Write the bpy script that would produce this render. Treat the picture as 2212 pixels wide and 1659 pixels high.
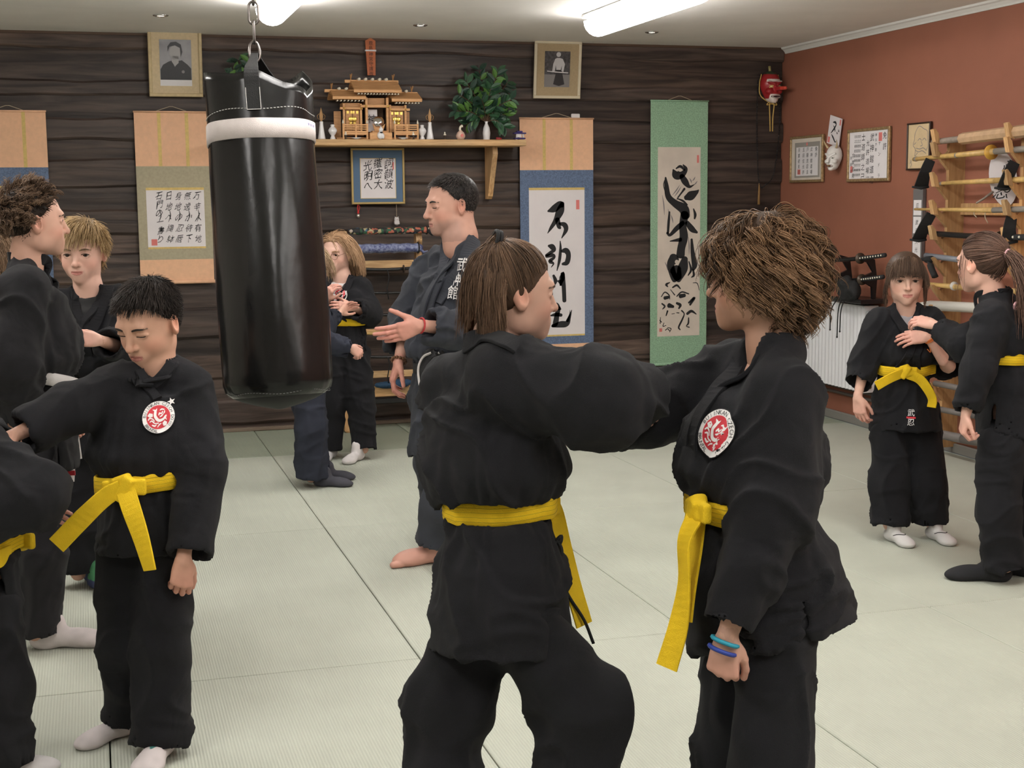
import bpy, bmesh, math, random
import numpy as np
from mathutils import Vector, Matrix
from mathutils.bvhtree import BVHTree

for o in list(bpy.data.objects):
    bpy.data.objects.remove(o)
SC = bpy.context.scene
COL = SC.collection
random.seed(7)
RNG = np.random.default_rng(7)

# ---------------------------------------------------------------- camera
F, PITCH, ROLL, YAW, EYE = 3080.0, .12795, -.00949, .28519, 1.55
FW = np.array([math.sin(YAW) * math.cos(PITCH), math.cos(YAW) * math.cos(PITCH), -math.sin(PITCH)])
_r = np.array([math.cos(YAW), -math.sin(YAW), 0.0])
_u = np.cross(_r, FW)
RT = math.cos(ROLL) * _r + math.sin(ROLL) * _u
UP = -math.sin(ROLL) * _r + math.cos(ROLL) * _u
CAM = np.array([0, 0, EYE])
cd = bpy.data.cameras.new('camera')
cd.sensor_fit = 'HORIZONTAL'
cd.sensor_width = 36.0
cd.lens = F / 2212 * 36.0
cam = bpy.data.objects.new('camera', cd)
cam.matrix_world = Matrix(((RT[0], UP[0], -FW[0], 0), (RT[1], UP[1], -FW[1], 0), (RT[2], UP[2], -FW[2], EYE), (0, 0, 0, 1)))
COL.objects.link(cam)
SC.camera = cam

# ---------------------------------------------------------------- world, exposure
SC.view_settings.view_transform = 'Standard'
SC.view_settings.look = 'None'
SC.view_settings.gamma = 1.0
SC.view_settings.use_curve_mapping = False
SC.view_settings.exposure = 0.0
w = bpy.data.worlds.new('world')
SC.world = w
w.use_nodes = True
w.node_tree.nodes['Background'].inputs[0].default_value = (.6, .65, .7, 1)
w.node_tree.nodes['Background'].inputs[1].default_value = .25
try:
    SC.cycles.max_bounces = 5; SC.cycles.diffuse_bounces = 3; SC.cycles.glossy_bounces = 2; SC.cycles.transmission_bounces = 2
except AttributeError:
    pass
LAMP_POWER = 26.5        # emission of the ceiling tubes

# ---------------------------------------------------------------- geometry of the view: a pixel's ray met with a plane of the room
def ray(x, y):
    return FW + (x - 1106.0) / F * RT - (y - 829.5) / F * UP
def atY(x, y, Y):
    v = ray(x, y); return CAM + v * (Y / v[1])
def atX(x, y, X):
    v = ray(x, y); return CAM + v * (X / v[0])
def atZ(x, y, Z=0.0):
    v = ray(x, y); return CAM + v * ((Z - EYE) / v[2])
def atD(x, y, d):
    return CAM + ray(x, y) * d

WY, WX, CZ = 9.79, 5.0, 2.652     # back wall, right wall, ceiling

# ---------------------------------------------------------------- materials
MATS = {}
def nt(name):
    m = bpy.data.materials.new(name); m.use_nodes = True
    t = m.node_tree; b = t.nodes['Principled BSDF']
    return m, t, b
def mat(name, col, rough=.6, metal=0.0, var=0.0, scale=20.0, bump=0.0, bscale=200.0, sheen=0.0, emit=0.0, spec=.5, stretch=(1, 1, 1), sss=0.0, coat=0.0, col2=None, detail=4, trans=0):
    """plain procedural material: base colour broken up by noise, optional fine bump"""
    if name in MATS: return MATS[name]
    m, t, b = nt(name); N = t.nodes; L = t.links
    c = (*col, 1)
    b.inputs['Base Color'].default_value = c
    b.inputs['Roughness'].default_value = rough
    b.inputs['Metallic'].default_value = metal
    b.inputs['Specular IOR Level'].default_value = spec
    if sheen: b.inputs['Sheen Weight'].default_value = sheen; b.inputs['Sheen Roughness'].default_value = .6
    if coat: b.inputs['Coat Weight'].default_value = coat; b.inputs['Coat Roughness'].default_value = .12
    if trans: b.inputs['Transmission Weight'].default_value = trans
    if sss:
        b.inputs['Subsurface Weight'].default_value = sss
        b.inputs['Subsurface Radius'].default_value = (.010, .004, .002)
        b.inputs['Subsurface Scale'].default_value = 1.0
    if emit:
        b.inputs['Emission Color'].default_value = c; b.inputs['Emission Strength'].default_value = emit
    if var or bump:
        tc = N.new('ShaderNodeTexCoord'); mp = N.new('ShaderNodeMapping')
        mp.inputs['Scale'].default_value = stretch
        L.new(tc.outputs['Object'], mp.inputs['Vector'])
    if var:
        n = N.new('ShaderNodeTexNoise'); n.inputs['Scale'].default_value = scale; n.inputs['Detail'].default_value = detail
        L.new(mp.outputs[0], n.inputs['Vector'])
        r = N.new('ShaderNodeValToRGB')
        lo = col2 if col2 else tuple(max(0, k * (1 - var)) for k in col)
        hi = col if col2 else tuple(min(1, k * (1 + var)) for k in col)
        r.color_ramp.elements[0].position = .3; r.color_ramp.elements[1].position = .7
        r.color_ramp.elements[0].color = (*lo, 1); r.color_ramp.elements[1].color = (*hi, 1)
        L.new(n.outputs['Fac'], r.inputs[0]); L.new(r.outputs[0], b.inputs['Base Color'])
    if bump:
        n2 = N.new('ShaderNodeTexNoise'); n2.inputs['Scale'].default_value = bscale; n2.inputs['Detail'].default_value = 3
        L.new(mp.outputs[0], n2.inputs['Vector'])
        bp = N.new('ShaderNodeBump'); bp.inputs['Strength'].default_value = bump; bp.inputs['Distance'].default_value = .004
        L.new(n2.outputs['Fac'], bp.inputs['Height']); L.new(bp.outputs[0], b.inputs['Normal'])
    MATS[name] = m
    return m
def wood(name, dark, light, grain=(1, 30, 30), scale=3.0, rough=.55, bump=.3, knots=True, rnd=True, spec=.4, vary=0.0):
    """wood: stretched noise grain plus rings around knots; colour only"""
    if name in MATS: return MATS[name]
    m, t, b = nt(name); N = t.nodes; L = t.links
    b.inputs['Roughness'].default_value = rough; b.inputs['Specular IOR Level'].default_value = spec
    tc = N.new('ShaderNodeTexCoord'); oi = N.new('ShaderNodeObjectInfo')
    ad = N.new('ShaderNodeVectorMath'); ad.operation = 'MULTIPLY_ADD'
    L.new(oi.outputs['Random'], ad.inputs[0]); ad.inputs[1].default_value = (37, 11, 53) if rnd else (0, 0, 0); L.new(tc.outputs['Object'], ad.inputs[2])
    mp = N.new('ShaderNodeMapping'); mp.inputs['Scale'].default_value = grain; L.new(ad.outputs[0], mp.inputs[0])
    n = N.new('ShaderNodeTexNoise'); n.inputs['Scale'].default_value = scale; n.inputs['Detail'].default_value = 6; n.inputs['Distortion'].default_value = .6
    L.new(mp.outputs[0], n.inputs[0])
    r = N.new('ShaderNodeValToRGB'); r.color_ramp.elements[0].position = .33; r.color_ramp.elements[1].position = .72
    r.color_ramp.elements[0].color = (*dark, 1); r.color_ramp.elements[1].color = (*light, 1)
    L.new(n.outputs['Fac'], r.inputs[0])
    out = r.outputs[0]
    if knots:
        mp2 = N.new('ShaderNodeMapping'); mp2.inputs['Scale'].default_value = tuple(.35 * g ** .35 for g in grain); L.new(ad.outputs[0], mp2.inputs[0])
        v = N.new('ShaderNodeTexNoise'); v.inputs['Scale'].default_value = scale * .8; v.inputs['Detail'].default_value = 2; L.new(mp2.outputs[0], v.inputs[0])
        r2 = N.new('ShaderNodeValToRGB'); r2.color_ramp.elements[0].position = .45; r2.color_ramp.elements[1].position = .75
        r2.color_ramp.elements[0].color = (1, 1, 1, 1); r2.color_ramp.elements[1].color = (1.7, 1.55, 1.35, 1)
        L.new(v.outputs['Fac'], r2.inputs[0])
        mx = N.new('ShaderNodeMix'); mx.data_type = 'RGBA'; mx.blend_type = 'MULTIPLY'; mx.inputs['Factor'].default_value = 1.0
        L.new(out, mx.inputs[6]); L.new(r2.outputs[0], mx.inputs[7]); out = mx.outputs[2]
    if vary:
        hv = N.new('ShaderNodeHueSaturation'); mr = N.new('ShaderNodeMapRange'); mr.inputs['To Min'].default_value = 1 - vary; mr.inputs['To Max'].default_value = 1 + vary
        L.new(oi.outputs['Random'], mr.inputs['Value']); L.new(mr.outputs[0], hv.inputs['Value']); L.new(out, hv.inputs['Color']); out = hv.outputs[0]
    L.new(out, b.inputs['Base Color'])
    bp = N.new('ShaderNodeBump'); bp.inputs['Strength'].default_value = bump; bp.inputs['Distance'].default_value = .004
    L.new(n.outputs['Fac'], bp.inputs['Height']); L.new(bp.outputs[0], b.inputs['Normal'])
    MATS[name] = m
    return m
def colattr(name, rough=.6, sss=0.0, sheen=0.0, bump=0.0, bscale=300.0, spec=.5, aniso=False):
    """colour comes from the mesh's own colour attribute 'Col'"""
    if name in MATS: return MATS[name]
    m, t, b = nt(name); N = t.nodes; L = t.links
    a = N.new('ShaderNodeAttribute'); a.attribute_name = 'Col'
    L.new(a.outputs['Color'], b.inputs['Base Color'])
    b.inputs['Roughness'].default_value = rough; b.inputs['Specular IOR Level'].default_value = spec
    if sss:
        b.inputs['Subsurface Weight'].default_value = sss; b.inputs['Subsurface Radius'].default_value = (.010, .004, .002); b.inputs['Subsurface Scale'].default_value = 1
    if sheen: b.inputs['Sheen Weight'].default_value = sheen
    if bump:
        tc = N.new('ShaderNodeTexCoord'); n2 = N.new('ShaderNodeTexNoise'); n2.inputs['Scale'].default_value = bscale
        L.new(tc.outputs['Object'], n2.inputs[0]); bp = N.new('ShaderNodeBump'); bp.inputs['Strength'].default_value = bump; bp.inputs['Distance'].default_value = .003
        L.new(n2.outputs['Fac'], bp.inputs['Height']); L.new(bp.outputs[0], b.inputs['Normal'])
    MATS[name] = m
    return m

# ---------------------------------------------------------------- objects
def link(o, parent=None):
    COL.objects.link(o)
    if parent is not None:
        o.parent = parent
        o.matrix_parent_inverse = parent.matrix_basis.inverted()
    return o
def tag(o, label=None, cat=None, group=None, kind=None):
    if label: o['label'] = label
    if cat: o['category'] = cat
    if group: o['group'] = group
    if kind: o['kind'] = kind
    return o
def empty(name, loc, label=None, cat=None, group=None, rz=0.0):
    o = bpy.data.objects.new(name, None); o.empty_display_size = .05
    o.location = tuple(loc); o.rotation_euler = (0, 0, rz)
    COL.objects.link(o)
    return tag(o, label, cat, group)
def addmesh(name, V, Fs, material, parent=None, smooth=False, cols=None, mi=None):
    """world-space vertices -> one mesh object; origin stays at the world origin"""
    me = bpy.data.meshes.new(name)
    me.from_pydata([tuple(map(float, v)) for v in V] if not isinstance(V, np.ndarray) else V.tolist(), [], Fs if isinstance(Fs, list) else Fs.tolist())
    for m in (material if isinstance(material, (list, tuple)) else [material]):
        me.materials.append(m)
    if mi is not None: me.polygons.foreach_set('material_index', np.asarray(mi, dtype=np.int32))
    if smooth: me.polygons.foreach_set('use_smooth', np.ones(len(me.polygons), dtype=bool))
    if cols is not None:
        a = me.color_attributes.new('Col', 'FLOAT_COLOR', 'POINT')
        c = np.ones((len(me.vertices), 4), dtype=np.float32); c[:, :3] = cols
        a.data.foreach_set('color', c.ravel())
    me.update()
    o = bpy.data.objects.new(name, me)
    return link(o, parent)
class MB:
    """collects shapes of ONE part, then builds it as one mesh"""
    def __init__(s): s.v = []; s.f = []; s.m = []; s.cm = 0
    def add(s, V, Fs):
        k = len(s.v); s.v += [tuple(map(float, p)) for p in V]; s.f += [tuple(i + k for i in f) for f in Fs]; s.m += [s.cm] * len(Fs)
        return s
    def box(s, c, d, M=None, bev=0.0):
        x, y, z = d[0] / 2, d[1] / 2, d[2] / 2
        if bev <= 0:
            P = [(-x, -y, -z), (x, -y, -z), (x, y, -z), (-x, y, -z), (-x, -y, z), (x, -y, z), (x, y, z), (-x, y, z)]
            Q = [(0, 3, 2, 1), (4, 5, 6, 7), (0, 1, 5, 4), (1, 2, 6, 5), (2, 3, 7, 6), (3, 0, 4, 7)]
        else:
            b = min(bev, x * .9, y * .9, z * .9); P = []; Q = []
            for sz in (-1, 1):
                for (ix, iy, iz) in ((b, 0, 0), (0, b, 0)) if False else ((0, 0, b), (b, b, 0)):
                    P += [(-x + ix, -y + iy, sz * (z - iz)), (x - ix, -y + iy, sz * (z - iz)), (x - ix, y - iy, sz * (z - iz)), (-x + ix, y - iy, sz * (z - iz))]
            lo, lc, hi, hc = 0, 4, 8, 12
            Q = [(7, 6, 5, 4), (12, 13, 14, 15)]
            for a, bb in ((lc, lo), (lo, hi), (hi, hc)):
                for i in range(4): j = (i + 1) % 4; Q.append((a + i, a + j, bb + j, bb + i))
        if M is not None: P = [M @ Vector(p) for p in P]
        return s.add([(p[0] + c[0], p[1] + c[1], p[2] + c[2]) for p in P], Q)
    def tube(s, pts, r, n=8, cap=True, flat=None):
        pts = [np.asarray(p, float) for p in pts]; R = r if hasattr(r, '__len__') else [r] * len(pts)
        k = len(pts); V = []; up = None
        for i, p in enumerate(pts):
            t = pts[min(i + 1, k - 1)] - pts[max(i - 1, 0)]; t = t / (np.linalg.norm(t) + 1e-12)
            if up is None:
                up = np.array([0, 0, 1.]) if abs(t[2]) < .9 else np.array([1., 0, 0])
            up = up - t * (up @ t); up /= np.linalg.norm(up) + 1e-12
            b = np.cross(t, up)
            for j in range(n):
                a = 2 * math.pi * j / n
                V.append(p + R[i] * (math.cos(a) * up * (flat or 1) + math.sin(a) * b))
        Q = [(i * n + j, i * n + (j + 1) % n, (i + 1) * n + (j + 1) % n, (i + 1) * n + j) for i in range(k - 1) for j in range(n)]
        if cap: Q += [tuple(range(n - 1, -1, -1)), tuple((k - 1) * n + j for j in range(n))]
        return s.add(V, Q)
    def lathe(s, c, prof, n=16, M=None):
        V = []; k = len(prof)
        for (r, z) in prof:
            for j in range(n):
                a = 2 * math.pi * j / n; p = Vector((r * math.cos(a), r * math.sin(a), z))
                if M is not None: p = M @ p
                V.append((p[0] + c[0], p[1] + c[1], p[2] + c[2]))
        Q = [(i * n + j, i * n + (j + 1) % n, (i + 1) * n + (j + 1) % n, (i + 1) * n + j) for i in range(k - 1) for j in range(n)]
        Q += [tuple(range(n - 1, -1, -1)), tuple((k - 1) * n + j for j in range(n))]
        return s.add(V, Q)
    def prism(s, poly, o, ax, ay, t0, t1):
        """polygon (2-D) in the plane o+ax*u+ay*v, extruded along ax x ay from t0 to t1"""
        o, ax, ay = (np.asarray(q, float) for q in (o, ax, ay)); nn = np.cross(ax, ay); n = len(poly)
        V = [o + ax * a + ay * b + nn * t0 for a, b in poly] + [o + ax * a + ay * b + nn * t1 for a, b in poly]
        Q = [tuple(range(n - 1, -1, -1)), tuple(range(n, 2 * n))] + [(i, (i + 1) % n, n + (i + 1) % n, n + i) for i in range(n)]
        return s.add(V, Q)
    def ball(s, c, r, n=10, m=7):
        prof = [(max(1e-4, math.sin(math.pi * i / m)), -math.cos(math.pi * i / m)) for i in range(m + 1)]
        rr = r if hasattr(r, '__len__') else (r, r, r)
        V = []
        for (q, z) in prof:
            for j in range(n):
                a = 2 * math.pi * j / n; V.append((c[0] + q * math.cos(a) * rr[0], c[1] + q * math.sin(a) * rr[1], c[2] + z * rr[2]))
        Q = [(i * n + j, i * n + (j + 1) % n, (i + 1) * n + (j + 1) % n, (i + 1) * n + j) for i in range(m) for j in range(n)]
        return s.add(V, Q)
    def build(s, name, material, parent=None, smooth=False):
        return addmesh(name, s.v, s.f, material, parent, smooth, mi=s.m if isinstance(material, (list, tuple)) else None)
def noise1(x, seed=0):
    """smooth 1-D value noise, -1..1"""
    x = np.asarray(x, float); i = np.floor(x).astype(int); f = x - i; f = f * f * (3 - 2 * f)
    def h(k): return np.modf(np.abs(np.sin(k * 127.1 + seed * 311.7) * 43758.5453))[0] * 2 - 1
    return h(i) * (1 - f) + h(i + 1) * f
def crom(P, k=8):
    """Catmull-Rom through the rows of P"""
    P = np.asarray(P, float)
    if len(P) < 3: 
        t = np.linspace(0, 1, k + 1)[:, None]; return P[0] * (1 - t) + P[-1] * t
    Q = np.vstack([2 * P[0] - P[1], P, 2 * P[-1] - P[-2]]); out = []
    for i in range(1, len(Q) - 2):
        for j in range(k):
            t = j / k; a, b, c, d = Q[i - 1], Q[i], Q[i + 1], Q[i + 2]
            out.append(.5 * (2 * b + (c - a) * t + (2 * a - 5 * b + 4 * c - d) * t * t + (3 * b - a - 3 * c + d) * t ** 3))
    out.append(P[-1]); return np.array(out)
# ================================================================ the room
m_plank = wood('dark_stained_planks', (.025, .0175, .0155), (.110, .079, .066), grain=(.9, 6, 12), scale=2.0, rough=.48, bump=.8, vary=.38)
m_ceil = mat('ceiling_paint', (.88, .85, .81), .9, var=.03, scale=3, bump=.1, bscale=120)
m_terra = mat('terracotta_paint', (.29, .106, .063), .75, var=.06, scale=2.5, bump=.15, bscale=180)
m_white = mat('white_paint', (.72, .70, .66), .5)
m_wall = mat('pale_wall_paint', (.62, .58, .52), .9, var=.05, scale=2)
m_sub = mat('dark_gap', (.035, .04, .03), .9)
m_strip = mat('brown_strip', (.09, .05, .03), .6)

def matmaterial(name, col):
    m, t, b = nt(name); N = t.nodes; L = t.links
    b.inputs['Roughness'].default_value = .62; b.inputs['Specular IOR Level'].default_value = .35
    tc = N.new('ShaderNodeTexCoord')
    n = N.new('ShaderNodeTexNoise'); n.inputs['Scale'].default_value = 2.3; n.inputs['Detail'].default_value = 5; L.new(tc.outputs['Object'], n.inputs[0])
    oi = N.new('ShaderNodeObjectInfo')
    r = N.new('ShaderNodeValToRGB'); r.color_ramp.elements[0].position = .3; r.color_ramp.elements[1].position = .75
    r.color_ramp.elements[0].color = (*[k * .92 for k in col], 1); r.color_ramp.elements[1].color = (*[k * 1.05 for k in col], 1)
    L.new(n.outputs['Fac'], r.inputs[0])
    # woven ribs of the mat cover, running along its length
    wv = N.new('ShaderNodeTexWave'); wv.wave_type = 'BANDS'; wv.bands_direction = 'X'; wv.inputs['Scale'].default_value = 34; wv.inputs['Distortion'].default_value = .25
    wv.inputs['Detail'].default_value = 1; L.new(tc.outputs['Object'], wv.inputs[0])
    wy = N.new('ShaderNodeTexWave'); wy.bands_direction = 'Y'; wy.inputs['Scale'].default_value = 60; L.new(tc.outputs['Object'], wy.inputs[0])
    sm = N.new('ShaderNodeMath'); sm.operation = 'MULTIPLY_ADD'; L.new(wy.outputs['Fac'], sm.inputs[0]); sm.inputs[1].default_value = .35; L.new(wv.outputs['Fac'], sm.inputs[2])
    bp = N.new('ShaderNodeBump'); bp.inputs['Strength'].default_value = .5; bp.inputs['Distance'].default_value = .002
    L.new(sm.outputs[0], bp.inputs['Height']); L.new(bp.outputs[0], b.inputs['Normal'])
    rr = N.new('ShaderNodeValToRGB'); rr.color_ramp.elements[0].color = (.90, .90, .90, 1); rr.color_ramp.elements[1].color = (1.03, 1.03, 1.03, 1); L.new(wv.outputs['Fac'], rr.inputs[0])
    mx = N.new('ShaderNodeMix'); mx.data_type = 'RGBA'; mx.blend_type = 'MULTIPLY'; mx.inputs['Factor'].default_value = 1; L.new(r.outputs[0], mx.inputs[6]); L.new(rr.outputs[0], mx.inputs[7])
    L.new(mx.outputs[2], b.inputs['Base Color'])
    return m
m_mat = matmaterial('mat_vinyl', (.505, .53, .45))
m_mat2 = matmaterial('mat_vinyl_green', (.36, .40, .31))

XL, YF = -3.02, -2.7     # left wall and the wall behind the camera (out of view)
fl = tag(MB().box(((XL + WX) / 2, (YF + WY) / 2, -.075), (WX - XL + .2, WY - YF + .2, .07)).build('floor', m_sub), kind='structure')
XS = [-3.02, -2.02, -1.015, -.012, 1.018, 2.008, 3.004, 4.0, 4.985]
YS = [-2.7, -1.53, .52, 2.57, 4.62, 6.68, 8.74, 9.77]
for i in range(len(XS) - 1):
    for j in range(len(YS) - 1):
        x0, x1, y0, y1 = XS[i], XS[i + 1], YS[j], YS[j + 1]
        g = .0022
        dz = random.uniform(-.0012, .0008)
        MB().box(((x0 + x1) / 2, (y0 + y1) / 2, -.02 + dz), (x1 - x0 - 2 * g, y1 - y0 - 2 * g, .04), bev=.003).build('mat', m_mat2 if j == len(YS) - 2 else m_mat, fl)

wb = tag(MB().box(((XL + WX) / 2, WY + .10, CZ / 2), (WX - XL + .2, .1, CZ)).build('wall_back', m_sub), kind='structure')
edges = [-.03, .06, .20, .375, .515, .658, .834, 1.043, 1.221, 1.364, 1.507, 1.677, 1.829, 1.973, 2.098, 2.261, 2.343, 2.56, 2.652]
for i in range(len(edges) - 1):
    a, b = edges[i], edges[i + 1]
    proud = (.030 if i % 4 == 1 else .020) if i % 2 else 0.0
    n = 150; xs = np.linspace(XL, WX - .005, n)
    amp = .017 if proud else .005
    def wob(s): 
        k = noise1(xs * 1.7, s) * .6 + noise1(xs * 4.3, s + 5) * .3 + noise1(xs * 11, s + 9) * .12
        return k * amp
    zt = b + (wob(i * 3 + 1) + .010 if proud else .012) + 0 * xs
    zb = a - (wob(i * 3 + 2) + .010 if proud else .012) + 0 * xs
    if i == len(edges) - 2: zt = np.full(n, CZ)
    if i == 0: zb = np.full(n, -.035)
    yf = WY + .024 - proud
    ed = .012 if proud else .002
    rows = [(zb, WY + .06), (zb, yf + ed), (zb + .014, yf), ((zb + zt) / 2, yf - .0015 + .002 * noise1(xs * 3, i)), (zt - .014, yf), (zt, yf + ed), (zt, WY + .06)]
    V = []
    for z, y in rows:
        V += [(xs[k], (y if np.isscalar(y) else y[k]), z[k]) for k in range(n)]
    Q = [(r * n + k, r * n + k + 1, (r + 1) * n + k + 1, (r + 1) * n + k) for r in range(len(rows) - 1) for k in range(n - 1)]
    addmesh('plank', V, Q, m_plank, wb)
# thin strip where the boards meet the ceiling
tag(MB().box(((XL + WX) / 2, WY - .012, CZ - .008), (WX - XL, .024, .016)).build('trim_1', m_strip), kind='structure')

tag(MB().box((WX + .05, (YF + WY) / 2, CZ / 2), (.1, WY - YF + .3, CZ)).build('wall_right', m_terra), kind='structure')
# the sawn ends of the boards stand proud of the painted wall at the corner
tag(MB().box((XL - .05, (YF + WY) / 2, CZ / 2), (.1, WY - YF + .3, CZ)).build('wall_left', m_wall), kind='structure')
tag(MB().box(((XL + WX) / 2, YF - .05, CZ / 2), (WX - XL + .2, .1, CZ)).build('wall_front', m_wall), kind='structure')
tag(MB().box(((XL + WX) / 2, (YF + WY) / 2, CZ + .05), (WX - XL + .3, WY - YF + .3, .1)).build('ceiling', m_ceil), kind='structure')
tr = MB().prism([(0, 0), (-.045, 0), (-.04, -.012), (-.028, -.018), (-.014, -.034), (-.010, -.045), (0, -.045)], (WX, YF, CZ), (1, 0, 0), (0, 0, 1), 0, -(WY - YF) + .03)
tag(tr.build('trim_2', m_white), kind='structure')
tag(MB().box((WX - .012, (YF + WY) / 2, .03), (.024, WY - YF - .03, .06), bev=.006).build('baseboard_right', mat('grey_plinth', (.22, .21, .19), .6)), kind='structure')
tag(MB().box(((XL + WX) / 2, WY - .012, .012), (WX - XL, .05, .024), bev=.004).build('baseboard_back', mat('plinth_strip', (.20, .15, .11), .6)), kind='structure')

# ---------------------------------------------------------------- ceiling lamps
m_tube = mat('lamp_diffuser', (1.0, .97, .935), .4, emit=LAMP_POWER)
m_lampbase = mat('lamp_housing', (.75, .75, .75), .4)
def ceiling_lamp(x, y1, label, L=1.55):
    t = empty('ceiling_lamp', (x, y1 - L / 2, CZ), label, 'lamp', 'ceiling tube lamps')
    MB().box((x, y1 - L / 2, CZ - .012), (.19, L - .02, .024), bev=.006).build('housing', m_lampbase, t)
    # rounded acrylic diffuser
    pr = [(.09 * math.cos(a), -.088 * math.sin(a) - .022) for a in np.linspace(0, math.pi, 11)]
    ys = [y1, y1 - .012, y1 - .04, y1 - L + .04, y1 - L + .012, y1 - L]; sc_ = [.5, .86, 1, 1, .86, .5]
    V = [(x + px * s, y, CZ - .02 + pz * s) for y, s in zip(ys, sc_) for px, pz in pr]; n = 11
    Q = [(i * n + j, i * n + j + 1, (i + 1) * n + j + 1, (i + 1) * n + j) for i in range(5) for j in range(n - 1)] + [tuple(range(n)), tuple(range(5 * n + n - 1, 5 * n - 1, -1))]
    addmesh('diffuser', V, Q, m_tube, t, True)
    return t
ceiling_lamp(1.02, 8.17, 'glowing tube lamp on the ceiling behind the punching bag chain')
ceiling_lamp(2.98, 8.30, 'glowing tube lamp on the ceiling nearest the terracotta wall')
for (x, y) in ((1.02, 4.9), (2.98, 4.9), (1.02, 1.6), (2.98, 1.6), (-1.1, 6.5), (-1.1, 3.2), (4.3, 1.6)):  # further lamps out of view, added to light the room
    ceiling_lamp(x, y, 'tube lamp on the ceiling beyond the upper picture edge')

m_chrome = mat('chrome', (.7, .7, .7), .12, metal=1)
m_bulb = mat('spot_bulb', (1, .93, .8), .4, emit=3.0)
for (px, py), lb in (((347, 33), 'recessed ceiling spot above the framed portrait by the punching bag'), ((908, 54), 'recessed ceiling spot above the shelf with the little shrine'), ((1408, 69), 'recessed ceiling spot above the green hanging scroll')):
    c = atZ(px, py, CZ - .002)
    t = empty('ceiling_spot', (c[0], c[1], CZ), lb, 'spotlight', 'recessed ceiling spots')
    MB().lathe((c[0], c[1], CZ), [(.028, -.001), (.046, -.001), (.045, -.006), (.036, -.009), (.029, -.006)], 20).build('ring', m_chrome, t, True)
    MB().lathe((c[0], c[1], CZ), [(.001, -.002), (.028, -.003), (.027, -.005), (.001, -.009)], 16).build('bulb', m_bulb, t, True)
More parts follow.
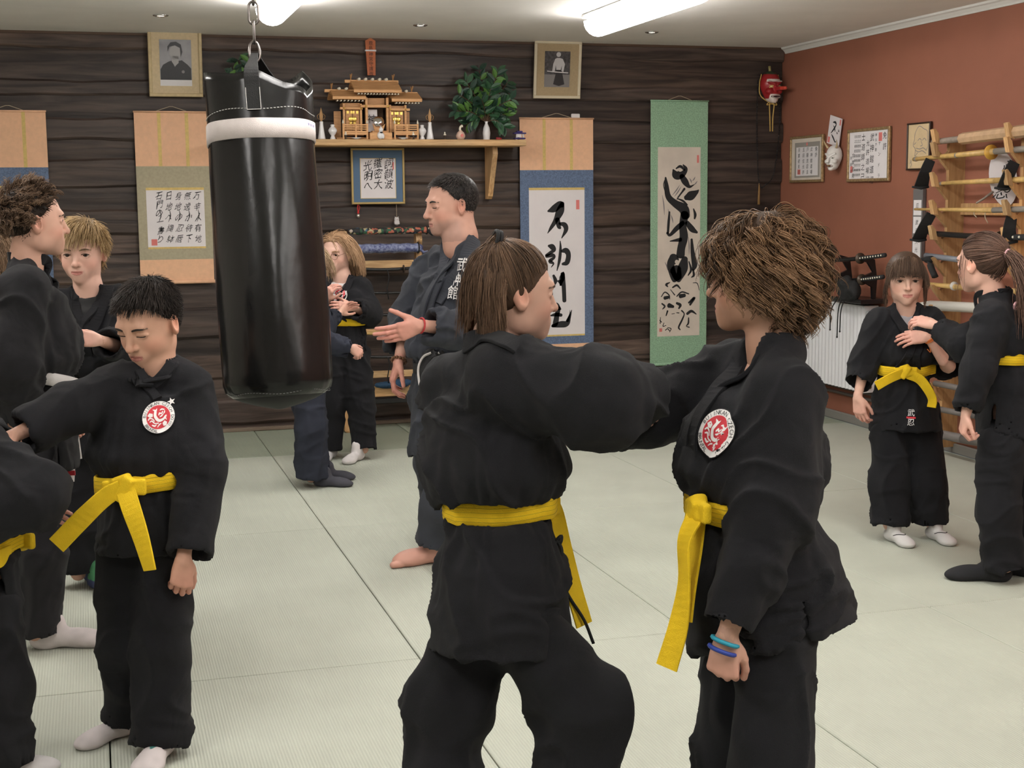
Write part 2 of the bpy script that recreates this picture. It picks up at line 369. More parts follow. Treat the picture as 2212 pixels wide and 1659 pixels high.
# ================================================================ continuous surfaces: a distance field filled with limbs, meshed once
def V3(*a): return np.array(a, float)
def unit(v): v = np.asarray(v, float); return v / (np.linalg.norm(v) + 1e-12)
class Field:
    def __init__(s, lo, hi, h):
        s.h = h; s.lo = np.asarray(lo, np.float32) - 3 * h
        s.n = np.ceil((np.asarray(hi) - s.lo) / h).astype(int) + 4
        s.d = np.full(tuple(s.n), .5, np.float32)
        s.ax = [s.lo[i] + h * np.arange(s.n[i], dtype=np.float32) for i in range(3)]
    def sub(s, lo, hi):
        a = np.clip(np.floor((np.asarray(lo) - s.lo) / s.h).astype(int), 0, s.n); b = np.clip(np.ceil((np.asarray(hi) - s.lo) / s.h).astype(int) + 1, 0, s.n)
        sl = tuple(slice(int(a[i]), int(b[i])) for i in range(3))
        return sl, s.ax[0][sl[0]][:, None, None], s.ax[1][sl[1]][None, :, None], s.ax[2][sl[2]][None, None, :]
    def put(s, fn, lo, hi, k, op):
        m = max(k, 0) + 3 * s.h + .004
        sl, X, Y, Z = s.sub(np.asarray(lo) - m, np.asarray(hi) + m)
        if any(q.start >= q.stop for q in sl): return
        e = fn(X, Y, Z); c = s.d[sl]
        if op > 0:
            if k > 0:
                t = np.clip(.5 + .5 * (c - e) / k, 0, 1); s.d[sl] = c * (1 - t) + e * t - k * t * (1 - t)
            else: s.d[sl] = np.minimum(c, e)
        else:
            if k > 0:
                e = -e; t = np.clip(.5 - .5 * (c - e) / k, 0, 1); s.d[sl] = c * (1 - t) + e * t + k * t * (1 - t)
            else: s.d[sl] = np.maximum(c, -e)
    def cone(s, a, b, ra, rb, k=.01, op=1):
        a = np.asarray(a, np.float32); b = np.asarray(b, np.float32); ba = b - a; l2 = float(ba @ ba) + 1e-12
        def fn(X, Y, Z):
            px, py, pz = X - a[0], Y - a[1], Z - a[2]
            t = np.clip((px * ba[0] + py * ba[1] + pz * ba[2]) / l2, 0, 1)
            return np.sqrt((px - ba[0] * t) ** 2 + (py - ba[1] * t) ** 2 + (pz - ba[2] * t) ** 2) - (ra + (rb - ra) * t)
        r = max(ra, rb); s.put(fn, np.minimum(a, b) - r, np.maximum(a, b) + r, k, op)
    def chain(s, P, R, k=.01, op=1):
        for i in range(len(P) - 1): s.cone(P[i], P[i + 1], R[i], R[i + 1], k, op)
    def ell(s, c, r, M=None, k=.01, op=1):
        """ellipsoid; M rows are its axes"""
        c = np.asarray(c, np.float32); r = np.asarray(r, float); M = np.eye(3) if M is None else np.asarray(M, float)
        def fn(X, Y, Z):
            px, py, pz = X - c[0], Y - c[1], Z - c[2]
            q = [(M[i][0] * px + M[i][1] * py + M[i][2] * pz) for i in range(3)]
            k0 = np.sqrt((q[0] / r[0]) ** 2 + (q[1] / r[1]) ** 2 + (q[2] / r[2]) ** 2) + 1e-6
            k1 = np.sqrt((q[0] / r[0] ** 2) ** 2 + (q[1] / r[1] ** 2) ** 2 + (q[2] / r[2] ** 2) ** 2) + 1e-6
            return k0 * (k0 - 1) / k1
        R = float(max(r)); s.put(fn, c - R, c + R, k, op)
    def frust(s, a, b, u, ra, rb, k=.01, op=1, rnd=0.0):
        """elliptic frustum with flat ends; ra, rb = (radius along u, radius across u)"""
        a = np.asarray(a, np.float32); b = np.asarray(b, np.float32); ba = b - a; L = float(np.linalg.norm(ba)); w = ba / L
        u = np.asarray(u, float); u = unit(u - w * (u @ w)); v = np.cross(w, u)
        def fn(X, Y, Z):
            px, py, pz = X - a[0], Y - a[1], Z - a[2]
            t = px * w[0] + py * w[1] + pz * w[2]; q = np.clip(t / L, 0, 1)
            eu = px * u[0] + py * u[1] + pz * u[2]; ev = px * v[0] + py * v[1] + pz * v[2]
            ru = ra[0] + (rb[0] - ra[0]) * q; rv = ra[1] + (rb[1] - ra[1]) * q
            k0 = np.sqrt((eu / ru) ** 2 + (ev / rv) ** 2) + 1e-6; k1 = np.sqrt((eu / ru ** 2) ** 2 + (ev / rv ** 2) ** 2) + 1e-6
            dr = k0 * (k0 - 1) / k1; da = np.abs(t - L / 2) - L / 2
            if rnd: 
                dr = dr + rnd; da = da + rnd
                return np.minimum(np.maximum(dr, da), 0) + np.sqrt(np.maximum(dr, 0) ** 2 + np.maximum(da, 0) ** 2) - rnd
            return np.maximum(dr, da)
        R = max(*ra, *rb); s.put(fn, np.minimum(a, b) - R, np.maximum(a, b) + R, k, op)
    def box(s, c, hs, M=None, rnd=0.0, k=.0, op=1):
        c = np.asarray(c, np.float32); M = np.eye(3) if M is None else np.asarray(M, float)
        def fn(X, Y, Z):
            px, py, pz = X - c[0], Y - c[1], Z - c[2]
            q = [np.abs(M[i][0] * px + M[i][1] * py + M[i][2] * pz) - hs[i] + rnd for i in range(3)]
            return np.sqrt(np.maximum(q[0], 0) ** 2 + np.maximum(q[1], 0) ** 2 + np.maximum(q[2], 0) ** 2) + np.minimum(np.maximum(q[0], np.maximum(q[1], q[2])), 0) - rnd
        R = float(np.linalg.norm(hs)); s.put(fn, c - R, c + R, k, op)
    def mesh(s):
        """surface nets"""
        d = s.d; S = d < 0; n = d.shape
        corners = [(i, j, k) for i in (0, 1) for j in (0, 1) for k in (0, 1)]
        def cs(A, c): return A[c[0]:n[0] - 1 + c[0], c[1]:n[1] - 1 + c[1], c[2]:n[2] - 1 + c[2]]
        cnt = sum(cs(S, c).astype(np.int8) for c in corners); act = (cnt > 0) & (cnt < 8)
        idx = np.argwhere(act); m = len(idx)
        D = np.stack([cs(d, c)[act] for c in corners], 1); acc = np.zeros((m, 3), np.float32); num = np.zeros(m, np.float32)
        for a in range(8):
            for b in range(a + 1, 8):
                ca, cb = np.array(corners[a]), np.array(corners[b])
                if np.abs(ca - cb).sum() != 1: continue
                da, db = D[:, a], D[:, b]; x = (da < 0) != (db < 0)
                t = np.where(x, da / np.where(x, da - db, 1), 0)
                acc += np.where(x[:, None], ca + (cb - ca) * t[:, None], 0); num += x
        P = s.lo + s.h * (idx + acc / num[:, None])
        vid = np.full(act.shape, -1, np.int64); vid[act] = np.arange(m); Q = []
        for ax in range(3):
            b, c = [(1, 2), (2, 0), (0, 1)][ax]
            A0 = [slice(None)] * 3; A1 = [slice(None)] * 3
            for q in (b, c): A0[q] = slice(1, n[q] - 1); A1[q] = slice(1, n[q] - 1)
            A0[ax] = slice(0, n[ax] - 1); A1[ax] = slice(1, n[ax])
            s0, s1 = S[tuple(A0)], S[tuple(A1)]; e = np.argwhere(s0 != s1)
            if not len(e): continue
            fl = s0[tuple(e.T)]; e = e.copy(); e[:, b] += 1; e[:, c] += 1
            def g(ob, oc):
                f = e.copy(); f[:, b] += ob; f[:, c] += oc; return vid[tuple(f.T)]
            q = np.stack([g(-1, -1), g(0, -1), g(0, 0), g(-1, 0)], 1); q[~fl] = q[~fl][:, ::-1]; Q.append(q)
        return P.astype(np.float64), np.concatenate(Q)
def hash3(i, j, k, seed):
    n = (i * 73856093) ^ (j * 19349663) ^ (k * 83492791) ^ (seed * 2654435)
    n = (n ^ (n >> 13)) * 1274126177 & 0x7fffffff
    return (n ^ (n >> 16)) % 65536 / 32768.0 - 1
def noise3(P, seed=0):
    P = np.asarray(P, float); I = np.floor(P).astype(np.int64); f = P - I; f = f * f * (3 - 2 * f); r = 0
    for a in (0, 1):
        for b in (0, 1):
            for c in (0, 1):
                w = (f[:, 0] if a else 1 - f[:, 0]) * (f[:, 1] if b else 1 - f[:, 1]) * (f[:, 2] if c else 1 - f[:, 2])
                r = r + w * hash3(I[:, 0] + a, I[:, 1] + b, I[:, 2] + c, seed)
    return r
def vnormals(P, Q):
    a = P[Q[:, 2]] - P[Q[:, 0]]; b = P[Q[:, 3]] - P[Q[:, 1]]; n = np.cross(a, b); N = np.zeros_like(P)
    for i in range(4): np.add.at(N, Q[:, i], n)
    return N / (np.linalg.norm(N, axis=1)[:, None] + 1e-12)
def relax(P, Q, it=2, w=.5):
    for _ in range(it):
        S = np.zeros_like(P); c = np.zeros(len(P))
        for i in range(4):
            for j in (1, 3):
                np.add.at(S, Q[:, i], P[Q[:, (i + j) % 4]]); np.add.at(c, Q[:, i], 1)
        P = P * (1 - w) + w * S / np.maximum(c, 1)[:, None]
    return P
def ridge(P, seed): return 1 - 2 * np.abs(noise3(P, seed))
# ================================================================ people
m_skin = colattr('skin', .5, spec=.35)
m_hair = colattr('hair', .50, spec=.22)
m_gi = mat('black_cotton', (.0098, .0099, .0125), .9, var=.18, scale=9, bump=.55, bscale=900, sheen=.03, spec=.25)
m_gi_faded = mat('faded_black_cotton', (.040, .044, .057), .9, var=.22, scale=7, bump=.55, bscale=800, sheen=.06, spec=.25)
m_gi_worn = mat('worn_black_cotton', (.0125, .012, .0145), .88, var=.22, scale=8, bump=.55, bscale=900, sheen=.05, spec=.25)
def creased(m):
    t = m.node_tree; N = t.nodes; L = t.links; bp = [q for q in N if q.type == 'BUMP'][0]
    tc = N.new('ShaderNodeTexCoord'); n = N.new('ShaderNodeTexNoise'); n.inputs['Scale'].default_value = 9; n.inputs['Detail'].default_value = 2; n.inputs['Distortion'].default_value = .8
    L.new(tc.outputs['Object'], n.inputs[0])
    r = N.new('ShaderNodeMath'); r.operation = 'SUBTRACT'; L.new(n.outputs['Fac'], r.inputs[0]); r.inputs[1].default_value = .5
    a = N.new('ShaderNodeMath'); a.operation = 'ABSOLUTE'; L.new(r.outputs[0], a.inputs[0])
    b2 = N.new('ShaderNodeBump'); b2.inputs['Strength'].default_value = .22; b2.inputs['Distance'].default_value = .03; L.new(a.outputs[0], b2.inputs['Height'])
    L.new(b2.outputs[0], bp.inputs['Normal'])
for q in (m_gi, m_gi_faded, m_gi_worn): creased(q)
m_sockw = colattr('sock_knit', .9, bump=.4, bscale=900)
m_eye = colattr('eye_surface', .12)
m_yellow = mat('yellow_cotton_belt', (.90, .60, .018), .75, var=.10, scale=14, bump=.6, bscale=500, spec=.3)
m_thread = mat('stitching', (.50, .33, .01), .8)
m_black = mat('black_cloth', (.012, .012, .013), .8, bump=.3, bscale=600)
m_whitecloth = mat('white_cloth', (.70, .67, .66), .8, var=.05, bump=.4, bscale=500)
m_red = mat('red_print', (.55, .025, .04), .7)
m_whiteprint = mat('white_print', (.85, .83, .82), .7)
m_blackprint = mat('black_print', (.012, .012, .014), .7)

SKIN = (.63, .37, .275)
def eyegrid(c, A, r):
    """eyeball with white, iris and pupil; A rows = left, forward, up"""
    n, m = 20, 16; V = []; C = []
    for i in range(m + 1):
        ph = math.pi * i / m
        for j in range(n):
            th = 2 * math.pi * j / n
            l = V3(math.sin(ph) * math.cos(th), math.cos(ph), math.sin(ph) * math.sin(th))
            V.append(c + r * (l[0] * A[0] + l[1] * A[1] + l[2] * A[2]))
            C.append((.012, .01, .01) if ph < .30 else ((.07, .045, .03) if ph < .62 else (.62, .57, .54)))
    Q = [(i * n + j, (i + 1) * n + j, (i + 1) * n + (j + 1) % n, i * n + (j + 1) % n) for i in range(m) for j in range(n)]
    return V, Q, C

class Head:
    def __init__(s, c, fwd, H, roll=0.0, jaw=1.0, nose=1.0, skin=SKIN, vox=.0028, neck=None, brow=(.05, .035, .025), eyes='open', wide=1.0, smile=0.0, lip=(.50, .20, .17)):
        s.c = np.asarray(c, float); s.k = H / .22; f = unit(fwd); l = unit(np.cross(V3(0, 0, 1), f)); u = np.cross(f, l)
        if roll: l, u = l * math.cos(roll) + u * math.sin(roll), u * math.cos(roll) - l * math.sin(roll)
        s.A = np.array([l, f, u]); s.skin = skin; s.wide = wide; s.browc = brow
        s.jaw, s.nose, s.vox, s.neck, s.eyes, s.smile, s.lip = jaw, nose, vox, neck, eyes, smile, lip
    def w(s, x, y, z): return s.c + s.k * (x * s.wide * s.A[0] + y * s.A[1] + z * s.A[2])
    def loc(s, P):
        q = ((P - s.c) / s.k) @ s.A.T; q[:, 0] /= s.wide; return q
    def build(s):
        k = s.k; w = s.w; M = s.A; j = s.jaw; e = .0
        nb = s.neck if s.neck is not None else w(0, -.03, -.17)
        P = np.array([w(sx * .1, sy * .125, sz * .125) for sx in (-1, 1) for sy in (-1, 1) for sz in (-1, 1)] + [nb - .1, nb + [.1, .1, .05]])
        f = Field(P.min(0), P.max(0), s.vox)
        E = lambda c, r, kk=.014, op=1, M_=M: f.ell(w(*c), np.array(r) * k * np.array([s.wide, 1, 1]), M_, kk * k, op)
        E((0, -.012, .027), (.075, .093, .085), 0)
        E((0, .022, -.022), (.063, .064, .076), .03)
        E((0, .034, -.062), (.050 * j, .051, .038), .025)
        E((0, .070, -.088), (.023 * j, .021, .019), .020)
        for sx in (-1, 1):
            E((sx * .034, .050, -.034), (.024, .026, .026), .02)
            E((sx * .045 * j, .004, -.062), (.016, .028, .026), .025)
        f.cone(w(-.034, .074, .021), w(.034, .074, .021), .013 * k, .013 * k, .014 * k)
        for sx in (-1, 1): E((sx * .0315, .090, .0015), (.0175, .0135, .0095), .010, -1)
        nn = s.nose
        f.cone(w(0, .084, .012), w(0, .094 + .008 * nn, -.026), .0075 * k, .0085 * k * nn, .012 * k)
        E((0, .096 + .008 * nn, -.031), (.010 * nn, .010, .009), .008)
        for sx in (-1, 1): E((sx * .0105 * nn, .090, -.034), (.0068, .009, .0065), .006)
        for sx in (-1, 1): E((sx * .0055, .097, -.041), (.0032, .0045, .004), .003, -1)
        # mouth
        E((0, .078, -.062), (.027, .014, .019), .015)
        sm = s.smile
        for a, b in ((0, .5), (.5, 1)):
            for sg in (-1, 1):
                f.cone(w(sg * .022 * a, .0915 - .010 * a * a, -.0575 - .0015 * a + sm * .006 * a), w(sg * .022 * b, .0915 - .010 * b * b, -.0575 - .0015 * b + sm * .006 * b), .0045 * k * (1 - .6 * a), .0045 * k * (1 - .6 * b), .003 * k)
                f.cone(w(sg * .018 * a, .0900 - .008 * a * a, -.0665 + sm * .005 * a), w(sg * .018 * b, .0900 - .008 * b * b, -.0665 + sm * .005 * b), .0052 * k * (1 - .5 * a), .0052 * k * (1 - .5 * b), .003 * k)
        for a, b in ((-1, -.5), (-.5, 0), (0, .5), (.5, 1)):
            f.cone(w(.023 * a, .0955 - .012 * a * a, -.0620 + sm * .006 * a * a), w(.023 * b, .0955 - .012 * b * b, -.0620 + sm * .006 * b * b), .0015 * k, .0015 * k, .002 * k, -1)
        # lids
        for sx in (-1, 1):
            arc = [(-.016, -.001), (-.008, .0062), (.002, .0075), (.010, .0055), (.0165, 0)]
            lo = [(-.015, -.003), (-.006, -.0072), (.004, -.0078), (.012, -.005), (.0165, -.0005)]
            Y = lambda q: .0803 - 7 * q * q - .30 * max(q, 0)
            for L_, r in ((arc, .0034), (lo, .0022)):
                for a, b in zip(L_[:-1], L_[1:]): f.cone(w(sx * (.0315 + a[0]), Y(a[0]), a[1]), w(sx * (.0315 + b[0]), Y(b[0]), b[1]), r * k, r * k, .003 * k)
            if s.eyes == 'down': E((sx * .0315, .0715, .0035), (.0165, .0125, .0085), .003)
        # ears
        for sx in (-1, 1):
            t = .35; Me = np.array([unit(M[0] * 1.0 + sx * -.45 * M[1]), unit(M[1] * .95 + .2 * M[2] + sx * .4 * M[0]), M[2]])
            f.ell(w(sx * .076, -.010, -.006), np.array([.0085, .019, .030]) * k, Me, .006 * k)
            f.ell(w(sx * .073, -.006, -.028), np.array([.007, .010, .012]) * k, Me, .006 * k)
            f.ell(w(sx * .0835, -.005, -.003), np.array([.0065, .011, .019]) * k, Me, .004 * k, -1)
        # neck
        r = .043 * k if j < 1.1 else .056 * k
        f.cone(w(0, -.022, -.045), nb, r, r * 1.12, .018 * k)
        f.cone(nb, nb + V3(0, 0, -.04), r * 1.12, r * 1.15, .02)
        P, Q = f.mesh(); P = relax(P, Q, 1, .35)
        q = s.loc(P); C = np.tile(np.array(s.skin), (len(P), 1))
        n = noise3(P * 60, 3)[:, None] * .04
        C = C * (1 + n)
        def blob(c, r, col, st):
            nonlocal C
            d = np.sqrt((((np.c_[np.abs(q[:, 0]), q[:, 1], q[:, 2]] - np.array(c)) / np.array(r)) ** 2).sum(1)); t = np.clip(1.3 - d, 0, 1)[:, None] * st; C = C * (1 - t) + np.array(col) * t
        sk = np.array(s.skin)
        blob((.042, .055, -.034), (.026, .04, .024), sk * [1.05, .78, .75], .6)
        blob((0, .10, -.032), (.014, .02, .013), sk * [1.05, .80, .76], .5)
        blob((.078, -.01, -.01), (.02, .03, .03), sk * [1.08, .78, .72], .6)
        lipm = ((np.abs(q[:, 0]) < .0205) & (q[:, 1] > .070) & (np.abs(q[:, 2] + .0625 - s.smile * .006 * (q[:, 0] / .022) ** 2) < (.0085) * (1 - .55 * (q[:, 0] / .022) ** 2)))
        C[lipm] = np.array(s.lip)
        s.P, s.Q, s.C = P, Q, C
        return s
    def extras(s, parent):
        for sx in (-1, 1):
            f = unit(s.A[1] + (0 if s.eyes == 'open' else -.35) * s.A[2])
            A = np.array([s.A[0], f, unit(s.A[2] - f * (s.A[2] @ f))])
            V, Q, C = eyegrid(s.w(sx * .0315, .0685, -.0005), A, .0128 * s.k)
            addmesh('eye', V, Q, m_eye, parent, True, cols=np.array(C))
        # eyebrows: short tapered arcs of hair lying on the brow
        tree = bvh(s.P, s.Q)
        for sx in (-1, 1):
            mb = MB()
            for r_ in range(3):
                pts = []
                for a, b in ((-.017, -.002), (-.008, .0005), (.003, .002), (.012, .0005), (.019, -.004)):
                    q, _n = onto(tree, s.w(sx * (.0315 + a), .14, .0200 + b + (r_ - 1) * .0016), -s.A[1], .0002)
                    if q is not None: pts.append(q)
                if len(pts) > 2:
                    c = crom(pts, 3); mb.tube(c, [s.k * .0016 * min(1, .35 + i * .3, .25 + (len(c) - 1 - i) * .16) for i in range(len(c))], 5)
            lz = (lambda a: .0058 - 22 * a * a) if s.eyes == 'open' else (lambda a: -.0035 + 10 * a * a)
            q_ = [onto(tree, s.w(sx * (.0315 + a), .14, lz(a)), -s.A[1], .0006)[0] for a in (-.013, -.008, -.003, .003, .009, .014)]; q_ = [q for q in q_ if q is not None]
            if len(q_) > 3: MB().tube(crom(q_, 3), .0013 * s.k, 5).build('eyelashes', mat('lash', (.015, .011, .010), .7), parent, True)
            if mb.v: mb.build('eyebrow', mat('brow_%02x%02x%02x' % tuple(int(k * 255) for k in s.browc), s.browc, .7), parent, True)

HL_T = np.radians([0, 35, 60, 78, 95, 115, 140, 180]); HL_Z = np.array([.074, .070, .052, .020, .006, -.035, -.058, -.062])
def scalp(head, n, rng, low=0.0):
    out = []
    c0 = V3(0, -.012, .027); R0 = V3(.077, .095, .087)
    while sum(len(o) for o in out) < n:
        d = rng.normal(size=(n * 2, 3)); d /= np.linalg.norm(d, axis=1)[:, None]; p = c0 + R0 * d
        th = np.abs(np.arctan2(p[:, 0], p[:, 1])); ok = p[:, 2] > np.interp(th, HL_T, HL_Z) + low
        out.append(p[ok])
    return np.concatenate(out)[:n]
def strands(head, roots, d0, length, steps, rng, grav=.15, lift=.0, curl=0.0, turns=2.0, rad=.0009, body=True, keep=.0, gdir=(0, 0, -1), target=None, tpull=0.0, liftfree=None, sync=.5, jit=.03):
    """hair strands in head space (left, forward, up); returns tube geometry"""
    N = len(roots); p = roots.copy(); v = d0 / (np.linalg.norm(d0, axis=1)[:, None] + 1e-9)
    L = length if hasattr(length, '__len__') else np.full(N, length)
    st = (L / steps)[:, None]; path = [p.copy()]
    c0 = V3(0, -.010, .026); R0 = V3(.079, .096, .088); c1 = V3(0, .012, -.045); R1 = V3(.066, .066, .070)
    lf = rng.uniform(.15, 1, N) * lift
    g = V3(*gdir)
    if grav is not None:
        # gravity is in world space: bring it into the head's frame
        g = head.A @ V3(*gdir)
    for i in range(steps):
        v = v + grav * g + rng.normal(size=(N, 3)) * jit
        if target is not None:
            dd = target - p; v = v + tpull * dd / (np.linalg.norm(dd, axis=1)[:, None] + 1e-6)
        v /= np.linalg.norm(v, axis=1)[:, None] + 1e-9
        p = p + v * st
        if body:
            for c, R in ((c0, R0), (c1, R1)):
                q = (p - c) / R; m = np.linalg.norm(q, axis=1); off = 1 + lf * min(1, (i + 1) / (steps * .4))
                ins = m < off
                pn = c + R * q / (m[:, None] + 1e-9) * off[:, None]
                nv = pn - path[-1]; v = np.where(ins[:, None], nv / (np.linalg.norm(nv, axis=1)[:, None] + 1e-9), v)
                p = np.where(ins[:, None], pn, p)
        path.append(p.copy())
    X = np.stack(path, 1)                                   # N, S, 3
    if curl:
        t = np.linspace(0, 1, steps + 1)
        tan = np.gradient(X, axis=1); tan /= np.linalg.norm(tan, axis=2)[:, :, None] + 1e-9
        rd = X - c0; e1 = np.cross(tan, rd); e1 /= np.linalg.norm(e1, axis=2)[:, :, None] + 1e-9; e2 = np.cross(tan, e1)
        # neighbouring strands share a phase so that they gather into locks
        ph = (rng.uniform(0, 6.28, N) if sync >= 1 else noise3(roots * 38, 11) * 3.2 * sync + rng.normal(size=N) * .35)[:, None] + turns * 2 * np.pi * t[None] * (1 + .25 * noise3(roots * 30, 5)[:, None])
        A = (curl * np.minimum(1, t * 2.2))[None] * np.minimum(1, np.linalg.norm(roots[:, :2] - V3(0, -.02, 0)[:2], axis=1) / .035)[:, None] * (1 + .4 * noise3(roots * 40, 8)[:, None])
        X = X + A[:, :, None] * (np.cos(ph)[:, :, None] * e1 + .7 * np.sin(ph)[:, :, None] * e2)
    return X
def clump(X, m, rng, spread=.008, tip=.25):
    """each guide becomes a lock of m strands that draw together towards the tip"""
    N, S, _ = X.shape; t = np.linspace(0, 1, S); o = rng.normal(size=(N, m, 1, 3)) * spread
    w = (1 - (1 - tip) * np.minimum(1, t * 1.15))[None, None, :, None]; f = 1 + .10 * rng.normal(size=(N, m, 1, 1)) * t[None, None, :, None]
    return (X[:, None, :1] + (X[:, None] - X[:, None, :1]) * f + o * w).reshape(N * m, S, 3)
def strand_mesh(head, X, rad, colA, colB, rng, tuft=30, tip=.35, sides=3):
    N, S, _ = X.shape
    W = head.c + head.k * (np.stack([X[..., 0] * head.wide, X[..., 1], X[..., 2]], -1) @ head.A)
    tan = np.gradient(W, axis=1); tan /= np.linalg.norm(tan, axis=2)[:, :, None] + 1e-9
    ref = np.array([.31, .77, .55]); e1 = np.cross(tan, ref); e1 /= np.linalg.norm(e1, axis=2)[:, :, None] + 1e-9; e2 = np.cross(tan, e1)
    t = np.linspace(0, 1, S); r = (rad * head.k * (1 - (1 - tip) * t ** 1.5))[None, :, None] * rng.uniform(.7, 1.3, (N, 1, 1))
    V = np.stack([W + r * (math.cos(a) * e1 + math.sin(a) * e2) for a in [2 * math.pi * q / sides for q in range(sides)]], 2)   # N,S,sides,3
    base = (np.arange(N) * S * sides)[:, None, None] + (np.arange(S - 1) * sides)[None, :, None]; jj = np.arange(sides)[None, None]; j2 = (jj + 1) % sides
    Q = np.stack([base + jj, base + j2, base + j2 + sides, base + jj + sides], -1).reshape(-1, 4)
    mix = np.clip(.5 + .55 * noise3(X[:, 0] * 45, 21) + .22 * rng.normal(size=N), 0, 1)
    C = np.array(colA)[None] * (1 - mix[:, None]) + np.array(colB)[None] * mix[:, None]
    C = np.repeat(C, S * sides, 0)
    return V.reshape(-1, 3), Q, C
def cap(head, thick, colr, low=0.0, vox=.0035, back=0.0):
    """the close-lying mass of hair on the scalp"""
    P = np.array([head.w(sx * .11, sy * .13, sz * .13) for sx in (-1, 1) for sy in (-1, 1) for sz in (-1, 1)])
    f = Field(P.min(0), P.max(0), vox); k = head.k
    f.ell(head.w(0, -.014, .027), np.array([(.075 + thick) * head.wide, .092 + thick, .085 + thick]) * k, head.A, 0)
    P, Q = f.mesh(); q = head.loc(P); th = np.abs(np.arctan2(q[:, 0], q[:, 1]))
    edge = q[:, 2] - (np.interp(th, HL_T, HL_Z) + low)
    # pull the rim in under the skin at the hairline
    s_ = np.clip(-(edge - .002) / .012, 0, 1)[:, None]
    c = head.w(0, -.014, .027); P = c + (P - c) * (1 - .22 * s_)
    keep = edge > -.03; m = keep[Q].all(1); Q = Q[m]
    u, inv = np.unique(Q, return_inverse=True); P = P[u]; Q = inv.reshape(-1, 4)
    return P, Q, np.tile(np.array(colr), (len(P), 1)) * (1 + .25 * noise3(P * 150, 3)[:, None])
def join(parts):
    V, Q, C, k = [], [], [], 0
    for P, q, c in parts: V.append(P); Q.append(np.asarray(q) + k); C.append(c); k += len(P)
    return np.concatenate(V), np.concatenate(Q), np.concatenate(C)

def hand(wrist, elbow, fdir, palm, side, size=.155, curl=(.5, .6, .4), spread=.07, thumb=.5, vox=.0026, skin=SKIN, fore=.10, tcurl=.5, curls=None):
    """a hand: palm, four fingers of unequal length in three phalanges, thumb from the side of the palm.
    fdir = knuckle direction, palm = where the palm faces, side = +1 when the thumb lies towards cross(fdir, palm)"""
    k = size / .17; f = unit(fdir); n = unit(palm - f * (np.asarray(palm) @ f)); t = unit(np.cross(f, n)) * side     # t: towards the thumb
    wr = np.asarray(wrist, float)
    F_ = Field(wr - size * 1.1 - .02, wr + size * 1.1 + .02, vox)
    fa = unit(wr - np.asarray(elbow))
    F_.cone(wr - fa * fore, wr - fa * .01, .026 * k, .021 * k, .01)
    F_.cone(wr - fa * .01, wr + f * .012 * k, .0205 * k, .021 * k, .01)
    mcp = [(.083, .027), (.086, .0095), (.081, -.0085), (.073, -.025)]
    ln = [(.040, .025, .019), (.044, .028, .020), (.041, .026, .019), (.032, .020, .017)]; rr = [.0090, .0092, .0088, .0079]
    for (a, b) in mcp: F_.cone(wr + f * .008 * k + t * b * .55 * k, wr + f * a * k + t * b * k, .0125 * k, .0115 * k, .010 * k)
    F_.ell(wr + f * .042 * k + n * .006 * k, np.array([.038, .030, .013]) * k, np.array([f, t, n]), .012 * k)
    for i, ((a, b), L, r) in enumerate(zip(mcp, ln, rr)):
        p = wr + f * a * k + t * b * k; ang = 0; sp = (1.5 - i) * spread
        cu = curls[i] if curls else curl
        fd = unit(f + t * sp)
        for q in range(3):
            ang += cu[q]; d = fd * math.cos(ang) + n * math.sin(ang); e = p + d * L[q] * k
            F_.cone(p, e, r * k * (1 - .07 * q), r * k * (.93 - .09 * q), .0025 * k); p = e
    # thumb
    p = wr + f * .020 * k + t * .020 * k + n * .006 * k
    d = unit(f * (.75 - .2 * thumb) + t * (.35 + .55 * thumb) + n * .35)
    F_.ell(p + d * .015 * k, np.array([.028, .016, .014]) * k, np.array([d, unit(np.cross(n, d)), unit(np.cross(d, np.cross(n, d)))]), .012 * k)
    for q, (L, r) in enumerate(((.040, .0115), (.030, .0098), (.024, .0088))):
        e = p + d * L * k; F_.cone(p, e, r * k, r * k * .92, .004 * k); p = e; d = unit(d * (1 - tcurl * .35) + (f * .55 - t * .45 + n * .25) * tcurl * .6)
    P, Q = F_.mesh(); P = relax(P, Q, 1, .3)
    C = np.tile(np.array(skin), (len(P), 1)) * (1 + .05 * noise3(P * 90, 4)[:, None])
    far = np.clip((P - wr) @ f / (.13 * k), 0, 1)[:, None]
    C = C * (1 - far * np.array([-.02, .14, .12]))
    return P, Q, C
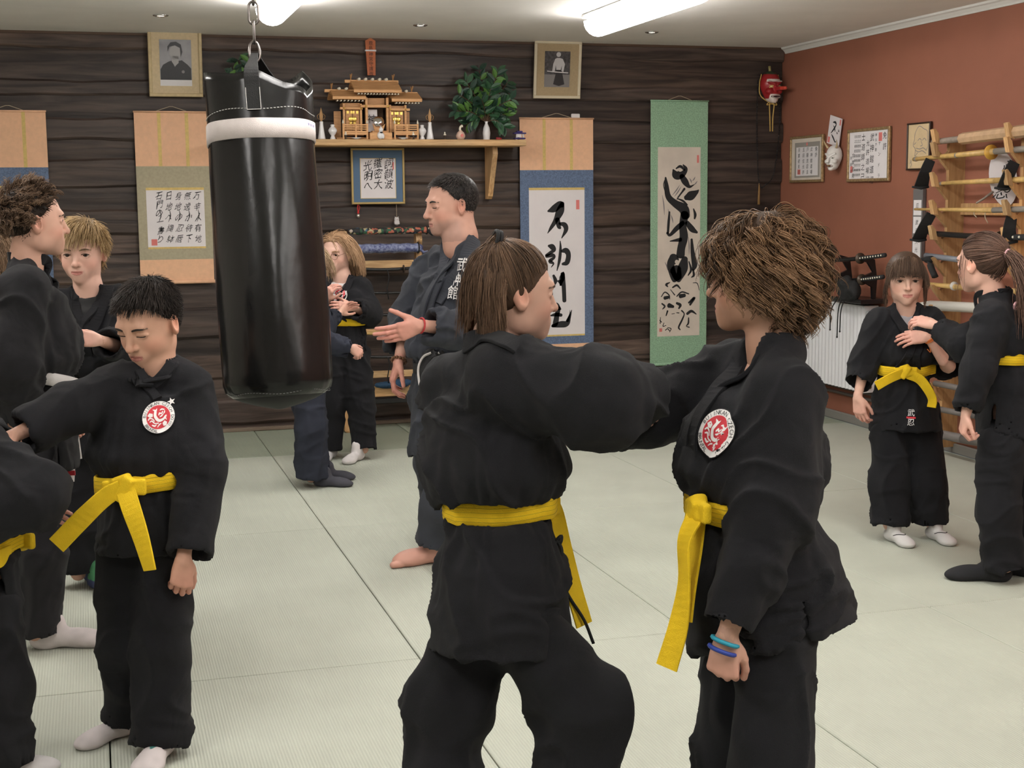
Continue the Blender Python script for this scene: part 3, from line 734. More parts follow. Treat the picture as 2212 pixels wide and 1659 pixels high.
def foot(ank, toe, L=.21, vox=.0035, W=1.0, bare=False):
    """ank: ankle joint above the floor; toe: horizontal direction. Returns mesh and local coords (along, across, up)"""
    t = unit(V3(toe[0], toe[1], 0)); u = V3(0, 0, 1); b = np.cross(u, t); a = np.asarray(ank, float); z0 = a[2]; k = L / .21
    f = Field(a - L - .03, a + L + .03, vox)
    heel = a - t * .045 * k; heel[2] = .030 * k
    f.ell(heel, np.array([.034, .029 * W, .030]) * k, np.array([t, b, u]), 0)
    mid = a + t * .055 * k; mid[2] = .030 * k
    f.cone(a, heel + t * .03, .030 * k, .028 * k, .03 * k)
    f.ell(mid, np.array([.075, .033 * W, .030]) * k, np.array([t, b, u]), .03 * k)
    ball = a + t * .108 * k; ball[2] = .020 * k
    f.ell(ball, np.array([.045, .041 * W, .020]) * k, np.array([t, b, u]), .03 * k)
    if bare:
        for i, (o, l, r) in enumerate(((.026, .050, .0125), (.009, .047, .009), (-.006, .043, .0085), (-.019, .036, .008), (-.031, .028, .0075))):
            p = ball + b * o * k + t * .02 * k; q = ball + b * o * 1.05 * k + t * l * k; p[2] = q[2] = r * k * 1.05
            f.cone(p, q, r * k, r * k * .95, .004 * k)
    else:
        q = ball + t * .018 * k; q[2] = .017 * k
        f.ell(q, np.array([.042, .037 * W, .017]) * k, np.array([t, b, u]), .02 * k)
    f.cone(a, a + u * .03, .030 * k, .033 * k, .02)
    P, Q = f.mesh(); P[:, 2] = np.maximum(P[:, 2], .0012)
    d = P - V3(a[0], a[1], 0)
    return P, Q, np.stack([d @ t, d @ b, d[:, 2]], 1)

def bvh(P, Q): return BVHTree.FromPolygons(P.tolist(), Q.tolist())
def onto(tree, p, d, off=.002):
    """drop a point along d onto a surface"""
    h = tree.ray_cast(Vector(p), Vector(d))
    if h[0] is None: return None, None
    return np.array(h[0]) + np.array(h[1]) * off, np.array(h[1])
def ribbon(name, pts, wdir, width, th, material, parent, smooth=True, k=5, cup=0.0):
    """a flat strap with thickness along a path; wdir = across the strap (one vector or one per point)"""
    P = np.asarray(pts, float); W = np.asarray(wdir, float); W = np.tile(W, (len(P), 1)) if W.ndim == 1 else W
    wd = np.asarray(width, float); wd = np.full(len(P), wd) if wd.ndim == 0 else wd
    A = crom(np.c_[P, W, wd], k); P, W, wd = A[:, :3], A[:, 3:6], A[:, 6]
    T = np.gradient(P, axis=0); T /= np.linalg.norm(T, axis=1)[:, None] + 1e-9
    W = W - T * (W * T).sum(1)[:, None]; W /= np.linalg.norm(W, axis=1)[:, None] + 1e-9
    N = np.cross(T, W); h = th / 2; V = []
    for p, w_, n, d in zip(P, W, N, wd):
        a, b = w_ * d / 2, n * h
        V += [p - a - b * .6, p - a * .93 - b, p + a * .93 - b, p + a - b * .6, p + a + b * .6, p + a * .93 + b, p - a * .93 + b, p - a + b * .6]
    m = len(P); Q = [(i * 8 + j, i * 8 + (j + 1) % 8, (i + 1) * 8 + (j + 1) % 8, (i + 1) * 8 + j) for i in range(m - 1) for j in range(8)]
    Q += [tuple(range(7, -1, -1)), tuple((m - 1) * 8 + j for j in range(8))]
    return addmesh(name, V, Q, material, parent, False)
# ================================================================ lettering: glyph outlines turned into flat meshes
_G = {}
def glyphs(txt):
    """(vertices 2-D, faces) of a line of text at size 1, left-bottom at the origin; width"""
    if txt in _G: return _G[txt]
    cu = bpy.data.curves.new('glyph', 'FONT'); cu.body = txt; cu.size = 1.0; cu.resolution_u = 2
    o = bpy.data.objects.new('glyph', cu); COL.objects.link(o)
    dg = bpy.context.evaluated_depsgraph_get(); dg.update()
    me = bpy.data.meshes.new_from_object(o.evaluated_get(dg))
    V = [(v.co.x, v.co.y) for v in me.vertices]; Fs = [tuple(p.vertices) for p in me.polygons]
    bpy.data.objects.remove(o); bpy.data.curves.remove(cu); bpy.data.meshes.remove(me)
    A = np.array(V) if V else np.zeros((0, 2))
    w = (A[:, 0].min(), A[:, 0].max(), A[:, 1].min(), A[:, 1].max()) if len(A) else (0, .5, 0, .5)
    _G[txt] = (A, Fs, w); return _G[txt]
class Flat:
    """collects flat shapes in 2-D"""
    def __init__(s): s.v = []; s.f = []
    def add(s, V, Fs):
        k = len(s.v); s.v += [(float(a), float(b)) for a, b in V]; s.f += [tuple(i + k for i in f) for f in Fs]; return s
    def poly(s, P): return s.add(P, [tuple(range(len(P)))])
    def disc(s, c, r, n=28, rings=4, r0=0.0, sx=1.0):
        V = []; Fs = []
        for i in range(rings + 1):
            q = r0 + (r - r0) * i / rings
            V += [(c[0] + sx * max(q, 1e-5) * math.cos(2 * math.pi * j / n), c[1] + max(q, 1e-5) * math.sin(2 * math.pi * j / n)) for j in range(n)]
        Fs = [(i * n + j, (i + 1) * n + j, (i + 1) * n + (j + 1) % n, i * n + (j + 1) % n) for i in range(rings) for j in range(n)]
        return s.add(V, Fs)
    def glyph(s, ch, c, size, rot=0.0, sx=1.0, jit=0.0, slant=0.0):
        """a character centred at c, its box scaled to size"""
        A, Fs, w = glyphs(ch)
        if not len(A): return s
        q = A - np.array([(w[0] + w[1]) / 2, (w[2] + w[3]) / 2]); q = q * size / max(w[1] - w[0], w[3] - w[2], .3) * np.array([sx, 1])
        if slant: q = q + np.c_[q[:, 1] * slant, q[:, 0] * slant * .5]
        co, si = math.cos(rot), math.sin(rot); q = q @ np.array([[co, si], [-si, co]])
        if jit: q = q + jit * size * np.c_[np.sin(q[:, 1] / size * 7 + c[0] * 90), np.sin(q[:, 0] / size * 6 + c[1] * 70)] * .5
        return s.add(q + np.array(c), Fs)
    def column(s, txt, x, y, size, pitch=None, sx=1.0, jit=0.03, slant=.08):
        for i, ch in enumerate(txt): s.glyph(ch, (x + jit * size * math.sin(i * 5 + x * 99), y - i * (pitch or size * 1.08)), size, .04 * math.sin(i * 3.1 + x * 77), sx, jit, slant)
        return s
    def stroke(s, pts, k=6):
        """a brush stroke: points (x, y, half-width)"""
        A = crom(np.array(pts, float), k); P = A[:, :2]; w = np.maximum(A[:, 2], 1e-5)
        T = np.gradient(P, axis=0); T /= np.linalg.norm(T, axis=1)[:, None] + 1e-12; N = np.c_[-T[:, 1], T[:, 0]]
        L_ = P + N * w[:, None]; R_ = P - N * w[:, None]; m = len(P); V = np.concatenate([L_, R_])
        s.add(V, [(i, i + 1, m + i + 1, m + i) for i in range(m - 1)])
        for e, d in ((0, -1), (m - 1, 1)):
            if w[e] > 2e-4:
                t = T[e] * d; c = P[e]; a0 = math.atan2(N[e][1], N[e][0])
                s.add([c + w[e] * (math.cos(q) * N[e] + .8 * math.sin(q) * t) for q in np.linspace(0, math.pi, 7)], [tuple(range(7))])
        return s
    def on(s, name, o, ax, ay, material, parent, lift=.0006):
        o, ax, ay = (np.asarray(q, float) for q in (o, ax, ay)); n = np.cross(ax, ay); n = n / np.linalg.norm(n)
        return addmesh(name, [o + ax * a + ay * b + n * lift for a, b in s.v], s.f, material, parent)
def patch_shapes(R):
    """round club badge: black rim, white ring, red field, white emblem, ring lettering"""
    rim = Flat().disc((0, 0), R, 36, 6); ring = Flat().disc((0, 0), R * .965, 36, 6); red = Flat().disc((0, 0), R * .72, 32, 5)
    em = Flat(); q = R * .70
    em.stroke([(-.28 * q, .78 * q, .02 * q), (-.10 * q, .58 * q, .10 * q), (-.22 * q, .18 * q, .12 * q), (-.05 * q, -.28 * q, .13 * q), (.35 * q, -.30 * q, .10 * q), (.62 * q, -.12 * q, .08 * q), (.72 * q, -.05 * q, .01 * q)])
    em.stroke([(.10 * q, .76 * q, .01 * q), (-.02 * q, .62 * q, .07 * q), (-.12 * q, .50 * q, .05 * q)]); em.stroke([(.60 * q, -.48 * q, .01 * q), (.55 * q, -.25 * q, .06 * q), (.45 * q, -.2 * q, .04 * q)])
    em.poly([(-.86 * q, .42 * q), (-.62 * q, .60 * q), (-.36 * q, .44 * q), (-.44 * q, .20 * q), (-.70 * q, .22 * q)])
    em.poly([(.18 * q, -.62 * q), (.42 * q, -.46 * q), (.58 * q, -.66 * q), (.46 * q, -.92 * q), (.20 * q, -.90 * q)])
    for a in ([(-.88, .05, .05), (-.72, .16, .06), (-.50, .02, .05), (-.40, -.22, .04)], [(-.80, -.16, .04), (-.60, -.12, .06), (-.44, -.40, .05), (-.14, -.50, .05)], [(-.68, -.48, .05), (-.50, -.62, .07), (-.34, -.56, .03)], [(-.30, -.80, .03), (-.12, -.66, .05), (.06, -.60, .04)],
              [(.10, .16, .05), (.20, .30, .06), (.34, .20, .05), (.48, .34, .05)], [(.30, .52, .03), (.46, .56, .06), (.66, .46, .04)], [(.14, -.02, .04), (.30, .02, .06), (.44, .10, .04)], [(.50, .14, .03), (.62, .24, .05), (.66, .36, .03)]):
        em.stroke([(x * q, y * q, w_ * q) for x, y, w_ in a])
    tx = Flat()
    for txt, a0, a1, flip in (('BUJINKAN CZECH DOJO', 158, -52, False), ('BRUNTAL', 196, 248, True)):
        n = len(txt)
        for i, ch in enumerate(txt):
            if ch == ' ': continue
            a = math.radians(a0 + (a1 - a0) * i / (n - 1)); tx.glyph(ch, (R * .845 * math.cos(a), R * .845 * math.sin(a)), R * .17, a - math.pi / 2 + (math.pi if flip else 0), 1.0)
    return rim, ring, red, em, tx
def star(R):
    return Flat().poly([(R * (1 if i % 2 == 0 else .42) * math.sin(i * math.pi / 5), R * (1 if i % 2 == 0 else .42) * math.cos(i * math.pi / 5)) for i in range(10)])
def badge(p, center, R, axis, starpos=None, view=None, starR=.011):
    b = None
    for f, m_, nm, of in zip(patch_shapes(R), (m_blackprint, m_whiteprint, m_red, m_whiteprint, m_blackprint), ('badge', 'badge_ring', 'badge_field', 'badge_emblem', 'badge_lettering'), (.009, .0096, .0102, .0108, .0104)):
        o = p.decal(nm, f.v, f.f, center, axis, m_, b, of, view=view)
        if b is None: b = o
    if starpos: p.decal('star', star(starR).v, star(starR).f, starpos, axis, m_whiteprint, None, .009, view=view)
class Person:
    """joints are given as picture positions at the person's distance (depth offset in metres), so the figure has its true size in the room"""
    def __init__(s, D, base, label, cat='person', scale=1.0, group=None):
        s.D = D; s.k = scale
        b = atD(base[0], base[1], D)
        s.root = empty('person', (b[0], b[1], 0), label, cat, group)
        s.A = unit(V3(b[0], b[1], 0)); s.R = V3(s.A[1], -s.A[0], 0)      # away from the viewer, to the viewer's right
        s.bodyparts = []; s.surf = {}
    def at(s, x, y, dd=0.0): return atD(x, y, s.D + dd)
    def dir(s, r, u, a): return unit(s.R * r + V3(0, 0, 1) * u + s.A * a)
    def j(s, *t): return s.at(*t)
    # ---------------------------------------------------------- garments
    def jacket(s, fwd, nk, shL, shR, armL, armR, wa, hem, tw, td, ww, wd, hw, hd, rs=(.072, .076, .078), blouse=.03, v=None, vox=.008, slit=.16, material=None, hemtilt=(0, 0), seed=1, wr=.006, name='jacket', vr=.042, band=True, shr=.055):
        """armL / armR: (elbow, cuff) or (elbow, cuff, radii)"""
        f_ = unit(V3(fwd[0], fwd[1], 0)); L = np.cross(V3(0, 0, 1), f_); U = V3(0, 0, 1)
        pts = [nk, shL, shR, wa, hem] + [q for a in (armL, armR) for q in a[:2]]
        P = np.array(pts); m = .16 + .05
        F_ = Field(P.min(0) - m, P.max(0) + m, vox)
        sm = (shL + shR) / 2; top = sm + V3(0, 0, -.02)
        F_.frust(wa - V3(0, 0, .02), top, L, (ww + .01, wd + .01), (tw, td), 0, 1, rnd=.05)
        mid = wa * .62 + top * .38
        F_.ell(mid, (ww + blouse + .012, wd + blouse + .006, .16), np.array([L, f_, U]), .04)
        F_.ell(wa + V3(0, 0, .078), (ww + blouse, wd + blouse, .052), np.array([L, f_, U]), .025)
        F_.cone(shL, shR, shr, shr, .04)
        for sh in (shL, shR): F_.cone(nk + V3(0, 0, -.005), sh, .050, shr, .035)
        F_.cone(nk, nk + V3(0, 0, .012), .062, .058, .02)
        ends = []
        for sh, arm in ((shL, armL), (shR, armR)):
            el, cu = arm[:2]; r = arm[2] if len(arm) > 2 else rs
            F_.chain([sh, el, cu], r, .035); ends.append((el, cu, r))
        # skirt below the belt
        sk = wa + (hem - wa) * .42; w1, d1 = ww + (hw - ww) * .70, wd + (hd - wd) * .70
        F_.frust(wa + V3(0, 0, .02), sk, L, (ww - .004, wd - .004), (w1, d1), .018, 1)
        F_.frust(sk - (hem - wa) * .02, hem, L, (w1, d1), (hw, hd), .0, 1)
        F_.frust(hem + (wa - hem) * .55, hem + (hem - wa) * .12, L, (ww + (hw - ww) * .70 - .014, wd + (hd - wd) * .70 - .014), (hw - .008, hd - .008), 0, -1)
        if hemtilt[0] or hemtilt[1]:
            pass
        # waist pinched by the belt
        for a in np.linspace(0, 2 * math.pi, 40, endpoint=False):
            q = wa + L * (ww + .016) * math.cos(a) + f_ * (wd + .016) * math.sin(a); F_.ell(q, (.020, .020, .022), None, .016, -1)
        if slit:
            for sd in (1, -1):
                F_.box(hem + L * sd * hw + V3(0, 0, slit / 2 - .01), (.06, .006, slit / 2 + .02), np.array([L, f_, U]), 0, 0, -1)
        for el, cu, r in ends:
            d = unit(cu - el); q = r[2]
            F_.frust(cu, cu + d * (q + .05), (0.3, .5, .8), (q + .03, q + .03), (q + .05, q + .05), 0, -1)
            F_.frust(cu - d * .09, cu + d * .02, (0.3, .5, .8), (q * .70, q * .70), (q - .007, q - .007), 0, -1)
        # neck opening and the V at the front
        F_.cone(nk + V3(0, 0, -.01), nk + V3(0, 0, .12), .050 * s.k, .060 * s.k, .006, -1)
        if v is not None:
            a0 = nk + f_ * .05; 
            F_.cone(a0 + V3(0, 0, .02), v, vr, .006, .008, -1)
            F_.cone(a0 + f_ * .05 + V3(0, 0, .05), v + f_ * .07, vr, .006, .008, -1)
        P, Q = F_.mesh(); P = relax(P, Q, 2, .45)
        N = vnormals(P, Q); G = P * V3(11, 11, 4.5); dz = (wa[2] - P[:, 2])
        dg_ = np.stack([P @ unit(L + U * .9), P @ unit(f_ + U * .5), P @ unit(U - L * .9)], 1)
        w = ridge(G + noise3(P * 5, seed + 2)[:, None] * .8, seed) * wr * .8 + (np.clip(ridge(dg_ * V3(5, 8, 14) + noise3(P * 6, seed)[:, None] * 1.1, seed + 4), 0, 1) ** 1.6 - .3) * wr * 1.9 + ridge(P * 22 + noise3(P * 9, seed + 7)[:, None], seed + 6) * wr * .3
        # gathers running up and down from the belt
        th = np.arctan2((P - wa) @ f_, (P - wa) @ L); near = np.exp(-np.abs(dz) / .11) * (np.linalg.norm((P - wa)[:, :2], axis=1) < max(ww, wd) + .12)
        w = w + near * .0045 * np.sin(th * 17 + 2.5 * noise1(th * 3 + 9, seed)) * (np.abs(dz) > .025)
        P = P + N * w[:, None]
        mt = material or m_gi
        o = addmesh(name, P, Q, mt, s.root, True)
        s.surf['jacket'] = (bvh(P, Q), f_, L, wa, nk); s.jdim = (ww, wd)
        # collar band: from the crossing in front, round the nape and back
        vv = np.asarray(v, float) if v is not None else nk + f_ * .10 - U * .14
        tree = s.surf['jacket'][0]; k = s.k; pts = []; wds = []
        for sg in (1, -1):
            seq = [(0.0, None), (.35, None), (.7, None)]
            side = nk + L * sg * .064 * k + f_ * .012 + U * .012; fr = nk + L * sg * .048 * k + f_ * .046 * k - U * .012
            col_ = [(vv + L * sg * -.012, L * sg * .9 + U * .3)] if True else []
            if band: col_ = [(vv * .04 + (wa + f_ * wd - L * sg * .045) * .96, L * sg * .9 + U * .3), (vv * .65 + (wa + f_ * wd - L * sg * .045) * .35, L * sg * .9 + U * .3)] + col_
            col_ += [(vv * .5 + fr * .5 + L * sg * .010, L * sg * .9 + U * .35), (fr, L * sg * .75 + U * .6 + f_ * .3), (side, U + L * sg * .25)]
            cc = []
            for q, wv in col_[:-2]:
                h, nn = onto(tree, q + f_ * .15, -f_, .004)
                cc.append((h if h is not None and np.linalg.norm(h - q) < .09 else q, wv))
            cc += col_[-2:]
            if sg == 1: pts += cc + [(nk - f_ * .058 * k + U * .018, U - f_ * .12)]
            else: pts += cc[::-1]
        A_ = np.array([a for a, b in pts]); B_ = np.array([unit(b) for a, b in pts])
        # the strap's across-vector flips on the second half
        for i in range(1, len(B_)):
            if B_[i] @ B_[i - 1] < -.2: B_[i:] *= -1
        ribbon('collar', A_, B_, np.array([.036 * k] * len(A_)), .010, mt, s.root, k=6)
        return o
    def trousers(s, wa, legs, r=(.105, .088, .082), vox=.009, material=None, seed=5, wr=.007, up=.10, ww=.12, wd=.1, fwd=None):
        """legs: [(hip, knee, hem, radii?)...]"""
        P = np.array([q for l in legs for q in l[:3]] + [wa]); F_ = Field(P.min(0) - .2, P.max(0) + .2, vox)
        hips = [l[0] for l in legs]; c = sum(hips) / len(hips)
        F_.ell(c + V3(0, 0, .02), (ww * .86, wd * .86, .12), np.array([np.cross(V3(0, 0, 1), fwd), fwd, V3(0, 0, 1)]) if fwd is not None else None, 0)
        for l in legs:
            rr = l[3] if len(l) > 3 else r
            F_.chain(l[:3], rr, .03)
        for l in legs:
            rr = l[3] if len(l) > 3 else r
            kn, he = l[1], l[2]; d = unit(he - kn)
            F_.frust(he, he + d * .18, (.4, .8, .1), (rr[2] + .02,) * 2, (rr[2] + .02,) * 2, 0, -1)
            F_.frust(he - d * .12, he + d * .02, (.4, .8, .1), (rr[2] * .75,) * 2, (rr[2] - .008,) * 2, 0, -1)
        P, Q = F_.mesh(); P = relax(P, Q, 2, .45); N = vnormals(P, Q)
        w = (np.clip(ridge(P * V3(9, 9, 2.6) + noise3(P * 4, seed)[:, None], seed), 0, 1) ** 1.4 - .35) * wr * 1.9 + (np.clip(ridge(P * V3(7, 7, 15) + noise3(P * 5, seed + 1)[:, None] * 1.2, seed + 3), 0, 1) ** 1.6 - .3) * wr * 1.2
        P = P + N * w[:, None]; P[:, 2] = np.maximum(P[:, 2], .004)
        s.surf['trousers'] = (bvh(P, Q), fwd, None, wa, None)
        return addmesh('trousers', P, Q, material or m_gi, s.root, True)
    # ---------------------------------------------------------- belt
    def belt(s, wa, width=.042, material=None, tilt=(0, 0), knot=None, tails=(), ext=.0, span=None, knotdir=None, stitch=True, n=72):
        tree, f_, L, _, _ = s.surf['jacket']; mt = material or m_yellow; rad = []; ang = np.linspace(0, 2 * math.pi, n, endpoint=False)
        for a in ang:
            d = L * math.cos(a) + f_ * math.sin(a); best = 0
            for dz in (-.012, 0, .012):
                o = wa + V3(0, 0, dz + tilt[0] * math.cos(a) * .12 + tilt[1] * math.sin(a) * .12) + d * .5
                h = tree.ray_cast(Vector(o), Vector(-d), .48)
                if h[0] is not None: best = max(best, np.linalg.norm((np.array(h[0]) - wa)[:2]))
            rad.append(best if best else .1)
        rad = np.array(rad); ww, wd = s.jdim
        lim = 1.0 / np.sqrt((np.cos(ang) / (ww + .019)) ** 2 + (np.sin(ang) / (wd + .019)) ** 2); rad = np.minimum(rad, lim)
        for _ in range(3): rad = np.maximum(rad, (np.roll(rad, 1) + np.roll(rad, -1)) / 2)
        V = []; 
        for i, a in enumerate(ang):
            d = L * math.cos(a) + f_ * math.sin(a); c = wa + V3(0, 0, tilt[0] * math.cos(a) * .12 + tilt[1] * math.sin(a) * .12)
            h = width / 2
            for (rr, z) in ((.007, -h), (.011, -h * .92), (.0118, 0), (.011, h * .92), (.007, h), (-.006, h * .8), (-.006, -h * .8)):
                V.append(c + d * (rad[i] + rr) + V3(0, 0, z))
        m = 7; Q = [(i * m + j, ((i + 1) % n) * m + j, ((i + 1) % n) * m + (j + 1) % m, i * m + (j + 1) % m) for i in range(n) for j in range(m)]
        b = addmesh('belt', V, Q, mt, s.root, True)
        if stitch:
            mb = MB()
            for q in (-.30, -.1, .1, .30):
                pts = []
                for i in list(range(n)) + [0]:
                    a = ang[i]; d = L * math.cos(a) + f_ * math.sin(a); pts.append(wa + V3(0, 0, tilt[0] * math.cos(a) * .12 + tilt[1] * math.sin(a) * .12 + q * width) + d * (rad[i] + .0114))
                mb.tube(pts, .0007, 4, False)
            mb.build('stitching', m_thread if mt is m_yellow else mt, b, True)
        if knot is not None:
            kd = unit(knotdir if knotdir is not None else f_); kl = unit(np.cross(V3(0, 0, 1), kd)); U = np.cross(kd, kl); kk = width / .042
            c = np.asarray(knot, float); F_ = Field(c - .07, c + .07, .0035)
            F_.box(c, (.022 * kk, .016, .026 * kk), np.array([unit(kl + U * .35), kd, unit(U - kl * .35)]), .010, 0)
            F_.box(c + kd * .010 - U * .004, (.013 * kk, .012, .029 * kk), np.array([unit(kl - U * .6), kd, unit(U + kl * .6)]), .007, .004)
            F_.box(c + kl * .028 * kk, (.020 * kk, .010, .018 * kk), np.array([kl, kd, U]), .007, .008)
            F_.box(c - kl * .028 * kk - U * .006, (.020 * kk, .010, .018 * kk), np.array([kl, kd, U]), .007, .008)
            P, Q = F_.mesh(); addmesh('knot', P, Q, mt, b, True)
        for pts, wdir in tails:
            pts = [np.asarray(p, float) for p in pts]
            r = ribbon('belt_tail', pts, wdir, width * .97, .0055, mt, b)
        return b
    # ---------------------------------------------------------- lapel band: follows the jacket's surface
    def lapel(s, pts, view=None, width=.036, th=.008, material=None, off=.004, name='lapel'):
        """pts: picture positions (x, y) looked up on the jacket along the line of sight"""
        tree = s.surf['jacket'][0]; P = []; N = []
        for q in crom(np.array(pts, float), 4):
            d = ray(q[0], q[1]); h = tree.ray_cast(Vector(CAM), Vector(d))
            if h[0] is None: continue
            P.append(np.array(h[0]) + np.array(h[1]) * off); N.append(np.array(h[1]))
        if len(P) < 3: return None
        P = np.array(P); N = np.array(N)
        for _ in range(2): N[1:-1] = (N[:-2] + 2 * N[1:-1] + N[2:]) / 4; P[1:-1] = (P[:-2] + 2 * P[1:-1] + P[2:]) / 4
        T = np.gradient(P, axis=0); W = np.cross(N, T); W /= np.linalg.norm(W, axis=1)[:, None] + 1e-9
        return ribbon(name, P, W, width, th, material or m_gi, s.root, k=2)
    def decal(s, name, V2, Fs, center, axis, material, parent=None, off=.003, surf='jacket', view=None):
        """flat cloth or print (2-D shape in metres) laid onto the garment around a picture point"""
        tree = s.surf[surf][0]; h = tree.ray_cast(Vector(CAM), Vector(ray(*center)))
        if h[0] is None: return None
        c = np.array(h[0])
        if view is None:
            n = np.zeros(3)
            for a in range(8):
                g = tree.ray_cast(Vector(CAM), Vector(ray(center[0] + 9 * math.cos(a * .785), center[1] + 9 * math.sin(a * .785))))
                if g[0] is not None: n += np.array(g[1])
            n = unit(n)
        else: n = unit(view)
        ax = unit(axis - n * (np.asarray(axis) @ n)); ay = np.cross(n, ax); V = []
        for a, b in V2:
            o = c + ax * a + ay * b; p, nn = onto(tree, o + n * .10, -n, 0)
            if p is None or np.linalg.norm(p - o) > .05: p = o
            V.append(p + n * off)
        return addmesh(name, V, [tuple(f) for f in Fs], material, parent or s.root, True)
    # ---------------------------------------------------------- body under the clothes, with head, hands and bare feet: one mesh
    def body(s, head, nk, shL, shR, elL, wrL, elR, wrR, wa, legs, fwd, tw=.12, td=.075, shirt=None, skin=SKIN):
        f_ = unit(V3(fwd[0], fwd[1], 0)); L = np.cross(V3(0, 0, 1), f_)
        P = np.array([nk, shL, shR, elL, wrL, elR, wrR, wa] + [q for l in legs for q in l[:3]]); F_ = Field(P.min(0) - .12, P.max(0) + .12, .011)
        hip = sum(l[0] for l in legs) / 2
        F_.frust(hip, wa, L, (s.jdim[0] * .72, s.jdim[1] * .70), (s.jdim[0] * .72, s.jdim[1] * .70), 0, 1, .02); F_.frust(wa - V3(0, 0, .03), (shL + shR) / 2 - V3(0, 0, .03), L, (s.jdim[0] * .74, s.jdim[1] * .72), (tw, td), .02, 1, .03)
        F_.cone(shL, shR, .042, .042, .03); F_.cone(nk - V3(0, 0, .03), nk + V3(0, 0, .03), .048 * s.k, .045 * s.k, .03)
        for a in ((shL, elL, wrL), (shR, elR, wrR)): F_.chain(a, (.042 * s.k, .034 * s.k, .022 * s.k), .02)
        for l in legs: F_.chain(l[:3], (.070 * s.k, .050 * s.k, .032 * s.k), .03)
        Pb, Qb = F_.mesh(); Pb = relax(Pb, Qb, 2)
        for el, wr, sg in ((elL, wrL, 1), (elR, wrR, -1)):
            if not any(np.linalg.norm(q[0] - wr, axis=1).min() < .035 for q in s.bodyparts):
                fd = unit(wr - el); pm = unit(-L * sg + V3(0, 0, -.2)); s.bodyparts.append(hand(wr, el, fd, pm, 1 if np.cross(fd, pm) @ f_ > 0 else -1, .15 * s.k, curl=(.5, .6, .4), thumb=.3, vox=.0038, skin=skin, fore=.05))
        parts = [(Pb, Qb, np.tile(np.array(skin), (len(Pb), 1)))] + s.bodyparts
        if head is not None: parts.append((head.P, head.Q, head.C))
        V, Q, C = join(parts)
        o = addmesh('body', V, Q, m_skin, s.root, True, cols=C)
        if head is not None: head.extras(o)
        if shirt is not None:
            P = np.array([nk, shL, shR, wa]); F2 = Field(P.min(0) - .14, P.max(0) + .14, .010)
            F2.frust(wa, (shL + shR) / 2 - V3(0, 0, .02), L, (s.jdim[0] * .8, s.jdim[1] * .78), (tw, td + .006), 0, 1, .03)
            F2.cone(shL, shR, .046, .046, .03); F2.cone(nk - V3(0, 0, .02), nk, .062 * s.k, .06 * s.k, .03)
            F2.cone(nk - V3(0, 0, .0), nk + f_ * .03 + V3(0, 0, .07), .055 * s.k, .08 * s.k, .01, -1)
            P2, Q2 = F2.mesh(); P2 = relax(P2, Q2, 1)
            addmesh('undershirt', P2, Q2, shirt, s.root, True)
        return o
    def hair(s, head, parts, name='hair'):
        V, Q, C = join(parts); return addmesh(name, V, Q, m_hair, s.root, True, cols=np.clip(C, 0, 1))
    def sock(s, ank, toe, colr, L=.20, W=1.0, name='sock', top=None, toecol=None, mid=None, band=None):
        P, Q, q = foot(ank, toe, L, W=W); C = np.tile(np.array(colr), (len(P), 1)) * (1 + .10 * noise3(P * 45, 2)[:, None])
        if toecol is not None: C[q[:, 0] > L * .62] = toecol
        if band is not None: C[(q[:, 2] > band[0]) & (q[:, 2] < band[1]) & (q[:, 0] < L * .38)] = band[2]
        if mid is not None: C[q[:, 2] > mid[0]] = mid[1]
        return addmesh(name, P, Q, m_sockw, s.root, True, cols=np.clip(C, 0, 1))
# ---------------------------------------------------------------- hair styles
def style_short(h, rng, col, col2, n=2200, L=.034, low=0.0, thick=.007, comb=(0, 1, 0), lift=.10, grav=.10, curl=0.0, turns=1.5, rad=.0011, topL=1.5):
    r = scalp(h, n, rng, low); c = V3(0, -.03, .105)
    nn = (r - V3(0, -.012, .027)) / V3(.077, .095, .087) ** 2; nn /= np.linalg.norm(nn, axis=1)[:, None]; d = (r - c) * V3(1, 1, .6) + np.array(comb) * .05 + rng.normal(size=r.shape) * .010; d = d - nn * ((d * nn).sum(1) * .95)[:, None]; top = np.clip((r[:, 2] - .02) / .08, 0, 1)
    X = strands(h, r, d, L * (.6 + topL * .6 * top) * rng.uniform(.7, 1.25, n), 7, rng, grav=grav, lift=lift, curl=curl, turns=turns)
    return [cap(h, thick, np.array(col) * .75, low), strand_mesh(h, X, rad, col, col2, rng)]
def setz(p, z): p = np.array(p, float); p[2] = z; return p
rng = np.random.default_rng(3)

# ---------------------------------------------------------------- boy with curly hair, foreground
p = Person(3.0, (1650, 1400), 'person with a mop of curly light-brown hair, side-on, yellow belt, arm stretched forward', scale=1.0)
fw = p.dir(-.90, 0, -.40); hf = p.dir(-.97, -.03, .16)
nk = p.at(1672, 752); shL = p.at(1700, 858, -.12); shR = p.at(1590, 806, .13)
elL = p.at(1672, 1085, -.15); cuL = p.at(1572, 1352, -.19); wrL = p.at(1570, 1375, -.19)
elR = p.at(1420, 884, .20); cuR = p.at(1243, 908, .14); wrR = p.at(1200, 905, .13)
wa = p.at(1612, 1088); hem = p.at(1672, 1372)
p.jacket(fw, nk, shL, shR, (elL, cuL, (.072, .080, .052)), (elR, cuR, (.072, .076, .066)), wa, hem, .155, .098, .122, .108, .165, .180, blouse=.034, v=p.at(1600, 850, -.02), vox=.0072, slit=.10, seed=3, wr=.0065, shr=.05)
hL, kL, aL = p.at(1680, 1330, -.07), p.at(1668, 1640, -.10), setz(p.at(1665, 1960, -.07), .05)
hR, kR, aR = p.at(1602, 1330, .08), p.at(1588, 1640, .08), setz(p.at(1590, 1960, .09), .05)
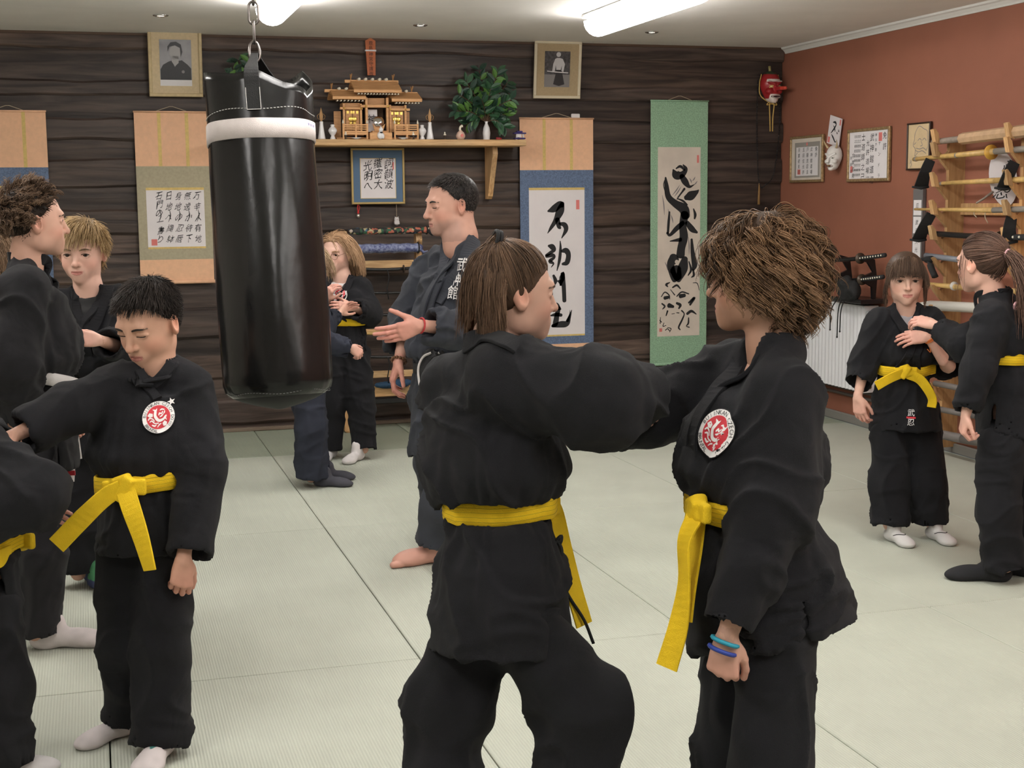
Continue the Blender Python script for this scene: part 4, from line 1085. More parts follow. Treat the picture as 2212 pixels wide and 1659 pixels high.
p.trousers(wa, [(hL, kL, aL, (.085, .086, .080)), (hR, kR, aR, (.085, .086, .080))], fwd=fw, vox=.009, seed=8)
p.belt(wa, .048, knot=p.at(1508, 1100, -.10), knotdir=fw, tails=[
    ([p.at(1505, 1110, -.11), p.at(1478, 1170, -.13), p.at(1478, 1260, -.13), p.at(1466, 1350, -.13), p.at(1440, 1442, -.12)], np.array([p.dir(.9, .1, -.5), p.dir(.55, .05, -.8), p.dir(.5, 0, -.8), p.dir(.8, 0.1, -.5), p.dir(.9, .15, -.3)])),
    ([p.at(1512, 1112, -.085), p.at(1504, 1180, -.09), p.at(1490, 1270, -.10), p.at(1482, 1340, -.10)], p.dir(.5, 0, -.8))])
head = Head(p.at(1646, 598), hf, .232, neck=p.at(1668, 735), skin=(.50, .285, .195), brow=(.07, .045, .03), nose=.9, vox=.0026).build()
p.bodyparts = [hand(wrL, elL, p.dir(-.12, -1, -.05), p.dir(.1, 0, 1), 1, .150, curl=(1.15, 1.2, .7), thumb=.3, tcurl=.8, skin=(.56, .33, .25)),
               hand(wrR, elR, p.dir(-1, .1, .1), p.dir(0, -1, 0), 1, .150, curl=(1.1, 1.2, .8), skin=(.56, .33, .25))]
p.body(head, nk, shL, shR, elL, wrL, elR, wrR, wa, [(hL, kL, aL), (hR, kR, aR)], fw)
ca, cb = (.046, .025, .0145), (.32, .185, .100)
n = 430; r = scalp(head, n, rng, -.004); q = rng.normal(size=(60, 2)) * .022; r = np.r_[r, np.c_[q[:, 0], q[:, 1] - .02, .1135 - 2.5 * (q ** 2).sum(1)]]; n = len(r); d = (r - V3(0, -.02, .095)) * V3(1, 1, .35) + rng.normal(size=(n, 3)) * .006
L = (.090 + .30 * np.clip(r[:, 2] + .02, 0, .12) + np.where(r[:, 1] > .04, -.018, -.006)) * rng.uniform(.78, 1.05, n)
X = strands(head, r, d, L, 26, rng, grav=.24, lift=.30, curl=.0135, turns=1.75, sync=1.2, jit=.008)
p.hair(head, [cap(head, .018, np.array(ca) * 1.2, -.004), strand_mesh(head, clump(X, 13, rng, .0062, .30), .0010, ca, cb, rng, tip=.5)])
badge(p, (1549, 935), .048, p.dir(.45, -.1, -.9), (1569, 905), view=unit(fw + p.dir(0, 0, -.5)))
for off, cl in ((-.004, (.02, .30, .42)), (-.022, (.02, .05, .32))):
    d = unit(wrL - elL); c = wrL + d * (-off + .006); M = V3(*d)
    mb = MB(); e1 = unit(np.cross(d, p.A)); e2 = np.cross(d, e1)
    mb.tube([c + .0265 * (math.cos(a) * e1 + .9 * math.sin(a) * e2) + d * .004 * math.sin(a) for a in np.linspace(0, 2 * math.pi, 25)], .0045, 6, False, flat=1.0)
    mb.build('wristband', mat('band%d' % int(cl[2] * 100), cl, .5), p.root, True)

# ---------------------------------------------------------------- boy with the short ponytail, foreground
p = Person(3.05, (1080, 1400), 'person seen from behind with tied-up brown hair and bent knees, yellow belt')
fw = p.dir(.74, 0, .67); hf = p.dir(.93, -.08, .34)
nk = p.at(1066, 752, .0); shL = p.at(978, 835, .10); shR = p.at(1095, 822, -.11)
elR = p.at(1290, 862, -.17); cuR = p.at(1405, 842, -.05); wrR = p.at(1385, 848, .0)
elL = p.at(1060, 930, .25); cuL = p.at(1150, 945, .27); wrL = p.at(1160, 940, .27)
wa = p.at(1079, 1088); hem = p.at(1082, 1402)
p.jacket(fw, nk, shL, shR, (elL, cuL, (.07, .07, .06)), (elR, cuR, (.085, .092, .058)), wa, hem, .150, .100, .098, .088, .160, .150, blouse=.052, vox=.0072, slit=0, seed=13, wr=.0075, shr=.05)
hL, kL, aL = p.at(1040, 1340, .05), p.at(972, 1515, .02), setz(p.at(915, 1900, .05), .05)
hR, kR, aR = p.at(1125, 1335, -.05), p.at(1262, 1540, -.05), setz(p.at(1195, 1900, .0), .05)
p.trousers(wa, [(hL, kL, aL, (.078, .088, .080)), (hR, kR, aR, (.080, .092, .085))], fwd=fw, vox=.009, seed=18, wr=.010)
p.belt(wa, .049, tilt=(.0, .06), knot=p.at(1168, 1078, .06), knotdir=fw, tails=[
    ([p.at(1170, 1075, .05), p.at(1196, 1100, .04), p.at(1216, 1180, .03), p.at(1236, 1260, .02), p.at(1262, 1350, .02)], p.dir(.7, .2, .7)),
    ([p.at(1166, 1090, .08), p.at(1190, 1160, .09), p.at(1210, 1280, .09)], p.dir(.6, .1, .8))])
head = Head(p.at(1108, 632, .0), hf, .206, neck=p.at(1078, 742, .01), brow=(.10, .06, .04), skin=(.63, .38, .285), vox=.0026).build()
p.bodyparts = [hand(wrR, elR, p.dir(.25, -.45, .85), p.dir(.3, -.8, -.3), 1, .13, curl=(1, 1.1, .7), fore=.05), hand(wrL, elL, p.dir(.35, -.1, .9), p.dir(.2, -1, 0), -1, .14, curl=(1, 1.1, .7), fore=.05)]
p.body(head, nk, shL, shR, elL, wrL, elR, wrR, wa, [(hL, kL, aL), (hR, kR, aR)], fw)
ca, cb = (.058, .034, .021), (.25, .150, .095)
tie = V3(0, -.045, .116)
n = 3400; r = scalp(head, n, rng, -.016); up = r[:, 2] > -.012 + .02 * rng.normal(size=n) * .4
ru = r[up]; X1 = strands(head, ru, tie - ru, np.linalg.norm(tie - ru, axis=1) * 1.04, 12, rng, grav=.0, lift=.10, target=tie, tpull=.5)
th = rng.uniform(.30, 1, 1500) * np.where(rng.random(1500) < .5, -1, 1); nr = np.c_[.074 * np.sin(th * 1.75), -.015 - .082 * np.cos(th * 1.2), rng.uniform(-.045, .055, 1500)]
X2 = strands(head, nr, np.c_[nr[:, 0] * .2, nr[:, 1] * .15, -.06 * np.ones(1500)], rng.uniform(.07, .125, 1500), 10, rng, grav=.35, lift=.16, curl=.002, turns=1)
m = 110; rt = tie + rng.normal(size=(m, 3)) * V3(.007, .004, .004); X3 = strands(head, rt, np.c_[rng.normal(size=m) * .22, -.8 + rng.normal(size=m) * .10, -.35 + rng.normal(size=m) * .10], rng.uniform(.14, .215, m), 14, rng, grav=.45, lift=.06, curl=.002, jit=.01)
X3 = clump(X3, 12, rng, .0045, .5)
p.hair(head, [cap(head, .006, np.array(ca) * 1.2, -.014)] + [strand_mesh(head, X_, .00095, ca, cb, rng) for X_ in (X1, X2, X3)])
mb = MB(); c = head.w(*tie); a1, a2 = head.A[0], head.A[2]; ax = unit(-head.A[1] * .95 + head.A[2] * .2)
e1 = unit(np.cross(ax, a1)); e2 = np.cross(ax, e1)
for o in (-.005, .003): mb.tube([c + ax * (o + .004) + .0185 * (math.cos(a) * e1 + math.sin(a) * e2) for a in np.linspace(0, 2 * math.pi, 17)], .0048, 6, False)
mb.build('hair_tie', m_black, p.root, True)
# stand-up collar at the back, apron ties at the hip
p.lapel([(1008, 744), (1030, 734), (1062, 730), (1092, 738), (1118, 752)], width=.045, off=.005, name='collar')
mb = MB()
for pts in ([(1203, 1165), (1214, 1190), (1208, 1230), (1220, 1262)], [(1203, 1165), (1196, 1200), (1212, 1250), (1230, 1290), (1262, 1340), (1282, 1390)], [(1203, 1165), (1212, 1158), (1210, 1172), (1200, 1168)]):
    mb.tube(crom([p.at(x, y, -.0) for x, y in pts], 5), .006, 6, flat=.6)
mb.build('tie_cord', m_black, p.root, True)

# ---------------------------------------------------------------- boy with the patch, left front
p = Person(4.05, (310, 1630), 'person with cropped dark hair looking down, round red chest badge, yellow belt, white socks', scale=.95)
fw = p.dir(-.30, 0, -.95); hf = p.dir(-.62, -.42, -.72)
nk = p.at(338, 800, .02); shR = p.at(250, 838, -.02); shL = p.at(408, 836, .05)
elL = p.at(432, 1010, -.01); cuL = p.at(410, 1198, -.10); wrL = p.at(396, 1206, -.115)
elR = p.at(150, 885, -.10); cuR = p.at(52, 935, -.18); wrR = p.at(36, 938, -.19)
wa = p.at(298, 1036); hem = p.at(302, 1195)
p.jacket(fw, nk, shL, shR, (elL, cuL, (.068, .068, .062)), (elR, cuR, (.068, .070, .060)), wa, hem, .124, .088, .108, .092, .118, .105, blouse=.026, v=p.at(317, 828, -.06), vox=.0072, slit=.07, seed=23, wr=.0055, band=False, vr=.036, shr=.044)
hR, kR, aR = p.at(272, 1185, .04), p.at(272, 1390, .03), setz(p.at(272, 1580, .14), .055)
hL, kL, aL = p.at(348, 1195, .02), p.at(352, 1400, -.02), setz(p.at(346, 1608, -.01), .05)
p.trousers(wa, [(hL, kL, setz(aL, .035), (.088, .078, .086)), (hR, kR, aR, (.088, .072, .066))], fwd=fw, vox=.008, seed=27, ww=.10, wd=.08)
p.sock(aL + p.dir(0, 0, -1) * .02, p.dir(-.35, 0, -.95), (.66, .60, .60), .20, W=1.1, mid=(.056, (.05, .22, .20)))
p.sock(aR + p.dir(-.02, 0, 0) * .02, p.dir(-.75, 0, -.55), (.66, .60, .60), .185, mid=(.062, (.05, .22, .20)))
p.belt(wa, .054, tilt=(.10, .0), knot=p.at(268, 1052, -.135), knotdir=fw, tails=[
    ([p.at(262, 1056, -.15), p.at(230, 1072, -.16), p.at(180, 1118, -.165), p.at(122, 1178, -.16)], p.dir(.5, .75, -.1)),
    ([p.at(272, 1062, -.15), p.at(284, 1100, -.16), p.at(304, 1160, -.165), p.at(324, 1232, -.16)], np.array([p.dir(.9, -.2, -.2), p.dir(.9, -.2, -.3), p.dir(.8, -.1, -.55), p.dir(.6, 0, -.75)]))])
head = Head(p.at(322, 694, -.01), hf, .232, neck=p.at(338, 785, .02), brow=(.03, .02, .015), eyes='down', skin=(.60, .345, .245), wide=1.0, jaw=.9).build()
p.bodyparts = [hand(wrL, elL, p.dir(-.12, -1, -.05), p.dir(-.1, 0, 1), 1, .150, curl=(.75, .8, .5), thumb=.15, tcurl=.7, skin=(.60, .34, .25)),
               hand(wrR, elR, p.dir(-.85, -.25, -.3), p.dir(-.2, -1, .2), 1, .140, curl=(.35, .4, .3), thumb=.5, skin=(.60, .34, .25))]
p.body(head, nk, shL, shR, elL, wrL, elR, wrR, wa, [(hL, kL, aL), (hR, kR, aR)], fw, tw=.10, td=.065)
p.hair(head, style_short(head, rng, (.016, .012, .010), (.055, .042, .036), n=4800, L=.013, thick=.0055, comb=(.45, 1, 0), lift=.07, grav=.05, rad=.0009, topL=4.2))
p.lapel([(370, 786), (356, 806), (338, 824), (318, 838)], width=.030)
p.lapel([(300, 800), (308, 818), (320, 838), (340, 862)], width=.026)
badge(p, (343, 900), .0435, p.dir(.93, .30, -.2), (371, 866), view=unit(fw + p.dir(0, 0, -.6)))

# ---------------------------------------------------------------- tall boy, left edge, back to the viewer
p = Person(5.03, (90, 1400), 'tall person with curly-topped brown hair in profile, white belt, at the left picture edge', scale=1.08)
fw = p.dir(.80, 0, .55); hf = p.dir(.96, -.02, .22)
nk = p.at(56, 566, .02); shR = p.at(48, 632, -.15); shL = p.at(66, 622, .16)
elR = p.at(28, 780, -.20); cuR = p.at(40, 900, -.12); wrR = p.at(50, 915, -.1)
elL = p.at(92, 770, .22); cuL = p.at(120, 860, .20); wrL = p.at(125, 880, .2)
wa = p.at(82, 818); hem = p.at(70, 1005)
p.jacket(fw, nk, shL, shR, (elL, cuL), (elR, cuR, (.088, .095, .085)), wa, hem, .175, .118, .138, .118, .165, .15, blouse=.03, vox=.009, seed=33, wr=.008, material=m_gi_worn, shr=.058)
hR, kR, aR = p.at(80, 1010, -.05), p.at(92, 1200, -.05), setz(p.at(80, 1375, -.02), .06)
hL, kL, aL = p.at(50, 1010, .12), p.at(30, 1200, .15), setz(p.at(20, 1370, .16), .06)
p.trousers(wa, [(hR, kR, aR, (.10, .085, .08)), (hL, kL, aL, (.10, .085, .08))], fwd=fw, seed=38, material=m_gi_worn)
p.sock(aR + p.dir(.1, 0, 0) * .06, p.dir(.97, 0, -.15), (.68, .62, .62), .235, toecol=(.03, .03, .035))
p.sock(aL, p.dir(.9, 0, .2), (.68, .62, .62), .235, toecol=(.03, .03, .035))
p.belt(wa, .046, material=m_whitecloth, tilt=(0, -.35), stitch=False, knot=p.at(164, 836, .12), knotdir=fw, tails=[
    ([p.at(166, 842, .10), p.at(160, 890, .08), p.at(152, 960, .07), p.at(147, 1040, .06)], p.dir(.9, 0, .3)), ([p.at(162, 842, .10), p.at(150, 900, .09), p.at(158, 950, .08), p.at(164, 992, .07)], p.dir(.9, -.2, .2))])
mb = MB(); mb.box(p.at(149, 1022, .058), (.043, .008, .016), Matrix.Rotation(-.2, 3, 'Z')); mb.build('belt_stripe', m_red, p.root)
MB().box(p.at(147, 1002, .058), (.043, .008, .03), Matrix.Rotation(-.2, 3, 'Z')).build('belt_stripe', mat('grey_stripe', (.3, .3, .3), .7), p.root)
f = Flat()
for i, ch in enumerate('忍法'): f.glyph(ch, (0, -i * .02), .018)
f.on('belt_lettering', p.at(158, 962, .064), p.dir(.95, -.2, 0), p.dir(.2, .95, 0), mat('blue_print', (.03, .05, .35), .7), p.root)
head = Head(p.at(72, 478, -.01), hf, .246, neck=p.at(58, 552, .0), brow=(.10, .06, .04), skin=(.66, .385, .29), nose=.95).build()
p.bodyparts = []
p.body(head, nk, shL, shR, elL, wrL, elR, wrR, wa, [(hR, kR, aR), (hL, kL, aL)], fw)
ca, cb = (.06, .036, .024), (.26, .165, .105)
n = 230; r = scalp(head, n, rng, .045); d = (r - V3(0, -.06, .06)) * V3(1, 1, .4) + V3(0, .05, .0)
X = clump(strands(head, r, d, rng.uniform(.035, .060, n), 12, rng, grav=.02, lift=.20, curl=.0055, turns=1.7, sync=1, jit=.01), 11, rng, .006, .5)
p.hair(head, style_short(head, rng, (.03, .019, .013), (.10, .062, .04), n=1500, L=.018, thick=.005, lift=.03, topL=.5) + [strand_mesh(head, X, .0012, ca, cb, rng, tip=.5)])

# ---------------------------------------------------------------- blond boy, left
p = Person(5.81, (185, 1270), 'blond person in an open black jacket holding a fist to the chest, facing the viewer', scale=1.0)
fw = p.dir(-.15, 0, -1); hf = p.dir(-.28, -.14, -.95)
nk = p.at(192, 632, .03); shR = p.at(128, 662, .02); shL = p.at(252, 652, .03)
elL = p.at(262, 752, -.05); cuL = p.at(232, 742, -.20); wrL = p.at(216, 735, -.22)
elR = p.at(118, 760, .03); cuR = p.at(130, 830, -.05); wrR = p.at(135, 850, -.06)
wa = p.at(190, 830); hem = p.at(190, 985)
p.jacket(fw, nk, shL, shR, (elL, cuL, (.066, .066, .060)), (elR, cuR), wa, hem, .142, .09, .118, .096, .135, .12, blouse=.024, v=p.at(178, 705, -.09), vox=.0085, seed=43, vr=.05, shr=.046)
hR, kR, aR = p.at(165, 1000, 0), p.at(165, 1140, -.02), setz(p.at(170, 1255, .0), .06)
hL, kL, aL = p.at(215, 1000, .02), p.at(212, 1140, 0), setz(p.at(200, 1255, .10), .06)
p.trousers(wa, [(hR, kR, aR, (.09, .082, .075)), (hL, kL, aL, (.09, .08, .072))], fwd=fw, seed=48)
p.sock(aR + p.dir(.2, 0, -.1) * .08, p.dir(.3, 0, -.95), (.035, .045, .12), .20, mid=(.045, (.06, .22, .10)))
p.sock(aL, p.dir(.3, 0, -.95), (.035, .045, .12), .20)
p.belt(wa, .045, material=m_black, stitch=False)
head = Head(p.at(178, 543, 0), hf, .248, neck=p.at(190, 618, .02), brow=(.16, .10, .06), skin=(.70, .43, .34), eyes='open', jaw=.9, smile=.6).build()
p.bodyparts = [hand(wrL, elL, p.dir(-.8, .15, -.5), p.dir(0, -.3, .9), -1, .150, curl=(1.0, 1.1, .6), thumb=.2, tcurl=.9, vox=.003, skin=(.70, .43, .34))]
p.body(head, nk, shL, shR, elL, wrL, elR, wrR, wa, [(hR, kR, aR), (hL, kL, aL)], fw, tw=.115, td=.07, shirt=m_black)
p.hair(head, style_short(head, rng, (.26, .165, .075), (.62, .44, .24), n=2600, L=.052, thick=.010, comb=(-.3, .8, 0), lift=.14, grav=.10, rad=.0012, topL=1.3, low=-.012))
p.lapel([(240, 610), (228, 650), (206, 700), (180, 748)], width=.045); p.lapel([(138, 640), (152, 672), (166, 705), (182, 740)], width=.04)

# ---------------------------------------------------------------- partner cut by the left edge
p = Person(3.88, (-45, 1650), 'person cut off by the lower left edge, only black sleeve, leg and yellow belt showing', scale=.95)
fw = p.dir(.75, 0, .60); hf = p.dir(.8, -.1, .55)
nk = p.at(-80, 905); shR = p.at(-52, 975, -.10); shL = p.at(-30, 960, .13)
elR = p.at(70, 1068, -.16); cuR = p.at(-50, 1110, -.22); wrR = p.at(-75, 1115, -.22)
elL = p.at(40, 1045, .16); cuL = p.at(75, 1075, .24); wrL = p.at(78, 1080, .25)
wa = p.at(-55, 1172); hem = p.at(-55, 1318)
p.jacket(fw, nk, shL, shR, (elL, cuL, (.07, .07, .05)), (elR, cuR, (.078, .086, .08)), wa, hem, .13, .095, .108, .098, .125, .115, seed=53, vox=.008, blouse=.03)
hR, kR, aR = p.at(-20, 1330, -.02), p.at(0, 1480, -.02), setz(p.at(8, 1690, 0), .05)
hL, kL, aL = p.at(-70, 1330, .05), p.at(-75, 1480, .05), setz(p.at(-80, 1690, .08), .05)
p.trousers(wa, [(hR, kR, aR, (.09, .08, .078)), (hL, kL, aL, (.09, .08, .075))], fwd=fw, seed=58, ww=.1, wd=.085)
p.sock(aR, p.dir(.9, 0, .1), (.6, .58, .58), .19); p.sock(aL, p.dir(.9, 0, .1), (.6, .58, .58), .19)
p.belt(wa, .052, tilt=(0, .1), knot=p.at(40, 1160, .05), knotdir=fw, tails=[([p.at(42, 1165, .06), p.at(30, 1190, .0), p.at(10, 1202, -.06), p.at(-20, 1215, -.1)], p.dir(.1, 1, 0))])
head = Head(p.at(-130, 820, 0), hf, .225, neck=p.at(-85, 890)).build()
p.body(head, nk, shL, shR, elL, wrL, elR, wrR, wa, [(hR, kR, aR), (hL, kL, aL)], fw, tw=.10, td=.065)
p.hair(head, style_short(head, rng, (.04, .025, .018), (.1, .06, .04), n=900))

# ---------------------------------------------------------------- someone half hidden at the left edge
p = Person(6.3, (-60, 1230), 'light-brown haired person mostly hidden behind the tall white-belted one', scale=.95)
fw = p.dir(.6, 0, -.75); hf = p.dir(.5, 0, .8)
nk = p.at(-38, 612); shR = p.at(-85, 645, .02); shL = p.at(-5, 640, .04)
elL = p.at(5, 730, .02); cuL = p.at(-5, 800, -.04); wrL = p.at(-5, 815, -.04); elR = p.at(-105, 730); cuR = p.at(-100, 800); wrR = p.at(-100, 815)
wa = p.at(-45, 780); hem = p.at(-45, 920)
p.jacket(fw, nk, shL, shR, (elL, cuL), (elR, cuR), wa, hem, .13, .09, .11, .095, .13, .12, seed=63, vox=.012)
hR, kR, aR = p.at(-65, 930), p.at(-65, 1070), setz(p.at(-65, 1200), .06); hL, kL, aL = p.at(-25, 930), p.at(-25, 1070), setz(p.at(-25, 1200), .06)
p.trousers(wa, [(hR, kR, aR), (hL, kL, aL)], fwd=fw, seed=68, vox=.012); p.belt(wa, .04)
p.sock(aR, p.dir(.3, 0, -.9), (.6, .58, .58)); p.sock(aL, p.dir(.3, 0, -.9), (.6, .58, .58))
head = Head(p.at(-22, 548), hf, .22, neck=p.at(-36, 600), vox=.004).build()
p.body(head, nk, shL, shR, elL, wrL, elR, wrR, wa, [(hR, kR, aR), (hL, kL, aL)], fw, tw=.1, td=.065)
n = 1500; r = scalp(head, n, rng, -.01); X = strands(head, r, (r - V3(0, -.02, .1)) * V3(1, 1, .5), rng.uniform(.10, .2, n), 10, rng, grav=.3, lift=.12, curl=.003)
p.hair(head, [cap(head, .008, (.16, .10, .06)), strand_mesh(head, X, .0014, (.14, .085, .05), (.33, .21, .13), rng)])

# ---------------------------------------------------------------- girl with glasses
p = Person(8.66, (745, 985), 'red-blond person with round glasses and a yellow belt by the sword stand', scale=.95)
fw = p.dir(-.45, 0, -.9); hf = p.dir(-.42, -.16, -.9)
nk = p.at(742, 606, .03); shR = p.at(702, 626, 0); shL = p.at(782, 624, .03)
elL = p.at(798, 680, -.02); cuL = p.at(768, 668, -.16); wrL = p.at(760, 664, -.17)
elR = p.at(690, 690, -.02); cuR = p.at(704, 650, -.14); wrR = p.at(708, 645, -.15)
wa = p.at(745, 694); hem = p.at(750, 762)
p.jacket(fw, nk, shL, shR, (elL, cuL, (.066, .068, .060)), (elR, cuR, (.066, .066, .055)), wa, hem, .125, .09, .105, .09, .125, .11, blouse=.022, v=p.at(722, 655, -.08), vox=.010, seed=73, vr=.055, shr=.046)
hR, kR, aR = p.at(722, 770, 0), p.at(718, 870, 0), setz(p.at(714, 968, .05), .06)
hL, kL, aL = p.at(768, 770, .02), p.at(780, 870, 0), setz(p.at(786, 972, 0), .06)
p.trousers(wa, [(hR, kR, aR, (.09, .078, .072)), (hL, kL, aL, (.09, .078, .078))], fwd=fw, seed=78)
p.sock(aL + p.dir(-.3, 0, -.3) * .06, p.dir(-.45, 0, -.9), (.72, .68, .68), .20); p.sock(aR, p.dir(-.3, 0, -.9), (.6, .58, .58), .2)
p.belt(wa, .044, stitch=False)
head = Head(p.at(727, 545, 0), hf, .240, neck=p.at(738, 596, .02), brow=(.30, .16, .08), skin=(.72, .45, .36), vox=.0034, smile=.8).build()
p.bodyparts = [hand(wrL, elL, p.dir(-.9, .1, -.3), p.dir(0, -.2, 1), -1, .15, curl=(.5, .7, .4), vox=.0032, skin=(.70, .42, .33)), hand(wrR, elR, p.dir(.2, .7, -.5), p.dir(.8, 0, .5), -1, .15, curl=(.8, .9, .5), vox=.0032, skin=(.70, .42, .33))]
p.body(head, nk, shL, shR, elL, wrL, elR, wrR, wa, [(hR, kR, aR), (hL, kL, aL)], fw, tw=.105, td=.07, shirt=m_whitecloth)
n = 1600; r = scalp(head, n, rng, 0); d = (r - V3(0, .06, .11)) * V3(2.2, .6, .4) + V3(0, -.045, 0)
X = strands(head, r, d, rng.uniform(.11, .19, n), 12, rng, grav=.26, lift=.06, curl=.003, turns=1)
p.hair(head, [cap(head, .006, (.30, .18, .10)), strand_mesh(head, X, .0014, (.26, .15, .08), (.58, .37, .22), rng)])
g = empty('eyeglasses', head.w(0, .1, 0), 'thin-rimmed round eyeglasses worn by the red-blond person', 'eyeglasses')
mb = MB(); tr_ = []
for sx in (-1, 1):
    MB().tube([head.w(sx * .0315 + .0195 * math.cos(a), .0995, -.004 + .0175 * math.sin(a)) for a in np.linspace(0, 2 * math.pi, 21)], .0013, 5, False).build('rim', mat('glasses_frame', (.25, .12, .08), .3, metal=.6), g, True)
    MB().tube([head.w(sx * .051, .099, 0), head.w(sx * .074, .06, .004), head.w(sx * .080, -.005, .004)], .0012, 5).build('temple', MATS['glasses_frame'], g, True)
MB().tube([head.w(-.0115, .1, -.001), head.w(0, .103, .002), head.w(.0115, .1, -.001)], .0012, 5).build('bridge', MATS['glasses_frame'], g, True)
p.lapel([(762, 590), (752, 618), (738, 645), (722, 672)], width=.04); badge(p, (735, 637), .046, p.dir(.9, .1, -.4), None, view=unit(fw + p.dir(0, 0, -.6)))

# ---------------------------------------------------------------- partner behind the punching bag
p = Person(7.85, (668, 1050), 'person almost wholly behind the punching bag, dark blue trousers and one hand showing', scale=.9)
fw = p.dir(.85, 0, .45); hf = p.dir(.8, -.05, .55)
nk = p.at(664, 628); shR = p.at(668, 655, -.12); shL = p.at(672, 650, .13)
elR = p.at(692, 735, -.14); cuR = p.at(750, 752, -.05); wrR = p.at(756, 750, -.05); elL = p.at(700, 705, .14); cuL = p.at(725, 680, .25); wrL = p.at(735, 675, .25)
wa = p.at(664, 738); hem = p.at(664, 800)
m_navy = mat('washed_navy_cotton', (.030, .034, .050), .88, var=.2, scale=9, bump=.5, bscale=800, spec=.25)
p.jacket(fw, nk, shL, shR, (elL, cuL, (.055, .055, .05)), (elR, cuR, (.058, .056, .048)), wa, hem, .118, .088, .102, .09, .12, .11, seed=83, vox=.011, material=m_navy, shr=.045)
hR, kR, aR = p.at(670, 810, -.06), p.at(672, 925, -.06), setz(p.at(672, 1035, -.02), .05); hL, kL, aL = p.at(660, 810, .08), p.at(668, 925, .10), setz(p.at(690, 1018, .16), .05)
p.trousers(wa, [(hR, kR, aR, (.09, .085, .088)), (hL, kL, aL, (.09, .075, .07))], fwd=fw, seed=88, material=m_navy, ww=.1, wd=.08)
p.sock(aR + p.dir(.3, 0, 0) * .08, p.dir(.95, 0, -.2), (.06, .06, .075), .19); p.sock(aL + p.dir(.3, 0, 0) * .05, p.dir(.95, 0, -.1), (.06, .06, .075), .19)
p.belt(wa, .042, stitch=False, knot=p.at(706, 722, .08), knotdir=fw)
head = Head(p.at(672, 572), hf, .225, neck=p.at(666, 618), vox=.0038).build()
p.bodyparts = [hand(wrR, elR, p.dir(.7, -.5, .2), p.dir(-.2, -.4, .8), 1, .14, curl=(.9, 1, .6), vox=.0034, skin=(.70, .42, .33))]
p.body(head, nk, shL, shR, elL, wrL, elR, wrR, wa, [(hR, kR, aR), (hL, kL, aL)], fw, tw=.1, td=.065)
n = 1500; r = scalp(head, n, rng, 0); X = strands(head, r, (r - V3(0, .0, .11)) * V3(1, 1, .5), rng.uniform(.09, .17, n), 10, rng, grav=.25, lift=.14, curl=.003)
p.hair(head, [cap(head, .008, (.26, .17, .10)), strand_mesh(head, X, .0016, (.22, .14, .08), (.48, .34, .21), rng)])

# ---------------------------------------------------------------- the teacher
p = Person(6.17, (925, 1215), 'barefoot person with short dark hair, faded black jacket with white lettering, gesturing', scale=1.15)
fw = p.dir(-.80, 0, -.60); hf = p.dir(-.92, -.12, -.36); AD = (.60, .335, .255)
nk = p.at(1000, 522, .02); shL = p.at(1034, 592, -.14); shR = p.at(938, 578, .17)
elL = p.at(1022, 716, -.20); cuL = p.at(925, 702, -.32); wrL = p.at(908, 703, -.34)
elR = p.at(884, 690, .20); cuR = p.at(864, 752, .10); wrR = p.at(862, 778, .08)
wa = p.at(958, 790); hem = p.at(962, 985)
p.jacket(fw, nk, shL, shR, (elL, cuL, (.082, .084, .070)), (elR, cuR, (.080, .078, .070)), wa, hem, .180, .115, .150, .125, .165, .150, blouse=.028, v=p.at(952, 600, -.08), vox=.0085, seed=93, wr=.009, material=m_gi_faded, vr=.05, shr=.058)
hL, kL, aL = p.at(975, 1000, -.08), p.at(960, 1090, -.1), setz(p.at(938, 1168, -.02), .10)
hR, kR, aR = p.at(945, 1000, .1), p.at(960, 1090, .2), setz(p.at(1000, 1160, .3), .10)
p.trousers(wa, [(hL, kL, aL, (.11, .098, .088)), (hR, kR, aR, (.11, .098, .09))], fwd=fw, seed=98, material=m_gi_faded, ww=.13)
m_bbelt = mat('worn_black_belt', (.02, .02, .022), .8, bump=.5, bscale=500)
bl = p.belt(wa, .045, material=m_bbelt, stitch=False, knot=p.at(930, 768, -.17), knotdir=fw)
for pts in ([(940, 762), (922, 772), (912, 800), (918, 850)], [(948, 764), (962, 780), (968, 810), (962, 850)]):
    ribbon('belt_tail', [p.at(x, y, -.20) for x, y in pts], p.dir(.8, 0, -.5), .05, .006, m_bbelt, bl)
    for e in (-1, 1): ribbon('belt_edge', [p.at(x + e * 11 * .8, y, -.206) for x, y in pts], p.dir(.8, 0, -.5), .007, .007, m_whitecloth, bl)
head = Head(p.at(975, 442, 0), hf, .258, neck=p.at(994, 512, .0), jaw=1.14, nose=1.12, skin=AD, brow=(.025, .02, .018), eyes='down', wide=.98, lip=(.42, .19, .16)).build()
